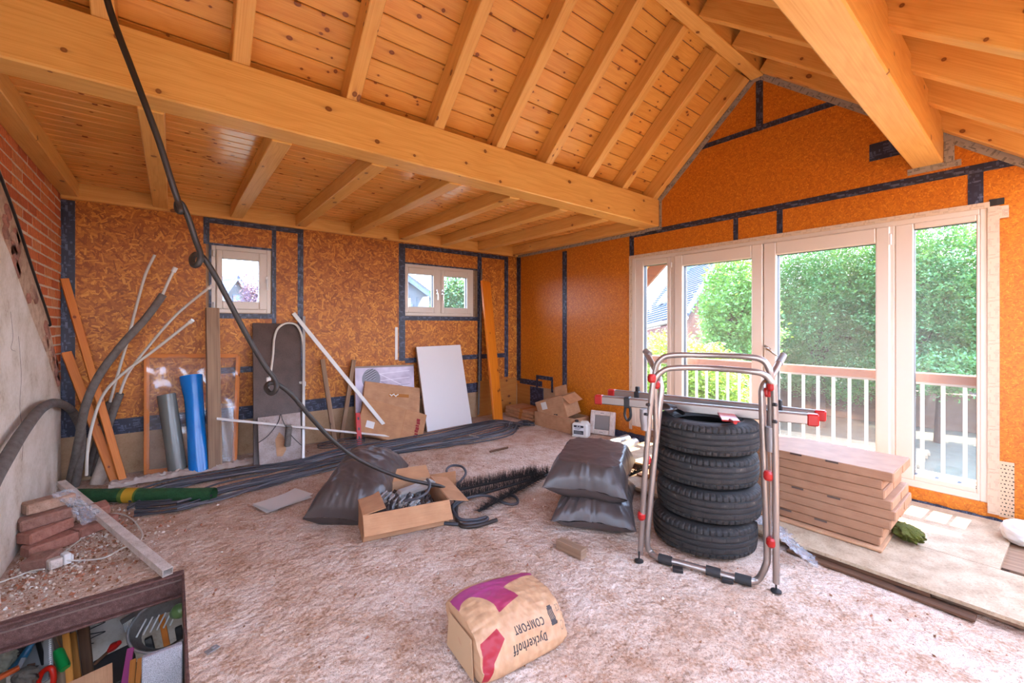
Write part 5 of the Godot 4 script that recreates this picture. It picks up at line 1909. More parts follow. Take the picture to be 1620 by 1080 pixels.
func build_thick_cable() -> void:
	var p := []
	for q in [Vector3(-0.245, 3.026, -2.604), Vector3(-0.226, 2.873, -2.614), Vector3(-0.188, 2.731, -2.609), Vector3(-0.147, 2.601, -2.602), Vector3(-0.097, 2.443, -2.6), Vector3(-0.047, 2.28, -2.599), Vector3(-0.001, 2.103, -2.6), Vector3(0.023, 2.018, -2.607), Vector3(0.033, 1.966, -2.587), Vector3(0.021, 1.978, -2.609), Vector3(0.021, 2.015, -2.634), Vector3(0.038, 2.011, -2.634), Vector3(0.063, 1.948, -2.639), Vector3(0.091, 1.851, -2.655), Vector3(0.111, 1.775, -2.639), Vector3(0.103, 1.726, -2.633), Vector3(0.083, 1.721, -2.661), Vector3(0.08, 1.761, -2.703), Vector3(0.101, 1.785, -2.724), Vector3(0.132, 1.76, -2.712), Vector3(0.181, 1.673, -2.724), Vector3(0.248, 1.53, -2.747), Vector3(0.334, 1.346, -2.781), Vector3(0.421, 1.179, -2.801), Vector3(0.469, 1.103, -2.801), Vector3(0.473, 1.049, -2.785), Vector3(0.452, 1.021, -2.815), Vector3(0.432, 1.048, -2.856), Vector3(0.452, 1.074, -2.879), Vector3(0.497, 1.063, -2.868), Vector3(0.578, 0.987, -2.893), Vector3(0.694, 0.829, -2.928), Vector3(0.834, 0.655, -2.97), Vector3(0.986, 0.507, -2.989), Vector3(1.161, 0.385, -2.977), Vector3(1.333, 0.292, -2.929), Vector3(1.486, 0.23, -2.909), Vector3(1.604, 0.187, -2.879), Vector3(1.723, 0.09, -2.941), Vector3(1.737, 0.03, -2.867), Vector3(1.654, 0.016, -2.731), Vector3(1.581, 0.016, -2.559), Vector3(1.654, 0.016, -2.477), Vector3(1.828, 0.016, -2.46)]:
		p.append(q)
	one("thick_cable", tube(sb(), smooth(p, 5), 0.0138, 10), M.cable, "thick dark cable with small loops hanging from the roof down into the open carton", "cable")
	p = []
	for q in [Vector3(1.78, 0.04, -3.109), Vector3(1.869, 0.05, -3.147), Vector3(1.934, 0.07, -3.334), Vector3(1.995, 0.08, -3.462), Vector3(2.091, 0.08, -3.522), Vector3(2.159, 0.07, -3.46), Vector3(2.109, 0.06, -3.315), Vector3(2, 0.04, -3.227), Vector3(1.874, 0.03, -3.156), Vector3(1.73, 0.02, -3.013), Vector3(1.69, 0.012, -2.885)]:
		p.append(q)
	one("cable_loop", tube(sb(), smooth(p, 5), 0.011, 8), M.cable_dark, "upright loop of dark cable right behind the open carton", "cable")
	p = []
	for q in [Vector3(1.64, 0.016, -2.798), Vector3(1.74, 0.04, -2.835), Vector3(1.859, 0.05, -2.847), Vector3(1.994, 0.04, -2.803), Vector3(2.046, 0.02, -2.636), Vector3(2.121, 0.016, -2.587), Vector3(2.17, 0.03, -2.662), Vector3(2.137, 0.03, -2.754)]:
		p.append(q)
	one("cable_loop", tube(sb(), smooth(p, 5), 0.011, 8), M.cable_dark, "dark cable arching from the carton corner to the bristled strips", "cable")
	p = []
	for q in [Vector3(1.509, 0.016, -2.653), Vector3(1.593, 0.016, -2.561), Vector3(1.737, 0.016, -2.496), Vector3(1.795, 0.016, -2.539), Vector3(1.698, 0.018, -2.559), Vector3(1.609, 0.03, -2.622), Vector3(1.672, 0.04, -2.815), Vector3(1.846, 0.03, -2.921)]:
		p.append(q)
	one("cable_loop", tube(sb(), smooth(p, 5), 0.012, 8), M.cable_dark, "dark cable lying along the front right corner of the open carton", "cable")
	# cable coming out of the carton
	p = []
	for q in [Vector3(1.239, 0.22, -2.723), Vector3(1.306, 0.238, -2.669), Vector3(1.384, 0.261, -2.671), Vector3(1.421, 0.299, -2.705), Vector3(1.454, 0.294, -2.807)]:
		p.append(q)
	one("cable_loop", tube(sb(), smooth(p, 5), 0.010, 8), M.cable_dark, "short dark cable bent over the fittings inside the open carton", "cable")


func build_floor_cables() -> void:
	var root := thing("cable_bundle", "long bundle of dark cables looped across the floor below the low wall", "cable bundle", Vector3(1.9, 0, -4.6))
	var o := root.position
	# centre lines of the two runs and the turn at the right end
	var up := [Vector3(-0.264, 0, -4.529), Vector3(-0.044, 0, -4.717), Vector3(0.26, 0, -4.76), Vector3(0.608, 0, -4.759), Vector3(0.992, 0, -4.736), Vector3(1.448, 0, -4.803), Vector3(2.018, 0, -4.783), Vector3(2.587, 0, -4.757), Vector3(3.157, 0, -4.836), Vector3(3.68, 0, -4.89)]
	var down := [Vector3(3.429, 0, -4.487), Vector3(2.834, 0, -4.411), Vector3(2.438, 0, -4.482), Vector3(2.059, 0, -4.525), Vector3(1.667, 0, -4.542), Vector3(1.355, 0, -4.496), Vector3(0.984, 0, -4.435), Vector3(0.655, 0, -4.364), Vector3(0.323, 0, -4.319), Vector3(0.03, 0, -4.249), Vector3(-0.217, 0, -4.359), Vector3(-0.358, 0, -4.559)]
	for k in 15:
		var r := RandomNumberGenerator.new()
		r.seed = 900 + k
		var pts := []
		var h := 0.010 + 0.010 * (k % 4)
		var slip := r.randf_range(-0.15, 0.15)
		var sway := r.randf() * TAU
		var mid := r.randf_range(0.0, 0.5)
		for i in up.size():
			var p: Vector3 = up[i]
			pts.append(p - o + Vector3(0, h, slip * (0.7 + 0.5 * sin(i * 0.9 + sway)) + r.randfn() * 0.022))
		var ext := r.randf_range(-0.35, 0.12)
		var tip := Vector3(3.9, 0, -4.615)
		pts.append(tip - o + Vector3(ext, h, 0.10 + slip * 0.5))
		pts.append(tip - o + Vector3(ext + 0.02, h + 0.004, 0.0 - slip * 0.5 - 0.06))
		slip = r.randf_range(-0.16, 0.16)
		for i in down.size():
			if i > down.size() - 3 and k % 3 == 0:
				break
			var p: Vector3 = down[i]
			pts.append(p - o + Vector3(0, h + 0.006 * sin(i * 1.3 + k), slip * (0.7 + 0.5 * sin(i * 0.8 + sway)) + r.randfn() * 0.026))
		pts.reverse()
		if k % 3 != 0:
			pts.pop_front()
		mi("cable_strand", tube(sb(), smooth(pts, 4), [0.0075, 0.006, 0.0085][k % 3], 7), [M.cable_grey, M.cable_dark, M.cable_dark][k % 3], root)
	# tie
	mi("cable_tie", tube(sb(), [Vector3(2.891, 0.05, -4.386) - o + Vector3(0, 0, -0.08), Vector3(2.881, 0.055, -4.37) - o + Vector3(0.03, 0, 0.08)], 0.005, 6), M.cable_white, root)
	# a coil near the wall
	var p := []
	for i in 44:
		var a := i * 0.33
		p.append(Vector3(1.632, 0.02, -5.036) + Vector3(0.26 * cos(a) - 0.1, 0.004 * i * 0.3 + 0.02 * (1 + sin(a)), 0.17 * sin(a) - 0.02))
	one("cable_coil", tube(sb(), smooth(p, 2), 0.006, 6), M.cable_dark, "loose coil of thin dark cable on the floor at the foot of the leaning sticks", "cable")


# ---------------------------------------------------------------- left corner

func stick(called: String, label: String, category: String, a: Vector3, b: Vector3, wide: float, high: float, m: Material, facing: Vector3, group := "") -> MeshInstance3D:
	# a straight lath from a to b whose narrow side looks along "facing"
	var mid := (a + b) / 2.0
	return one(called, bar(sb(), a - mid, b - mid, wide, high, facing, 0.003), m, label, category, group, Transform3D(Basis(), mid))


func pipe(called: String, label: String, category: String, pts: Array, r: float, m: Material) -> MeshInstance3D:
	return one(called, tube(sb(), smooth(pts, 6), r, 12), m, label, category)


func build_left_corner() -> void:
	stick("timber", "longer of two orange square timbers leaning in the corner by the bricks", "timber", Vector3(-0.336, 0, -5.118), Vector3(-0.747, 1.83, -5.43), 0.055, 0.04, M.stud, Vector3(0.3, 0, 1))
	stick("timber", "shorter of two orange square timbers leaning in the corner by the bricks", "timber", Vector3(-0.388, 0, -5.161), Vector3(-0.727, 1.181, -5.37), 0.065, 0.045, M.stud, Vector3(0.3, 0, 1))
	# insulated pipes standing in the corner
	pipe("insulated_pipe", "grey foam covered pipe arching from the corner towards the camera along the plaster wall", "pipe", [Vector3(-0.663, 0.014, -5.294), Vector3(-0.637, 0.176, -5.249), Vector3(-0.613, 0.374, -5.203), Vector3(-0.618, 0.549, -5.182), Vector3(-0.695, 0.666, -5.366), Vector3(-0.69, 0.824, -4.725), Vector3(-0.69, 0.855, -4.239), Vector3(-0.69, 0.794, -3.799), Vector3(-0.69, 0.714, -3.474), Vector3(-0.68, 0.647, -3.162), Vector3(-0.68, 0.539, -2.944), Vector3(-0.68, -0.15, -2.32), Vector3(-0.68, -0.60, -2.3)], 0.031, M.pipe_foam)
	var root := thing("insulated_pipe", "tall grey foam covered pipe bending right with a bare white end", "pipe", Vector3(-0.694, 0, -5.329))
	var o := root.position
	var pts := []
	for q in [Vector3(-0.701, 0.031, -5.326), Vector3(-0.664, 0.21, -5.244), Vector3(-0.612, 0.477, -5.1), Vector3(-0.562, 0.754, -4.996), Vector3(-0.474, 1.006, -4.952), Vector3(-0.327, 1.263, -4.923), Vector3(-0.175, 1.487, -4.93), Vector3(-0.063, 1.693, -4.943)]:
		pts.append(q - o)
	mi("foam_sleeve", tube(sb(), smooth(pts, 6), 0.030, 12), M.pipe_foam, root)
	pts = []
	for q in [Vector3(-0.072, 1.675, -4.944), Vector3(-0.032, 1.797, -4.944), Vector3(0.012, 1.914, -4.934)]:
		pts.append(q - o)
	mi("end_cap", tube(sb(), [Vector3(0.008, 1.902, -4.935) - o, Vector3(0.026, 1.944, -4.933) - o], 0.019, 10), M.white, mi("white_pipe", tube(sb(), smooth(pts, 4), 0.012, 10), M.cable_white, root))
	root = thing("insulated_pipe", "short dark foam covered pipe stub beside the orange timbers", "pipe", Vector3(-0.53, 0, -5.198))
	o = root.position
	pts = []
	for q in [Vector3(-0.547, 0.056, -5.369), Vector3(-0.495, 0.323, -5.339), Vector3(-0.433, 0.579, -5.303), Vector3(-0.371, 0.796, -5.266)]:
		pts.append(q - o)
	mi("foam_sleeve", tube(sb(), smooth(pts, 5), 0.030, 12), M.pipe_foam, root)
	pts = []
	for q in [Vector3(-0.375, 0.779, -5.27), Vector3(-0.312, 0.981, -5.219), Vector3(-0.169, 1.223, -5.13), Vector3(0.035, 1.519, -4.992), Vector3(0.274, 1.773, -4.84)]:
		pts.append(q - o)
	mi("end_cap", tube(sb(), [Vector3(0.265, 1.761, -4.847) - o, Vector3(0.292, 1.784, -4.825) - o], 0.017, 10), M.white, mi("white_pipe", tube(sb(), smooth(pts, 6), 0.0115, 10), M.cable_white, root))
	root = thing("insulated_pipe", "dark pipe stub with a thin white pipe rising steeply to the highest tip", "pipe", Vector3(-0.564, 0, -5.225))
	o = root.position
	pts = []
	for q in [Vector3(-0.599, 0.039, -5.475), Vector3(-0.556, 0.268, -5.452), Vector3(-0.498, 0.522, -5.419), Vector3(-0.449, 0.707, -5.392)]:
		pts.append(q - o)
	mi("foam_sleeve", tube(sb(), smooth(pts, 5), 0.028, 12), M.pipe_foam, root)
	pts = []
	for q in [Vector3(-0.449, 0.707, -5.392), Vector3(-0.377, 1.033, -5.348), Vector3(-0.318, 1.297, -5.313), Vector3(-0.254, 1.62, -5.275), Vector3(-0.195, 1.887, -5.241), Vector3(-0.126, 2.077, -5.198)]:
		pts.append(q - o)
	mi("white_pipe", tube(sb(), smooth(pts, 6), 0.012, 10), M.cable_white, root)
	pts = [Vector3(-0.569, 0.138, -5.092), Vector3(-0.561, 0.353, -5.085), Vector3(-0.528, 0.588, -5.072), Vector3(-0.454, 0.835, -5.025), Vector3(-0.316, 1.017, -4.94), Vector3(-0.117, 1.206, -4.806), Vector3(0.128, 1.453, -4.636)]
	root = thing("white_pipe", "thin white pipe curving from the corner up to the lowest white tip", "pipe", Vector3(-0.63, 0, -5.639))
	o = root.position
	var loc := []
	for q in pts:
		loc.append(q - o)
	mi("tube", tube(sb(), smooth(loc, 6), 0.0115, 10), M.cable_white, root)
	mi("end_cap", tube(sb(), [Vector3(0.119, 1.442, -4.643) - o, Vector3(0.141, 1.464, -4.626) - o], 0.017, 10), M.white, root)
	# grey stub of pipe at the foot
	root = thing("pipe_stub", "wide dusty grey pipe stub standing at the wall behind the green roll", "pipe", Vector3(-0.525, 0, -5.157))
	mi("tube", tube(sb(), [Vector3(0, 0, -0.1), Vector3(0.06, 0.22, -0.16)], 0.05, 14), M.concrete, root)
	# frame with clear film
	root = thing("film_screen", "slim wooden frame covered with clear film leaning behind the plank and rolls", "frame", Vector3(0.135, 0, -5.275))
	o = root.position
	var a := Vector3(-0.189, 0, -5.33) - o
	var b := Vector3(0.495, 0, -5.134) - o
	var c := Vector3(0.56, 1.084, -5.45) - o
	var d := Vector3(-0.193, 1.119, -5.45) - o
	for e in [[a, d], [b, c], [d, c], [a + Vector3(0, 0.02, 0), b + Vector3(0, 0.02, 0)]]:
		mi("frame_bar", bar(sb(), e[0], e[1], 0.042, 0.03, Vector3(0, 0.2, 1), 0.003), M.stud, root)
	var film := grid(sb(), 24, 24, func(u: float, v: float) -> Vector3:
		var p: Vector3 = (a.lerp(b, u)).lerp(d.lerp(c, u), v)
		return p + Vector3(0, 0, 0.02 + 0.006 * sin(u * 17.0 + v * 9.0) + 0.006 * sin(v * 23.0)))
	mi("film", film, M.clear_film, root)
	# rolls standing against the frame
	roll("foil_roll", "standing roll of dark grey foil beside the blue roll", Vector3(0.046, 0, -5.186), Vector3(-0.04, 0.743, -5.33), 0.078, M.grey_film)
	roll("foil_roll", "standing roll of bright blue foil with a flared top", Vector3(0.204, 0, -5.104), Vector3(0.162, 0.913, -5.33), 0.085, M.blue_film)
	var plank_a := Vector3(0.328, 0, -5.074)
	var plank_b := Vector3(0.32, 1.594, -5.28)
	stick("plank", "upright weathered plank leaning beside the single window, topping the blue roll", "plank", plank_a, plank_b, 0.115, 0.045, M.old_wood, Vector3(0.2, 0.2, 1))
	var strip := grid(sb(), 8, 20, func(u: float, v: float) -> Vector3:
		return Vector3(lerpf(-0.07, 0.07, u), v * 0.62, -0.10 * v + 0.015 * sin(u * 6.0 + v * 4.0)))
	one("film_roll", strip, M.film, "narrow strip of clear film leaning right of the weathered plank", "film", "", xf(Vector3(0.424, 0, -5.116)))


func roll(called: String, label: String, a: Vector3, b: Vector3, r: float, m: Material) -> void:
	var root := thing(called, label, "roll", a)
	var d := b - a
	var x := d.normalized()
	var side := x.cross(Vector3.BACK).normalized()
	var fwd := side.cross(x)
	var blue: bool = m == M.blue_film
	# wound sheet: a spiral of two turns
	var st := grid(sb(), 64, 24, func(u: float, v: float) -> Vector3:
		var ang := u * TAU * 1.55 + 0.6
		var rr := r * (1.0 - 0.14 * u) * (1.0 + 0.03 * sin(ang * 3.0 + v * 4.0))
		if blue:
			rr *= 1.0 + 0.16 * smoothstep(0.72, 1.0, v) * (1.0 + 0.8 * cos(ang + 2.6)) - 0.10 * smoothstep(0.15, 0.5, v) * (1.0 - v)
		return x * d.length() * v + (side * cos(ang) + fwd * sin(ang)) * rr, Vector2.ONE, true)
	mi("sheet", st, m, root)
	mi("core", tube(sb(), [x * 0.01, x * (d.length() - 0.03)], r * 0.45, 14), M.black if blue else M.card, root)


# ---------------------------------------------------------------- along the low wall

func leaning(a: Vector3, b: Vector3, width_dir: Vector3) -> Transform3D:
	# local x along the width, y from the foot a up to the head b, z out of the face
	var y := (b - a).normalized()
	var x := (width_dir - y * width_dir.dot(y)).normalized()
	return Transform3D(Basis(x, y, x.cross(y)), a)


func build_back_row() -> void:
	# big dark board with two hooks and a looped grey hose
	var foot := Vector3(0.876, 0, -4.957)
	var head := Vector3(0.931, 1.434, -5.45)
	var tr := leaning(foot, head, Vector3(1, 0, 0.0))
	var hgt := foot.distance_to(head)
	var root := thing("dark_board", "tall dark brown board leaning under the single window", "board", foot)
	var lt := Transform3D(tr.basis, Vector3.ZERO)
	var st := sb()
	box(st, Vector3(0.475, hgt, 0.025), lt * xf(Vector3(0, hgt / 2, 0)), 0.004)
	mi("panel", st, M.dark_board, root)
	st = sb()
	box(st, Vector3(0.035, 0.06, 0.03), lt * xf(Vector3(-0.11, 0.78, 0.025)), 0.006)
	mi("bracket", st, M.white, root)
	var hose := []
	for q in [Vector3(0.827, 0.831, -5.23), Vector3(0.869, 1.1, -5.3), Vector3(0.889, 1.272, -5.35), Vector3(0.938, 1.392, -5.38), Vector3(1.032, 1.442, -5.4), Vector3(1.129, 1.413, -5.39), Vector3(1.174, 1.267, -5.35), Vector3(1.172, 1.015, -5.28), Vector3(1.158, 0.777, -5.22)]:
		hose.append(q)
	root = thing("hose", "pale grey bent hose hooked over the top of the dark board", "hose", foot)
	var loc := []
	for q in hose:
		loc.append(q - foot)
	mi("tube", tube(sb(), smooth(loc, 5), 0.012, 10), M.cable_white, root)
	st = sb()
	box(st, Vector3(0.045, 0.05, 0.04), xf(Vector3(0.815, 0.832, -5.23) - foot), 0.008)
	mi("fitting", st, M.white, root)
	st = sb()
	box(st, Vector3(0.075, 0.06, 0.05), xf(Vector3(1.147, 0.756, -5.23) - foot), 0.008)
	mi("fitting", st, M.white, root)
	# zinc edge strip standing right of the board
	stick("metal_strip", "thin grey metal strip standing at the right edge of the dark board", "strip", Vector3(1.086, 0, -4.895), Vector3(1.214, 1.524, -5.44), 0.03, 0.012, M.zinc, Vector3(0, 0, 1))
	# paler board in front
	foot = Vector3(0.882, 0, -4.926)
	head = Vector3(0.875, 0.483, -4.98)
	tr = leaning(foot, head, Vector3(1, 0, -0.06))
	hgt = foot.distance_to(head)
	root = thing("grey_board", "small grey board with a worn brown patch leaning on the dark one", "board", foot)
	lt = Transform3D(tr.basis, Vector3.ZERO)
	st = sb()
	box(st, Vector3(0.40, hgt, 0.02), lt * xf(Vector3(0, hgt / 2, 0)), 0.003)
	mi("panel", st, M.pale_board, root)
	st = sb()
	slab(st, PackedVector2Array([Vector2(-0.04, 0.07), Vector2(0.01, 0.06), Vector2(0.05, 0.12), Vector2(0.03, 0.26), Vector2(-0.01, 0.31), Vector2(-0.05, 0.24)]), 0.002, lt * xf(Vector3(0, 0, 0.0115)))
	mi("worn_patch", st, M.card, root)
	root = thing("cable_plug", "grey box connector on a thin black cord hanging on the small grey board", "connector", Vector3(0.94, 0.266, -4.89))
	st = sb()
	box(st, Vector3(0.055, 0.21, 0.04), xf(Vector3(0, 0.0, 0), Vector3(0.05, 0.2, -0.06)), 0.008)
	mi("body", st, M.pipe_foam, root)
	st = sb()
	for k in 3:
		lathe(st, [Vector2(0, -0.012), Vector2(0.010, -0.010), Vector2(0.010, 0.01), Vector2(0, 0.012)], 10, xf(Vector3(0.02 - 0.015 * k, 0.115, 0.005), Vector3(0.3, 0, 0)))
	mi("socket", st, M.zinc, root)
	var p := []
	for q in [Vector3(0.672, 0.249, -4.88), Vector3(0.762, 0.308, -4.89), Vector3(0.854, 0.416, -4.93), Vector3(0.883, 0.492, -4.96), Vector3(0.895, 0.436, -4.93), Vector3(0.921, 0.37, -4.91), Vector3(0.942, 0.343, -4.9)]:
		p.append(q - root.position)
	mi("cord", tube(sb(), smooth(p, 4), 0.004, 6), M.black, root)
	p = []
	for q in [Vector3(0.956, 0.292, -4.88), Vector3(0.998, 0.232, -4.88), Vector3(1.062, 0.157, -4.87)]:
		p.append(q - root.position)
	mi("cord", tube(sb(), smooth(p, 4), 0.004, 6), M.black, root)
	# white plastic strips
	stick("white_strip", "long white strip leaning steeply from the tape down to the cartons", "strip", Vector3(2.172, 0.012, -5.07), Vector3(1.095, 1.559, -5.42), 0.045, 0.012, M.white, Vector3(0, 0.3, 1))
	stick("white_strip", "long white strip lying nearly level in front of the dark board and sticks", "strip", Vector3(0.33, 0.535, -4.884), Vector3(2.197, 0.02, -5.05), 0.03, 0.012, M.white, Vector3(0, 1, 0.5))
	# rough sticks
	stick("stick", "rough wooden stick leaning left, left of the pair by the cartons", "stick", Vector3(1.494, 0, -5.17), Vector3(1.413, 1.009, -5.42), 0.05, 0.03, M.old_wood, Vector3(0, 0.2, 1))
	stick("stick", "rough wooden stick leaning right, right of the pair by the cartons", "stick", Vector3(1.59, 0, -5.298), Vector3(1.788, 0.982, -5.42), 0.05, 0.03, M.old_wood, Vector3(0, 0.2, 1))
	# printed flat carton behind brown cartons
	foot = Vector3(2.172, 0, -5.206)
	foot.z = -5.33
	head = Vector3(2.195, 0.886, -5.43)
	tr = leaning(foot, head, Vector3(1, 0, 0))
	hgt = foot.distance_to(head)
	root = thing("printed_carton", "flat carton with a lilac printed picture behind the brown cartons", "carton", foot)
	lt = Transform3D(tr.basis, Vector3.ZERO)
	st = sb()
	box(st, Vector3(0.80, hgt, 0.05), lt * xf(Vector3(0, hgt / 2, 0)), 0.004)
	mi("box", st, M.card, root)
	st = sb()
	quad(st, lt * Vector3(-0.397, 0.003, 0.027), lt * Vector3(0.397, 0.003, 0.027), lt * Vector3(0.397, hgt - 0.003, 0.027), lt * Vector3(-0.397, hgt - 0.003, 0.027), Vector2(0, 1), Vector2(1, 1), Vector2(1, 0), Vector2(0, 0))
	mi("print", st, M.poster, root)
	# two brown cartons: the upper short one and the lower with a red strip
	foot = Vector3(2.131, 0, -4.973)
	foot.z = -5.12
	head = Vector3(2.279, 0.627, -5.36)
	tr = leaning(foot, head, Vector3(1, 0, 0))
	hgt = foot.distance_to(head)
	root = thing("brown_carton", "upper brown carton with a torn strip of tape leaning on the printed one", "carton", foot)
	lt = Transform3D(tr.basis, Vector3.ZERO)
	st = sb()
	box(st, Vector3(0.76, hgt, 0.05), lt * xf(Vector3(0.0, hgt / 2, 0)), 0.004)
	mi("box", st, M.card, root)
	st = sb()
	box(st, Vector3(0.27, 0.042, 0.002), lt * xf(Vector3(0.08, hgt * 0.80, 0.0262), Vector3(0, 0, 0.05)), 0.0)
	mi("torn_tape", st, M.chip_edge, root)
	st = sb()
	for k in 4:
		box(st, Vector3(0.04, 0.012, 0.003), lt * xf(Vector3(-0.03 + k * 0.028, hgt * 0.79 + 0.01 * (k % 2), 0.0265), Vector3(0, 0, 0.6 * (1 if k % 2 else -1))), 0.0)
	mi("torn_tape", st, M.white, root)
	foot = Vector3(2.068, 0, -4.881)
	foot.z = -5.03
	head = Vector3(2.254, 0.367, -5.22)
	tr = leaning(foot, head, Vector3(1, 0, 0.03))
	hgt = foot.distance_to(head)
	root = thing("brown_carton", "lower brown carton with a red print at its right edge and a white label", "carton", foot)
	lt = Transform3D(tr.basis, Vector3.ZERO)
	st = sb()
	box(st, Vector3(0.83, hgt, 0.05), lt * xf(Vector3(0.01, hgt / 2, 0)), 0.004)
	mi("box", st, M.card_light, root)
	st = sb()
	box(st, Vector3(0.10, 0.085, 0.002), lt * xf(Vector3(-0.26, 0.13, 0.0262)), 0.0)
	mi("label", st, M.white, root)
	st = sb()
	for k in 9:
		box(st, Vector3(0.045, 0.022 + 0.008 * (k % 3), 0.002), lt * xf(Vector3(0.325 + 0.006 * (k % 2), 0.05 + k * 0.037, 0.0262)), 0.0)
	mi("red_print", st, mat(Color(0.55, 0.12, 0.13), 0.7), root)
	st = sb()
	box(st, Vector3(0.002, hgt * 0.95, 0.001), lt * xf(Vector3(0.14, hgt * 0.5, 0.0258)), 0.0)
	mi("seam", st, M.chip_edge, root)
	# red level against the cartons
	root = thing("spirit_level", "red spirit level standing on end at the left of the cartons", "spirit level", Vector3(1.696, 0, -4.943))
	var q2 := Vector3(1.721, 0.377, -5.08) - root.position
	st = sb()
	bar(st, Vector3.ZERO, q2, 0.055, 0.02, Vector3(0, 0, 1), 0.003)
	mi("body", st, mat(Color(0.72, 0.06, 0.05), 0.4), root)
	st = sb()
	for f in [0.25, 0.5, 0.8]:
		bar(st, q2 * f + Vector3(0, 0, 0.0105), q2 * (f + 0.08) + Vector3(0, 0, 0.0105), 0.02, 0.002, Vector3(0, 0, 1), 0.0)
	mi("vial", st, M.black, root)
	# white panel
	foot = Vector3(3.009, 0, -5.136)
	head = Vector3(2.989, 1.12, -5.42)
	tr = leaning(foot, head, Vector3(1, 0, -0.02))
	hgt = foot.distance_to(head)
	root = thing("white_board", "large pale white panel leaning against the wall under the double window", "panel", foot)
	lt = Transform3D(tr.basis, Vector3.ZERO)
	st = sb()
	box(st, Vector3(0.72, hgt, 0.035), lt * xf(Vector3(0, hgt / 2, 0)), 0.004)
	mi("face", st, M.white_board, root)
	st = sb()
	box(st, Vector3(0.008, hgt, 0.037), lt * xf(Vector3(-0.362, hgt / 2, -0.002)), 0.002)
	mi("edge_band", st, M.old_wood, root)
	# orange plank
	stick("orange_plank", "tall wide orange plank leaning in the corner right of the double window", "plank", Vector3(3.787, 0, -5.064), Vector3(3.822, 2.101, -5.44), 0.205, 0.035, M.orange_plank, Vector3(0.25, 0.1, 1))
	# steel post behind the panel
	stick("thin_post", "thin grey post standing between the white panel and the orange plank", "post", Vector3(3.664, 0.045, -5.4), Vector3(3.757, 2.294, -5.45), 0.03, 0.012, M.pipe_foam, Vector3(0, 0, 1))


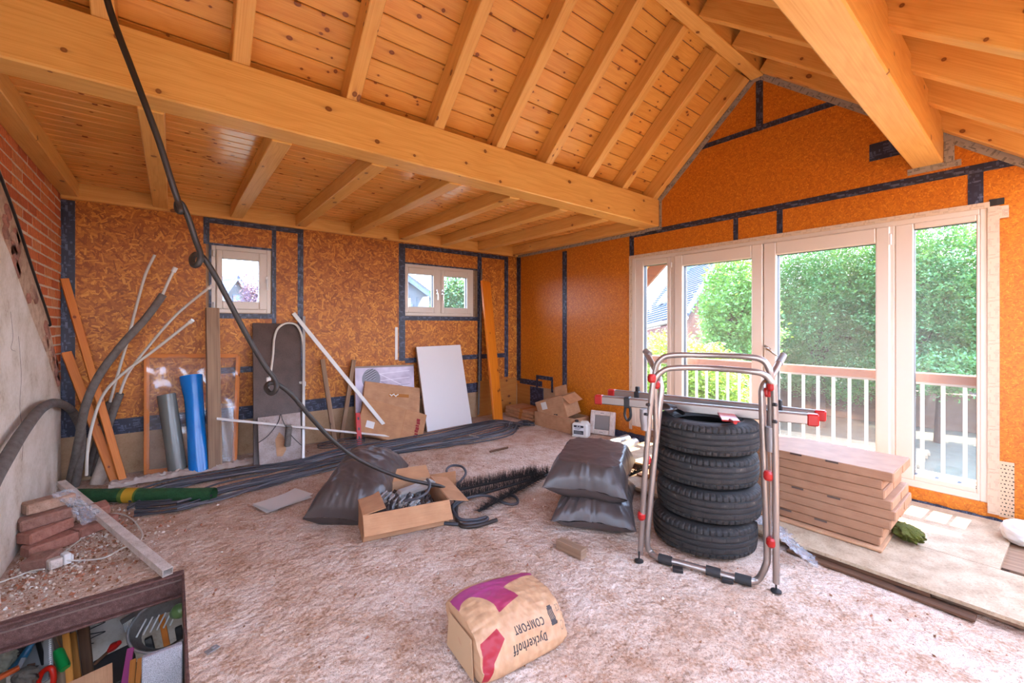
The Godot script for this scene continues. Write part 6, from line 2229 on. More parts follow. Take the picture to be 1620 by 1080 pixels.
func build_right_corner() -> void:
	# parcels stacked along the gable
	for i in 3:
		var t := thing("parcel", "pale flat parcel, " + ["lowest", "middle", "top"][i] + " of the three stacked in the corner", "parcel", Vector3(4.275 + 0.008 * i, 0.05 * i + 0.002, -4.97), 0.02 * (i - 1), "flat parcels in the corner")
		var st := sb()
		box(st, Vector3(0.66, 0.046, 0.36), Transform3D(Basis(Vector3(0, 1, 0), PI / 2), Vector3(0, 0.025, 0)), 0.008)
		mi("box", st, M.card_light, t)
		st = sb()
		box(st, Vector3(0.06, 0.047, 0.003), Transform3D(Basis(Vector3(0, 1, 0), PI / 2), Vector3(-0.181, 0.025, 0.05)), 0.001)
		box(st, Vector3(0.06, 0.003, 0.36), Transform3D(Basis(Vector3(0, 1, 0), PI / 2), Vector3(0, 0.048, 0.05)), 0.001)
		mi("strap", st, M.chip_edge, t)
	# low brown carton with an open one tilted in it
	var root := thing("low_carton", "low brown open carton on the floor behind the white canister", "carton", Vector3(4.23, 0, -4.19), 0.0)
	carton_tray(root, 0.70, 0.36, 0.19, M.card)
	root = thing("tilted_carton", "tilted open brown carton with a white label lying in the low one", "carton", Vector3(4.25, 0.13, -4.22), 0.1)
	var tl := Transform3D(Basis.from_euler(Vector3(-0.30, 0, 0.10)), Vector3.ZERO)
	var st := sb()
	var L := 0.50
	var W := 0.30
	var H := 0.29
	for w in [[Vector3(0.006, H, L), Vector3(-W / 2, H / 2, 0)], [Vector3(0.006, H, L), Vector3(W / 2, H / 2, 0)], [Vector3(W, H, 0.006), Vector3(0, H / 2, -L / 2)], [Vector3(W, H * 0.9, 0.006), Vector3(0, H * 0.45, L / 2)], [Vector3(W, 0.006, L), Vector3(0, 0.003, 0)]]:
		box(st, w[0], tl * xf(w[1]), 0.001)
	mi("box", st, M.card, root)
	st = sb()
	box(st, Vector3(0.006, 0.13, L * 0.46), tl * xf(Vector3(W / 2 + 0.02, H + 0.06, 0.0), Vector3(0, 0, -0.3)), 0.001)
	mi("flap", st, M.card_light, root)
	st = sb()
	box(st, Vector3(W, 0.006, 0.15), tl * xf(Vector3(0, H - 0.07, L / 2 + 0.05), Vector3(0.9, 0, 0)), 0.001)
	mi("flap", st, M.card_light, root)
	st = sb()
	box(st, Vector3(0.002, 0.10, 0.10), tl * xf(Vector3(-W / 2 - 0.004, H - 0.075, -0.10)), 0.0)
	mi("label", st, M.white, root)
	st = sb()
	for k in 5:
		box(st, Vector3(0.002, 0.02 + 0.012 * (k % 2), 0.028), tl * xf(Vector3(-W / 2 - 0.004, 0.06, -0.06 + k * 0.034)), 0.0)
	mi("print", st, M.black, root)
	# white canister
	root = thing("canister", "white plastic canister with a dark label on the floor beside the cartons", "canister", Vector3(4.10, 0, -3.70), 0.42)
	st = sb()
	box(st, Vector3(0.155, 0.17, 0.21), xf(Vector3(0, 0.088, 0)), 0.022)
	box(st, Vector3(0.150, 0.025, 0.205), xf(Vector3(0, 0.008, 0)), 0.008)
	box(st, Vector3(0.06, 0.035, 0.10), xf(Vector3(0, 0.178, 0.045)), 0.014)
	mi("body", st, M.can, root)
	mi("cap", lathe(sb(), [Vector2(0.024, 0.165), Vector2(0.024, 0.195), Vector2(0.02, 0.199), Vector2(0, 0.199)], 16, xf(Vector3(0, 0, -0.06))), M.black, root)
	st = sb()
	quad(st, Vector3(-0.0785, 0.02, -0.08), Vector3(-0.0785, 0.02, 0.06), Vector3(-0.0785, 0.150, 0.06), Vector3(-0.0785, 0.150, -0.08), Vector2(0, 1), Vector2(1, 1), Vector2(1, 0), Vector2(0, 0))
	mi("label", st, M.can_label, root)
	# white framed flap leaning on the gable
	root = thing("vent_frame", "white square frame with a grey panel leaning on the gable beside the canister", "vent frame", Vector3(4.33, 0, -3.56), 0.0)
	var fr := Transform3D(Basis(Vector3(0, 1, 0), -PI / 2 + 0.35) * Basis(Vector3(1, 0, 0), -0.20), Vector3(0, 0.006, 0))
	st = sb()
	frame_ring(st, -0.16, 0, 0.16, 0.30, 0.06, 0.06, 0.06, 0.06, -0.05, 0.025, fr, 0.008)
	mi("frame", st, M.white_dusty, root)
	st = sb()
	box(st, Vector3(0.21, 0.19, 0.02), fr * xf(Vector3(0, 0.15, 0.0)), 0.003)
	mi("panel", st, M.alu_dull, root)
	st = sb()
	for y in [0.03, 0.27]:
		box(st, Vector3(0.05, 0.006, 0.004), fr * xf(Vector3(0, y, 0.027)), 0.0)
	mi("slot", st, M.pipe_foam, root)


func carton_tray(root: Node, L: float, W: float, H: float, m: Material) -> void:
	# an open tray, long side along local z
	var st := sb()
	for w in [[Vector3(0.006, H, L), Vector3(-W / 2, H / 2, 0)], [Vector3(0.006, H, L), Vector3(W / 2, H / 2, 0)], [Vector3(W, H, 0.006), Vector3(0, H / 2, -L / 2)], [Vector3(W, H, 0.006), Vector3(0, H / 2, L / 2)], [Vector3(W, 0.006, L), Vector3(0, 0.004, 0)]]:
		box(st, w[0], xf(w[1]), 0.001)
	mi("box", st, m, root)
	st = sb()
	box(st, Vector3(0.12, 0.006, L * 0.9), xf(Vector3(-W / 2 + 0.055, H - 0.006, 0), Vector3(0, 0, -0.12)), 0.001)
	mi("flap", st, m, root)


# ---------------------------------------------------------------- rubble, small things

func build_rubble() -> void:
	# old bricks heaped against the plaster
	var brick_size := Vector3(0.235, 0.068, 0.112)
	var heap := [
		[Vector3(-0.60, 0.034, -3.93), Vector3(0, 0.55, 0), "dusty brick at the bottom of the heap, nearest the hatch", 0],
		[Vector3(-0.625, 0.034, -4.14), Vector3(0, 0.35, 0), "dusty brick at the bottom of the heap behind the nearest one", 1],
		[Vector3(-0.63, 0.103, -4.00), Vector3(0, 0.75, 0.03), "reddish brick in the second layer of the heap", 0],
		[Vector3(-0.64, 0.104, -4.18), Vector3(0, 0.1, 0), "brick in the second layer of the heap against the plaster", 2],
		[Vector3(-0.645, 0.172, -4.04), Vector3(0, 0.4, 0.02), "brown dusty brick in the third layer of the heap", 1],
		[Vector3(-0.64, 0.242, -4.12), Vector3(0, 0.5, -0.02), "pale dusty brick on top of the heap by the plaster wall", 2],
		[Vector3(-0.42, 0.036, -4.10), Vector3(0, 0.7, 0), "brick lying askew right of the heap", 0],
		[Vector3(-0.43, 0.10, -4.22), Vector3(0.2, 0.3, 0.1), "broken reddish brick resting on the one askew", 0],
		[Vector3(-0.60, 0.03, -3.70), Vector3(0.1, -0.5, 0.12), "broken piece of brick alone in front of the heap", 1]]
	for b in heap:
		var st := sb()
		var s := brick_size * (Vector3(0.62, 0.95, 1) if (b[2] as String).begins_with("broken") else Vector3.ONE)
		box(st, s, Transform3D(), 0.008)
		one("brick", st, M.old_bricks[b[3]], b[2], "brick", "old bricks heaped by the plaster", xf(b[0], b[1]))
	var nn := FastNoiseLite.new()
	nn.seed = 15
	nn.frequency = 4.0
	var film := grid(sb(), 20, 34, func(u: float, v: float) -> Vector3:
		var w := 0.05 + 0.05 * absf(v - 0.4)
		return Vector3((u - 0.5) * w * 2.0 + 0.02 * nn.get_noise_2d(u * 6.0, v * 5.0), lerpf(0.30, 0.10, v) + 0.015 * nn.get_noise_2d(u * 9.0 + 4.0, v * 9.0), lerpf(-0.08, 0.14, v) + 0.03 * nn.get_noise_2d(u * 7.0, v * 7.0 + 9.0)))
	one("plastic_wrap", film, M.film, "torn clear plastic wrap hanging over the heap of bricks", "plastic film", "", xf(Vector3(-0.52, 0.0, -4.10), Vector3(0, 0.9, 0)))
	# chips and crumbs: nobody could count them
	var kinds := []
	for k in 4:
		var st := sb()
		var r := RandomNumberGenerator.new()
		r.seed = 60 + k
		var ps := []
		for i in 6:
			ps.append(Vector3.ZERO)
		for i in 3:
			ps[i * 2] = [Vector3.RIGHT, Vector3.UP, Vector3.BACK][i] * r.randf_range(0.5, 1.0)
			ps[i * 2 + 1] = -[Vector3.RIGHT, Vector3.UP, Vector3.BACK][i] * r.randf_range(0.4, 1.0)
		for f in [[0, 2, 4], [2, 1, 4], [1, 3, 4], [3, 0, 4], [2, 0, 5], [1, 2, 5], [3, 1, 5], [0, 3, 5]]:
			tri(st, ps[f[0]], ps[f[1]], ps[f[2]])
		kinds.append(st.commit())
	var r := RandomNumberGenerator.new()
	r.seed = 5150
	var sets := [[], [], [], []]
	for i in 5200:
		var p := Vector3.ZERO
		var s := 0.003 + 0.010 * pow(r.randf(), 3.0)
		var zone := i % 13
		if zone < 7:                                   # dense around the heap, thinning out
			p = Vector3(LEFT + 0.05 + absf(r.randfn()) * 0.30, 0, -3.85 + r.randfn() * 0.40)
			s *= 1.5
		elif zone < 8:
			p = Vector3(r.randf_range(-0.5, 0.6), 0, r.randf_range(-5.4, -4.9))
		else:                                          # all over the floor
			p = Vector3(r.randf_range(LEFT, 2.95), 0, r.randf_range(-5.2, 0.3))
		if p.x < LEFT + 0.03 or (p.x < 0.07 and p.z > -3.15) or p.x > 2.95:
			continue
		p.y = floor_y(p.x, p.z) + s * 0.25
		sets[r.randi() % 4].append(Transform3D(Basis.from_euler(Vector3(r.randf() * TAU, r.randf() * TAU, r.randf() * TAU)).scaled_local(Vector3(1.2, 0.6, 0.9) * s), p))
	var root := Node3D.new()
	root.name = "rubble"
	add_child(root)
	tag(root, "crumbs of mortar, brick and plaster scattered over the dusty floor", "rubble", "", "stuff")
	for k in 4:
		var mm := MultiMesh.new()
		mm.transform_format = MultiMesh.TRANSFORM_3D
		mm.mesh = kinds[k]
		mm.instance_count = sets[k].size()
		for i in sets[k].size():
			mm.set_instance_transform(i, sets[k][i])
		var o := MultiMeshInstance3D.new()
		o.name = "crumbs"
		o.multimesh = mm
		o.material_override = M.rubble[k]
		o.set_meta("kind", "stuff")
		root.add_child(o, true)


func build_small_floor_things() -> void:
	# green roll with yellow and green label
	var a := Vector3(-0.609, 0.055, -4.838)
	var b := Vector3(0.261, 0.055, -4.174)
	var root := thing("green_roll", "rolled dark green matting with a yellow label lying on the floor", "roll", (a + b) / 2 - Vector3(0, 0.055, 0))
	var o := root.position
	a -= o
	b -= o
	var d := (b - a).normalized()
	var side := d.cross(Vector3.UP).normalized()
	var st := grid(sb(), 70, 30, func(u: float, v: float) -> Vector3:
		var ang := u * TAU * 2.2
		var rr := 0.055 * (1.0 - 0.17 * u * 1.6) * (1.0 + 0.02 * sin(v * 21.0))
		return a.lerp(b, v) + (side * cos(ang) + Vector3.UP * sin(ang)) * rr, Vector2.ONE, true)
	mi("matting", st, M.green_roll, root)
	var L := a.distance_to(b)
	mi("label_edge", tube(sb(), [a + d * L * 0.345, a + d * L * 0.47], 0.0575, 24, false), M.label_green, root)
	mi("label", tube(sb(), [a + d * L * 0.375, a + d * L * 0.455], 0.0585, 24, false), M.label_yellow, root)
	# hollow white profile bridging from the wall to the hatch edge
	var pa := Vector3(-0.018, 0.02, -3.096)
	var pb := Vector3(-0.684, 0.17, -4.85)
	root = thing("white_profile", "long white hollow plastic profile lying from the bricks to the hatch edge", "profile", (pa + pb) / 2)
	o = root.position
	var tr := along(pb - o, pa - o)
	var len := pa.distance_to(pb)
	st = sb()
	for w in [[Vector3(len, 0.003, 0.048), Vector3(0, 0.019, 0)], [Vector3(len, 0.003, 0.048), Vector3(0, -0.019, 0)], [Vector3(len, 0.04, 0.003), Vector3(0, 0, 0.0235)], [Vector3(len, 0.04, 0.003), Vector3(0, 0, -0.0235)]]:
		box(st, w[0], tr * xf(w[1]), 0.001)
	mi("channel", st, M.white_dusty, root)
	# junction box with cables
	root = thing("junction_box", "small white junction box with thin cables on the floor by the rubble", "junction box", Vector3(-0.531, 0, -3.615), 0.45)
	st = sb()
	box(st, Vector3(0.06, 0.055, 0.05), xf(Vector3(-0.005, 0.028, 0)), 0.006)
	mi("body", st, M.white_dusty, root)
	st = sb()
	box(st, Vector3(0.034, 0.064, 0.056), xf(Vector3(0.042, 0.033, 0)), 0.005)
	box(st, Vector3(0.016, 0.04, 0.036), xf(Vector3(0.064, 0.026, 0)), 0.004)
	mi("cover", st, M.white, root)
	var lines := [[Vector3(-0.491, 0.03, -3.609), Vector3(-0.428, 0.008, -3.609), Vector3(-0.321, 0.008, -3.559), Vector3(-0.24, 0.02, -3.615), Vector3(-0.185, 0.03, -3.586), Vector3(-0.156, 0.02, -3.69), Vector3(-0.167, 0.01, -3.879), Vector3(-0.244, 0.008, -4.193), Vector3(-0.341, 0.01, -4.345), Vector3(-0.44, 0.02, -4.315), Vector3(-0.558, 0.03, -4.488), Vector3(-0.658, 0.06, -4.737), Vector3(-0.699, 0.09, -4.83)],
			[Vector3(-0.517, 0.04, -3.704), Vector3(-0.503, 0.01, -3.86), Vector3(-0.471, 0.008, -3.972), Vector3(-0.471, 0.008, -4.127), Vector3(-0.494, 0.02, -4.308)],
			[Vector3(-0.573, 0.02, -3.58), Vector3(-0.629, 0.01, -3.623), Vector3(-0.678, 0.008, -3.604), Vector3(-0.721, 0.008, -3.585), Vector3(-0.769, 0.008, -3.565)],
			[Vector3(-0.699, 0.09, -4.83), Vector3(-0.626, 0.05, -4.623), Vector3(-0.545, 0.03, -4.438), Vector3(-0.5, 0.015, -4.418), Vector3(-0.508, 0.05, -4.459), Vector3(-0.573, 0.09, -4.606), Vector3(-0.653, 0.11, -4.698), Vector3(-0.71, 0.1, -4.64), Vector3(-0.714, 0.09, -4.465)]]
	var words := ["pale thin cable curving from the junction box under the white profile", "short pale cable rising from the junction box towards the bricks", "pale thin cable running left out of the junction box", "pale cable looped over the heap of bricks"]
	for i in 4:
		one("thin_cable", tube(sb(), smooth(lines[i], 5), 0.0048, 6), M.cable_white if i != 3 else M.alu_dull, words[i], "cable")
	# papers, wood offcut, small plate
	var p0 := Vector3(0.69, 0.004, -3.8)
	for k in 2:
		var sheet := grid(sb(), 12, 6, func(u: float, v: float) -> Vector3:
			return Vector3((u - 0.5) * 0.36, 0.003 + 0.010 * pow(absf(u * 2.0 - 1.0), 3.0) * (1.0 if k else 0.4) + 0.002 * sin(u * 7.0 + v * 5.0), (v - 0.5) * 0.24), Vector2.ONE, true)
		one("paper_sheet", sheet, M.white, ["lower of two pale paper sheets on the floor near the dark bag", "upper of two pale paper sheets on the floor near the dark bag"][k], "paper", "", xf(p0 + Vector3(0.01 * k, 0.003 + 0.007 * k, -0.01 * k), Vector3(0, 0.30 + 0.1 * k, 0)))
	st = sb()
	var wa := Vector3(1.93, 0.03, -1.933)
	var wb := Vector3(1.954, 0.03, -1.741)
	bar(st, wa - (wa + wb) / 2, wb - (wa + wb) / 2, 0.06, 0.058, Vector3.UP, 0.003)
	one("wood_offcut", st, M.old_wood, "short brown offcut of squared timber alone on the floor", "offcut", "", Transform3D(Basis(), (wa + wb) / 2))
	st = sb()
	box(st, Vector3(0.05, 0.006, 0.03), Transform3D(), 0.002)
	box(st, Vector3(0.018, 0.010, 0.018), xf(Vector3(0.004, 0.006, 0)), 0.003)
	one("metal_clip", st, M.alu_dull, "small grey metal clip on the floor right of the hatch", "clip", "", xf(Vector3(0.137, 0.006, -2.263), Vector3(0, 0.4, 0)))
	st = sb()
	tube(st, smooth([Vector3(-0.13, 0, 0), Vector3(-0.05, 0.006, 0.01), Vector3(0.02, 0.0, -0.006), Vector3(0.12, 0.004, 0.004)], 4), 0.012, 7)
	one("twig", st, M.dark_wood, "dark splinter of wood on the floor before the white panel", "splinter", "", xf(Vector3(2.889, 0.012, -3.839)))
	# folded film at the foot of the frame
	var nn := FastNoiseLite.new()
	nn.seed = 44
	nn.frequency = 2.5
	var fo := grid(sb(), 50, 16, func(u: float, v: float) -> Vector3:
		return Vector3(lerpf(-0.35, 0.75, u), 0.012 + 0.035 * sin(v * PI) * (1.0 + nn.get_noise_2d(u * 9.0, v * 3.0)), (v - 0.5) * 0.16 + 0.04 * nn.get_noise_2d(u * 6.0, 3.0)), Vector2.ONE, true)
	one("folded_film", fo, relief(mat(Color(0.72, 0.66, 0.62), 0.35), T.rough_h, 0.1), "crumpled pale film along the foot of the low wall below the frame", "film", "", xf(Vector3(-0.079, 0, -5.092)))


func build_cement_bag() -> void:
	# paper sack of cement: block ends, softly rounded cross-section, print wrapped round it
	var root := thing("cement_bag", "paper cement bag with a purple and red print alone in the foreground", "bag", Vector3(1.165, 0, -1.50), -0.08)
	var L := 0.43
	var hz := 0.165
	var hy := 0.105
	var n := FastNoiseLite.new()
	n.seed = 88
	n.frequency = 2.2
	var section := PackedVector2Array()                     # angle against length along the outline, front part then the rest
	var power := 0.70
	for part in [[113.0, -32.0], [-32.0, -247.0]]:
		var before := Vector2.ZERO
		var run := 0.0
		var first := section.size()
		for i in 121:
			var a := deg_to_rad(lerpf(part[0], part[1], i / 120.0))
			var q := Vector2(signf(cos(a)) * pow(absf(cos(a)), power) * hz - 0.055 * signf(sin(a)) * pow(absf(sin(a)), power), signf(sin(a)) * pow(absf(sin(a)), power) * hy)
			if i > 0:
				run += q.distance_to(before)
			before = q
			section.append(Vector2(a, run))
		for i in range(first, section.size()):
			section[i].y = section[i].y / run * 0.5 + (0.5 if first > 0 else 0.0)
	var angle := func(v: float) -> float:
		var lo := 0
		var hi := section.size() - 1
		while hi - lo > 1:
			var m := (lo + hi) / 2
			if section[m].y <= v:
				lo = m
			else:
				hi = m
		return lerpf(section[lo].x, section[hi].x, clampf((v - section[lo].y) / maxf(section[hi].y - section[lo].y, 0.00001), 0, 1))
	var shape := func(u: float, v: float) -> Vector3:
		# v = 0 top back edge, 0.25 front top edge, 0.5 bottom front edge, 1 back again
		var ang: float = angle.call(v)
		var c := cos(ang)
		var s := sin(ang)
		var x := (u - 0.5) * L
		var end := 1.0 - 0.10 * pow(absf(u * 2.0 - 1.0), 6.0)
		var z := signf(c) * pow(absf(c), power) * hz * end
		var y := signf(s) * pow(absf(s), power) * hy * end
		var k := 0.006 * n.get_noise_3d(x * 9.0, y * 9.0, z * 9.0) + 0.004 * n.get_noise_2d(ang * 5.0, x * 3.0)
		return Vector3(x + 0.004 * n.get_noise_2d(ang * 1.2, 7.0), (y + hy) * (1.0 + 0.06 * sin(u * 5.0)) + k, z + k - 0.055 * (y / hy))
	mi("paper_sack", grid(sb(), 48, 96, shape, Vector2.ONE, false), M.bag, root)
	# folded block ends
	for e in 2:
		var st := sb()
		var uu := float(e)
		var mid := Vector3((uu - 0.5) * (L + 0.018), hy, 0)
		var m := 48
		for k in m:
			for ring in 2:
				var f0: float = [1.0, 0.55, 0.0][ring]
				var f1: float = [1.0, 0.55, 0.0][ring + 1]
				var bul := Vector3((uu - 0.5) * 0.018, 0, 0)
				var p0: Vector3 = shape.call(uu, float(k) / m)
				var p1: Vector3 = shape.call(uu, float(k + 1) / m)
				var a0: Vector3 = mid.lerp(p0, f0) + bul * (1.0 - f0)
				var a1: Vector3 = mid.lerp(p1, f0) + bul * (1.0 - f0)
				var b0: Vector3 = mid.lerp(p0, f1) + bul * (1.0 - f1)
				var b1: Vector3 = mid.lerp(p1, f1) + bul * (1.0 - f1)
				var uv := Vector2(0.15, 0.75)
				if e == 0:
					quad(st, a0, b0, b1, a1, uv, uv, uv, uv)
				else:
					quad(st, a1, b1, b0, a0, uv, uv, uv, uv)
		mi("block_end", st, M.bag, root)
	# glued flap on the near end, standing off a little
	var flap := sb()
	slab(flap, PackedVector2Array([Vector2(-0.12, 0.015), Vector2(0.12, 0.015), Vector2(0.10, 0.17), Vector2(-0.10, 0.17)]), 0.002, Transform3D(Basis(Vector3(0, 0, 1), Vector3(0, 1, 0), Vector3(-1, 0, 0)), Vector3(-L / 2 - 0.016, 0, 0)))
	mi("valve_flap", flap, mat(Color(0.74, 0.60, 0.45), 0.7), root)


# ---------------------------------------------------------------- the hatch

func build_hatch() -> void:
	# old steel channel along the far edge, thin plate along the right edge, stairwell below
	var root := thing("steel_channel", "dusty brown steel channel along the far edge of the hatch", "steel beam", Vector3(-0.36, -0.07, -3.12))
	var st := sb()
	box(st, Vector3(0.83, 0.13, 0.012), xf(Vector3(0, 0, 0.0)), 0.003)
	mi("web", st, M.steel, root)
	for y in [0.062, -0.062]:
		st = sb()
		box(st, Vector3(0.83, 0.012, 0.05), xf(Vector3(0, y, 0.015)), 0.004)
		mi("flange", st, M.steel, root)
	st = sb()
	box(st, Vector3(0.83, 0.008, 0.006), xf(Vector3(0, 0.018, 0.009)), 0.002)
	mi("weld_seam", st, M.weld, root)
	st = sb()
	box(st, Vector3(0.014, 0.15, 1.80), xf(Vector3(0.05, -0.08, -2.21)), 0.004)
	one("steel_plate", st, M.steel, "brown steel plate lining the right edge of the hatch", "steel plate")
	var well := setting("wall_stairwell")
	st = sb()
	box(st, Vector3(0.92, 1.3, 0.1), xf(Vector3(-0.36, -0.82, -3.95)), 0.0)
	mi("wall_core", st, M.concrete, well)
	st = sb()
	box(st, Vector3(0.1, 1.3, 2.8), xf(Vector3(0.12, -0.85, -2.6)), 0.0)
	box(st, Vector3(0.1, 1.3, 2.8), xf(Vector3(-0.83, -0.85, -2.6)), 0.0)
	mi("side_wall", st, M.concrete, well)
	st = sb()
	box(st, Vector3(0.92, 0.1, 2.8), xf(Vector3(-0.36, -0.95, -2.6)), 0.0)
	mi("landing", st, M.dark_board, well)
	# things stored on the landing
	var gz := -2.62
	st = sb()
	box(st, Vector3(0.135, 0.42, 0.03), Transform3D(), 0.004)
	one("granite_slab", st, M.granite, "speckled grey stone slab lying in the hatch at its right side", "slab", "", xf(Vector3(-0.02, 0.021, -2.35) + Vector3(-0.012, -0.21, 0), Vector3(-0.12, 0.0, 0.0)))
	# rake-like heating fins
	root = thing("finned_rail", "pale finned metal rail leaning under the steel beam", "finned rail", Vector3(-0.17, -0.42, -3.594))
	var fa := Vector3(-0.247, -0.49, -3.682) - root.position
	var fb := Vector3(-0.086, -0.361, -3.553) - root.position
	mi("rail", bar(sb(), fa, fb, 0.02, 0.05, Vector3.UP, 0.004), M.alu_dull, root)
	for i in 22:
		var p := fa.lerp(fb, (i + 0.5) / 22.0)
		mi("fin", bar(sb(), p + Vector3(0, 0.0, 0.012), p + Vector3(0.012, -0.05, 0.03), 0.004, 0.012, Vector3.UP, 0.001), M.white, root)
	# black tool tray with odds and ends
	root = thing("tool_tray", "grey tool tray on black legs holding tools in the hatch", "tray", Vector3(-0.03, -0.367, -3.29))
	var rim := []
	for i in 25:
		var an := TAU * i / 24.0
		rim.append(Vector3(0.17 * cos(an), 0.0 + 0.10 * sin(an), -0.10 * sin(an)))
	mi("rim", tube(sb(), rim, 0.008, 8), M.alu_dull, root)
	st = grid(sb(), 24, 6, func(u: float, v: float) -> Vector3:
		var an := u * TAU
		var r := 1.0 - 0.35 * v
		return Vector3(0.17 * cos(an) * r, 0.10 * sin(an) * r - 0.05 * v, -0.10 * sin(an) * r - 0.02 * v), Vector2.ONE, true)
	mi("bowl", st, M.pipe_foam, root)
	st = sb()
	for k in 6:
		bar(st, Vector3(-0.13 + k * 0.03, -0.01, 0.03), Vector3(-0.09 + k * 0.03, 0.03, -0.06), 0.008, 0.006, Vector3.UP, 0.001)
	mi("tine", st, M.white, root)
	for q in [[Vector3(-0.08, -0.05, 0), Vector3(-0.02, -0.36, 0.05)], [Vector3(0.06, -0.05, 0), Vector3(0.10, -0.36, 0.02)]]:
		mi("leg", bar(sb(), q[0], q[1], 0.035, 0.03, Vector3.BACK, 0.004), M.black, root)
	var gb := sb()
	lathe(gb, [Vector2(0, -0.045), Vector2(0.03, -0.035), Vector2(0.042, 0.0), Vector2(0.03, 0.035), Vector2(0.014, 0.05), Vector2(0, 0.055)], 16)
	one("green_jar", gb, mat(Color(0.40, 0.50, 0.30), 0.3), "pale green bulbous jar lying in the tool tray in the hatch", "jar", "", xf(Vector3(0.032, -0.295, -3.24), Vector3(0.9, 0, -0.6)))
	# paint roller pole with green grip
	root = thing("roller_pole", "metal pole with a bright green grip leaning in the hatch", "pole", Vector3(-0.481, -0.384, -3.395))
	var pa := Vector3(-0.552, -0.301, -3.541) - root.position
	var pb := Vector3(-0.497, -0.389, -3.42) - root.position
	var pc := Vector3(-0.454, -0.447, -3.322) - root.position
	mi("pole", tube(sb(), [pa + (pa - pb) * 0.6, pb], 0.016, 12), M.chrome, root)
	mi("grip", tube(sb(), [pb, pb.lerp(pc, 0.1), pb.lerp(pc, 0.9), pc], [0.020, 0.025, 0.025, 0.021], 14), M.green, root)
	# saw with red handle
	root = thing("saw", "hand saw with an orange red handle standing in the left of the hatch", "saw", Vector3(-0.513, -0.435, -3.292))
	var h := []
	for q in [Vector3(-0.555, -0.472, -3.326), Vector3(-0.539, -0.422, -3.313), Vector3(-0.508, -0.395, -3.288), Vector3(-0.492, -0.415, -3.276), Vector3(-0.492, -0.475, -3.276), Vector3(-0.518, -0.515, -3.296), Vector3(-0.55, -0.509, -3.322), Vector3(-0.555, -0.472, -3.326)]:
		h.append(q - root.position)
	mi("handle", tube(sb(), smooth(h, 4), 0.013, 10), mat(Color(0.72, 0.10, 0.03), 0.4), root)
	mi("blade", bar(sb(), Vector3(-0.513, -0.403, -3.305) - root.position, Vector3(-0.538, -0.308, -3.453) - root.position, 0.035, 0.003, Vector3.BACK, 0.001), M.zinc, root)
	st = sb()
	for k in 16:
		var t := k / 16.0
		var c := (Vector3(-0.505, -0.403, -3.298)).lerp(Vector3(-0.53, -0.308, -3.447), t) - root.position
		box(st, Vector3(0.009, 0.007, 0.003), xf(c, Vector3(0, 0, 0.78)), 0.0)
	mi("tooth", st, M.white, root).set_meta("kind", "stuff")
	# blue crowbar-like strap
	one("blue_strap", tube(sb(), smooth([Vector3(-0.669, -0.442, -3.481), Vector3(-0.637, -0.396, -3.481), Vector3(-0.612, -0.356, -3.5), Vector3(-0.593, -0.337, -3.522)], 5), [0.026, 0.024, 0.022, 0.02, 0.02, 0.02, 0.019, 0.018, 0.018, 0.016, 0.015, 0.013, 0.012, 0.011, 0.01, 0.01], 10), mat(Color(0.10, 0.34, 0.45), 0.4), "curved blue tool handle among the clutter at the left of the hatch", "handle")
	# upright boards, pipe and poles
	var ups := [["board", "light wooden board standing left of the grey pipe in the hatch", Vector3(-0.487, -0.443, -3.655), Vector3(-0.421, -0.629, -3.347), 0.07, 0.02, M.chip_edge],
			["board", "dark wooden board standing right of the grey pipe in the hatch", Vector3(-0.44, -0.444, -3.759), Vector3(-0.39, -0.667, -3.514), 0.06, 0.03, M.dark_wood],
			["board", "very dark narrow board standing left of the grey pipe in the hatch", Vector3(-0.489, -0.464, -3.798), Vector3(-0.431, -0.648, -3.546), 0.04, 0.02, M.black],
			["board", "narrow wooden board standing behind the tool tray in the hatch", Vector3(-0.07, -0.316, -3.514), Vector3(-0.012, -0.537, -3.212), 0.03, 0.02, M.stud],
			["board", "grey board standing far left behind the blue handle in the hatch", Vector3(-0.661, -0.396, -3.667), Vector3(-0.589, -0.551, -3.417), 0.14, 0.02, M.pale_board],
			["lath", "pinkish purple lath leaning left of the stone slab", Vector3(-0.171, -0.291, -3.018), Vector3(-0.188, -0.397, -2.866), 0.03, 0.02, mat(Color(0.55, 0.20, 0.42), 0.6)],
			["lath", "pale yellow lath next to the pinkish one in the hatch", Vector3(-0.157, -0.312, -2.943), Vector3(-0.159, -0.396, -2.817), 0.025, 0.018, M.chip_edge],
			["lath", "pale yellow lath nearest the stone slab in the hatch", Vector3(-0.129, -0.305, -2.92), Vector3(-0.135, -0.396, -2.797), 0.022, 0.018, M.chip_edge],
			["carton", "brown piece of cardboard standing at the bottom of the hatch", Vector3(-0.327, -0.348, -3.028), Vector3(-0.315, -0.425, -2.916), 0.17, 0.006, M.card]]
	for u in ups:
		var mid: Vector3 = (u[2] + u[3]) / 2.0
		one("hatch_" + u[0], bar(sb(), u[2] - mid, u[3] - mid, u[4], u[5], Vector3(0, 0.2, 1), 0.003), u[6], u[1], u[0], "", Transform3D(Basis(), mid))
	one("grey_pipe", tube(sb(), smooth([Vector3(-0.479, -0.405, -3.739), Vector3(-0.459, -0.484, -3.672), Vector3(-0.44, -0.552, -3.58), Vector3(-0.418, -0.623, -3.485)], 4), 0.013, 10), M.alu_dull, "slightly bent grey pipe standing between dark boards in the hatch", "pipe")
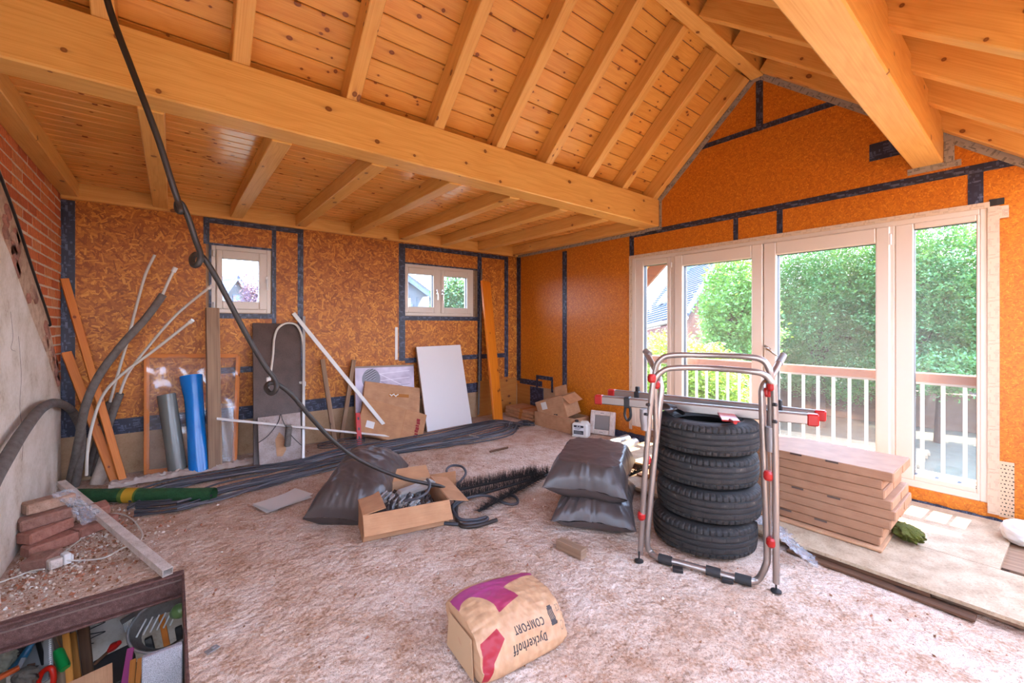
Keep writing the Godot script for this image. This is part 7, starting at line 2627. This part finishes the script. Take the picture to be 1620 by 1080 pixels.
	# the rest of the clutter at the left of the hatch
	var odd := [["board", "brown worn board leaning behind the green grip in the hatch", Vector3(-0.535, -0.388, -3.63), Vector3(-0.46, -0.551, -3.314), 0.05, 0.02, M.old_wood],
			["tool", "dark tool handle lying under the beam left of the blue handle", Vector3(-0.726, -0.438, -3.681), Vector3(-0.693, -0.388, -3.705), 0.035, 0.03, M.dark_wood],
			["lath", "thin grey lath slanting below the blue handle in the hatch", Vector3(-0.645, -0.426, -3.334), Vector3(-0.621, -0.365, -3.417), 0.022, 0.012, M.alu_dull],
			["lath", "dark lath slanting at the very bottom left of the hatch", Vector3(-0.595, -0.423, -3.23), Vector3(-0.584, -0.383, -3.362), 0.03, 0.014, M.dark_wood],
			["plate", "grey sheet metal plate standing right of the blue handle in the hatch", Vector3(-0.603, -0.402, -3.582), Vector3(-0.583, -0.534, -3.412), 0.10, 0.006, M.zinc],
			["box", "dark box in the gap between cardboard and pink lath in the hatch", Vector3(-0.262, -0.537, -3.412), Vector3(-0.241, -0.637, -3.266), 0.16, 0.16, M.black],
			["lath", "pale lath leaning beside the green grip in the hatch", Vector3(-0.477, -0.337, -3.507), Vector3(-0.425, -0.517, -3.26), 0.03, 0.015, M.lath],
			["bar", "slim blackish bar crossing behind the saw in the hatch", Vector3(-0.618, -0.359, -3.645), Vector3(-0.555, -0.462, -3.466), 0.02, 0.015, M.black]]
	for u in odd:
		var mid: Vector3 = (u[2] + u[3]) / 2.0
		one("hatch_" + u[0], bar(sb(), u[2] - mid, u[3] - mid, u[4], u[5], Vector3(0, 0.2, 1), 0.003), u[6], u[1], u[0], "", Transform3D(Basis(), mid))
	# a red brush end and coiled wire on the wall below
	root = thing("red_brush", "red ended brush lying across the dark gap in the hatch", "brush", Vector3(-0.257, -0.394, -3.28))
	mi("head", tube(sb(), [Vector3(-0.277, -0.419, -3.295) - root.position, Vector3(-0.257, -0.394, -3.28) - root.position, Vector3(-0.232, -0.373, -3.26) - root.position], [0.012, 0.022, 0.012], 10), M.red, root)
	mi("stem", tube(sb(), [Vector3(-0.277, -0.419, -3.295) - root.position, Vector3(-0.338, -0.478, -3.319) - root.position], 0.008, 8), M.dark_wood, root)
	var w := []
	for i in 26:
		var an := i * 0.5
		w.append(Vector3(-0.395, -0.528, -3.876) + Vector3(0.05 * sin(an), -0.02 * i * 0.25, 0.01 * cos(an)))
	one("wire", tube(sb(), smooth(w, 2), 0.003, 5), M.black, "thin dark wire dangling on the pale wall in the hatch", "wire")
	# bundled rags and hanging bits at the left edge
	var nn := FastNoiseLite.new()
	nn.seed = 19
	nn.frequency = 3.0
	var cl := [Color(0.50, 0.47, 0.40), Color(0.22, 0.20, 0.19), Color(0.34, 0.30, 0.26)]
	var rag_words := ["pale crumpled rag at the far left of the hatch", "dark crumpled glove shape under the steel beam in the hatch", "brownish crumpled rag at the bottom left of the hatch"]
	var at := [Vector3(-0.706, -0.38, -3.511), Vector3(-0.67, -0.375, -3.559), Vector3(-0.594, -0.417, -3.293)]
	for k in 3:
		var rag := grid(sb(), 26, 18, func(u: float, v: float) -> Vector3:
			var an := u * TAU
			var r := 0.045 * pow(sin(v * PI), 0.6) * (1.0 + 0.6 * nn.get_noise_3d(cos(an) * 1.5 + k * 5.0, sin(an) * 1.5, v * 2.0))
			return Vector3(r * cos(an), -0.06 * cos(v * PI), r * sin(an)), Vector2.ONE, true)
		one("rag", rag, mat(cl[k], 0.9), rag_words[k], "rag", "", xf(at[k]))
	st = sb()
	box(st, Vector3(0.09, 0.02, 0.03), Transform3D(), 0.004)
	one("orange_block", st, mat(Color(0.75, 0.30, 0.08), 0.5), "small orange plastic block at the bottom left of the hatch", "block", "", xf(Vector3(-0.67, -0.387, -3.354), Vector3(0, 0.3, 0.1)))
	one("white_tube", tube(sb(), smooth([Vector3(-0.74, 0.26, -3.40), Vector3(-0.71, 0.13, -3.34), Vector3(-0.69, 0.018, -3.28)], 4), 0.018, 12), M.white_dusty, "short pale tube leaning on the plaster at the corner of the hatch", "tube")
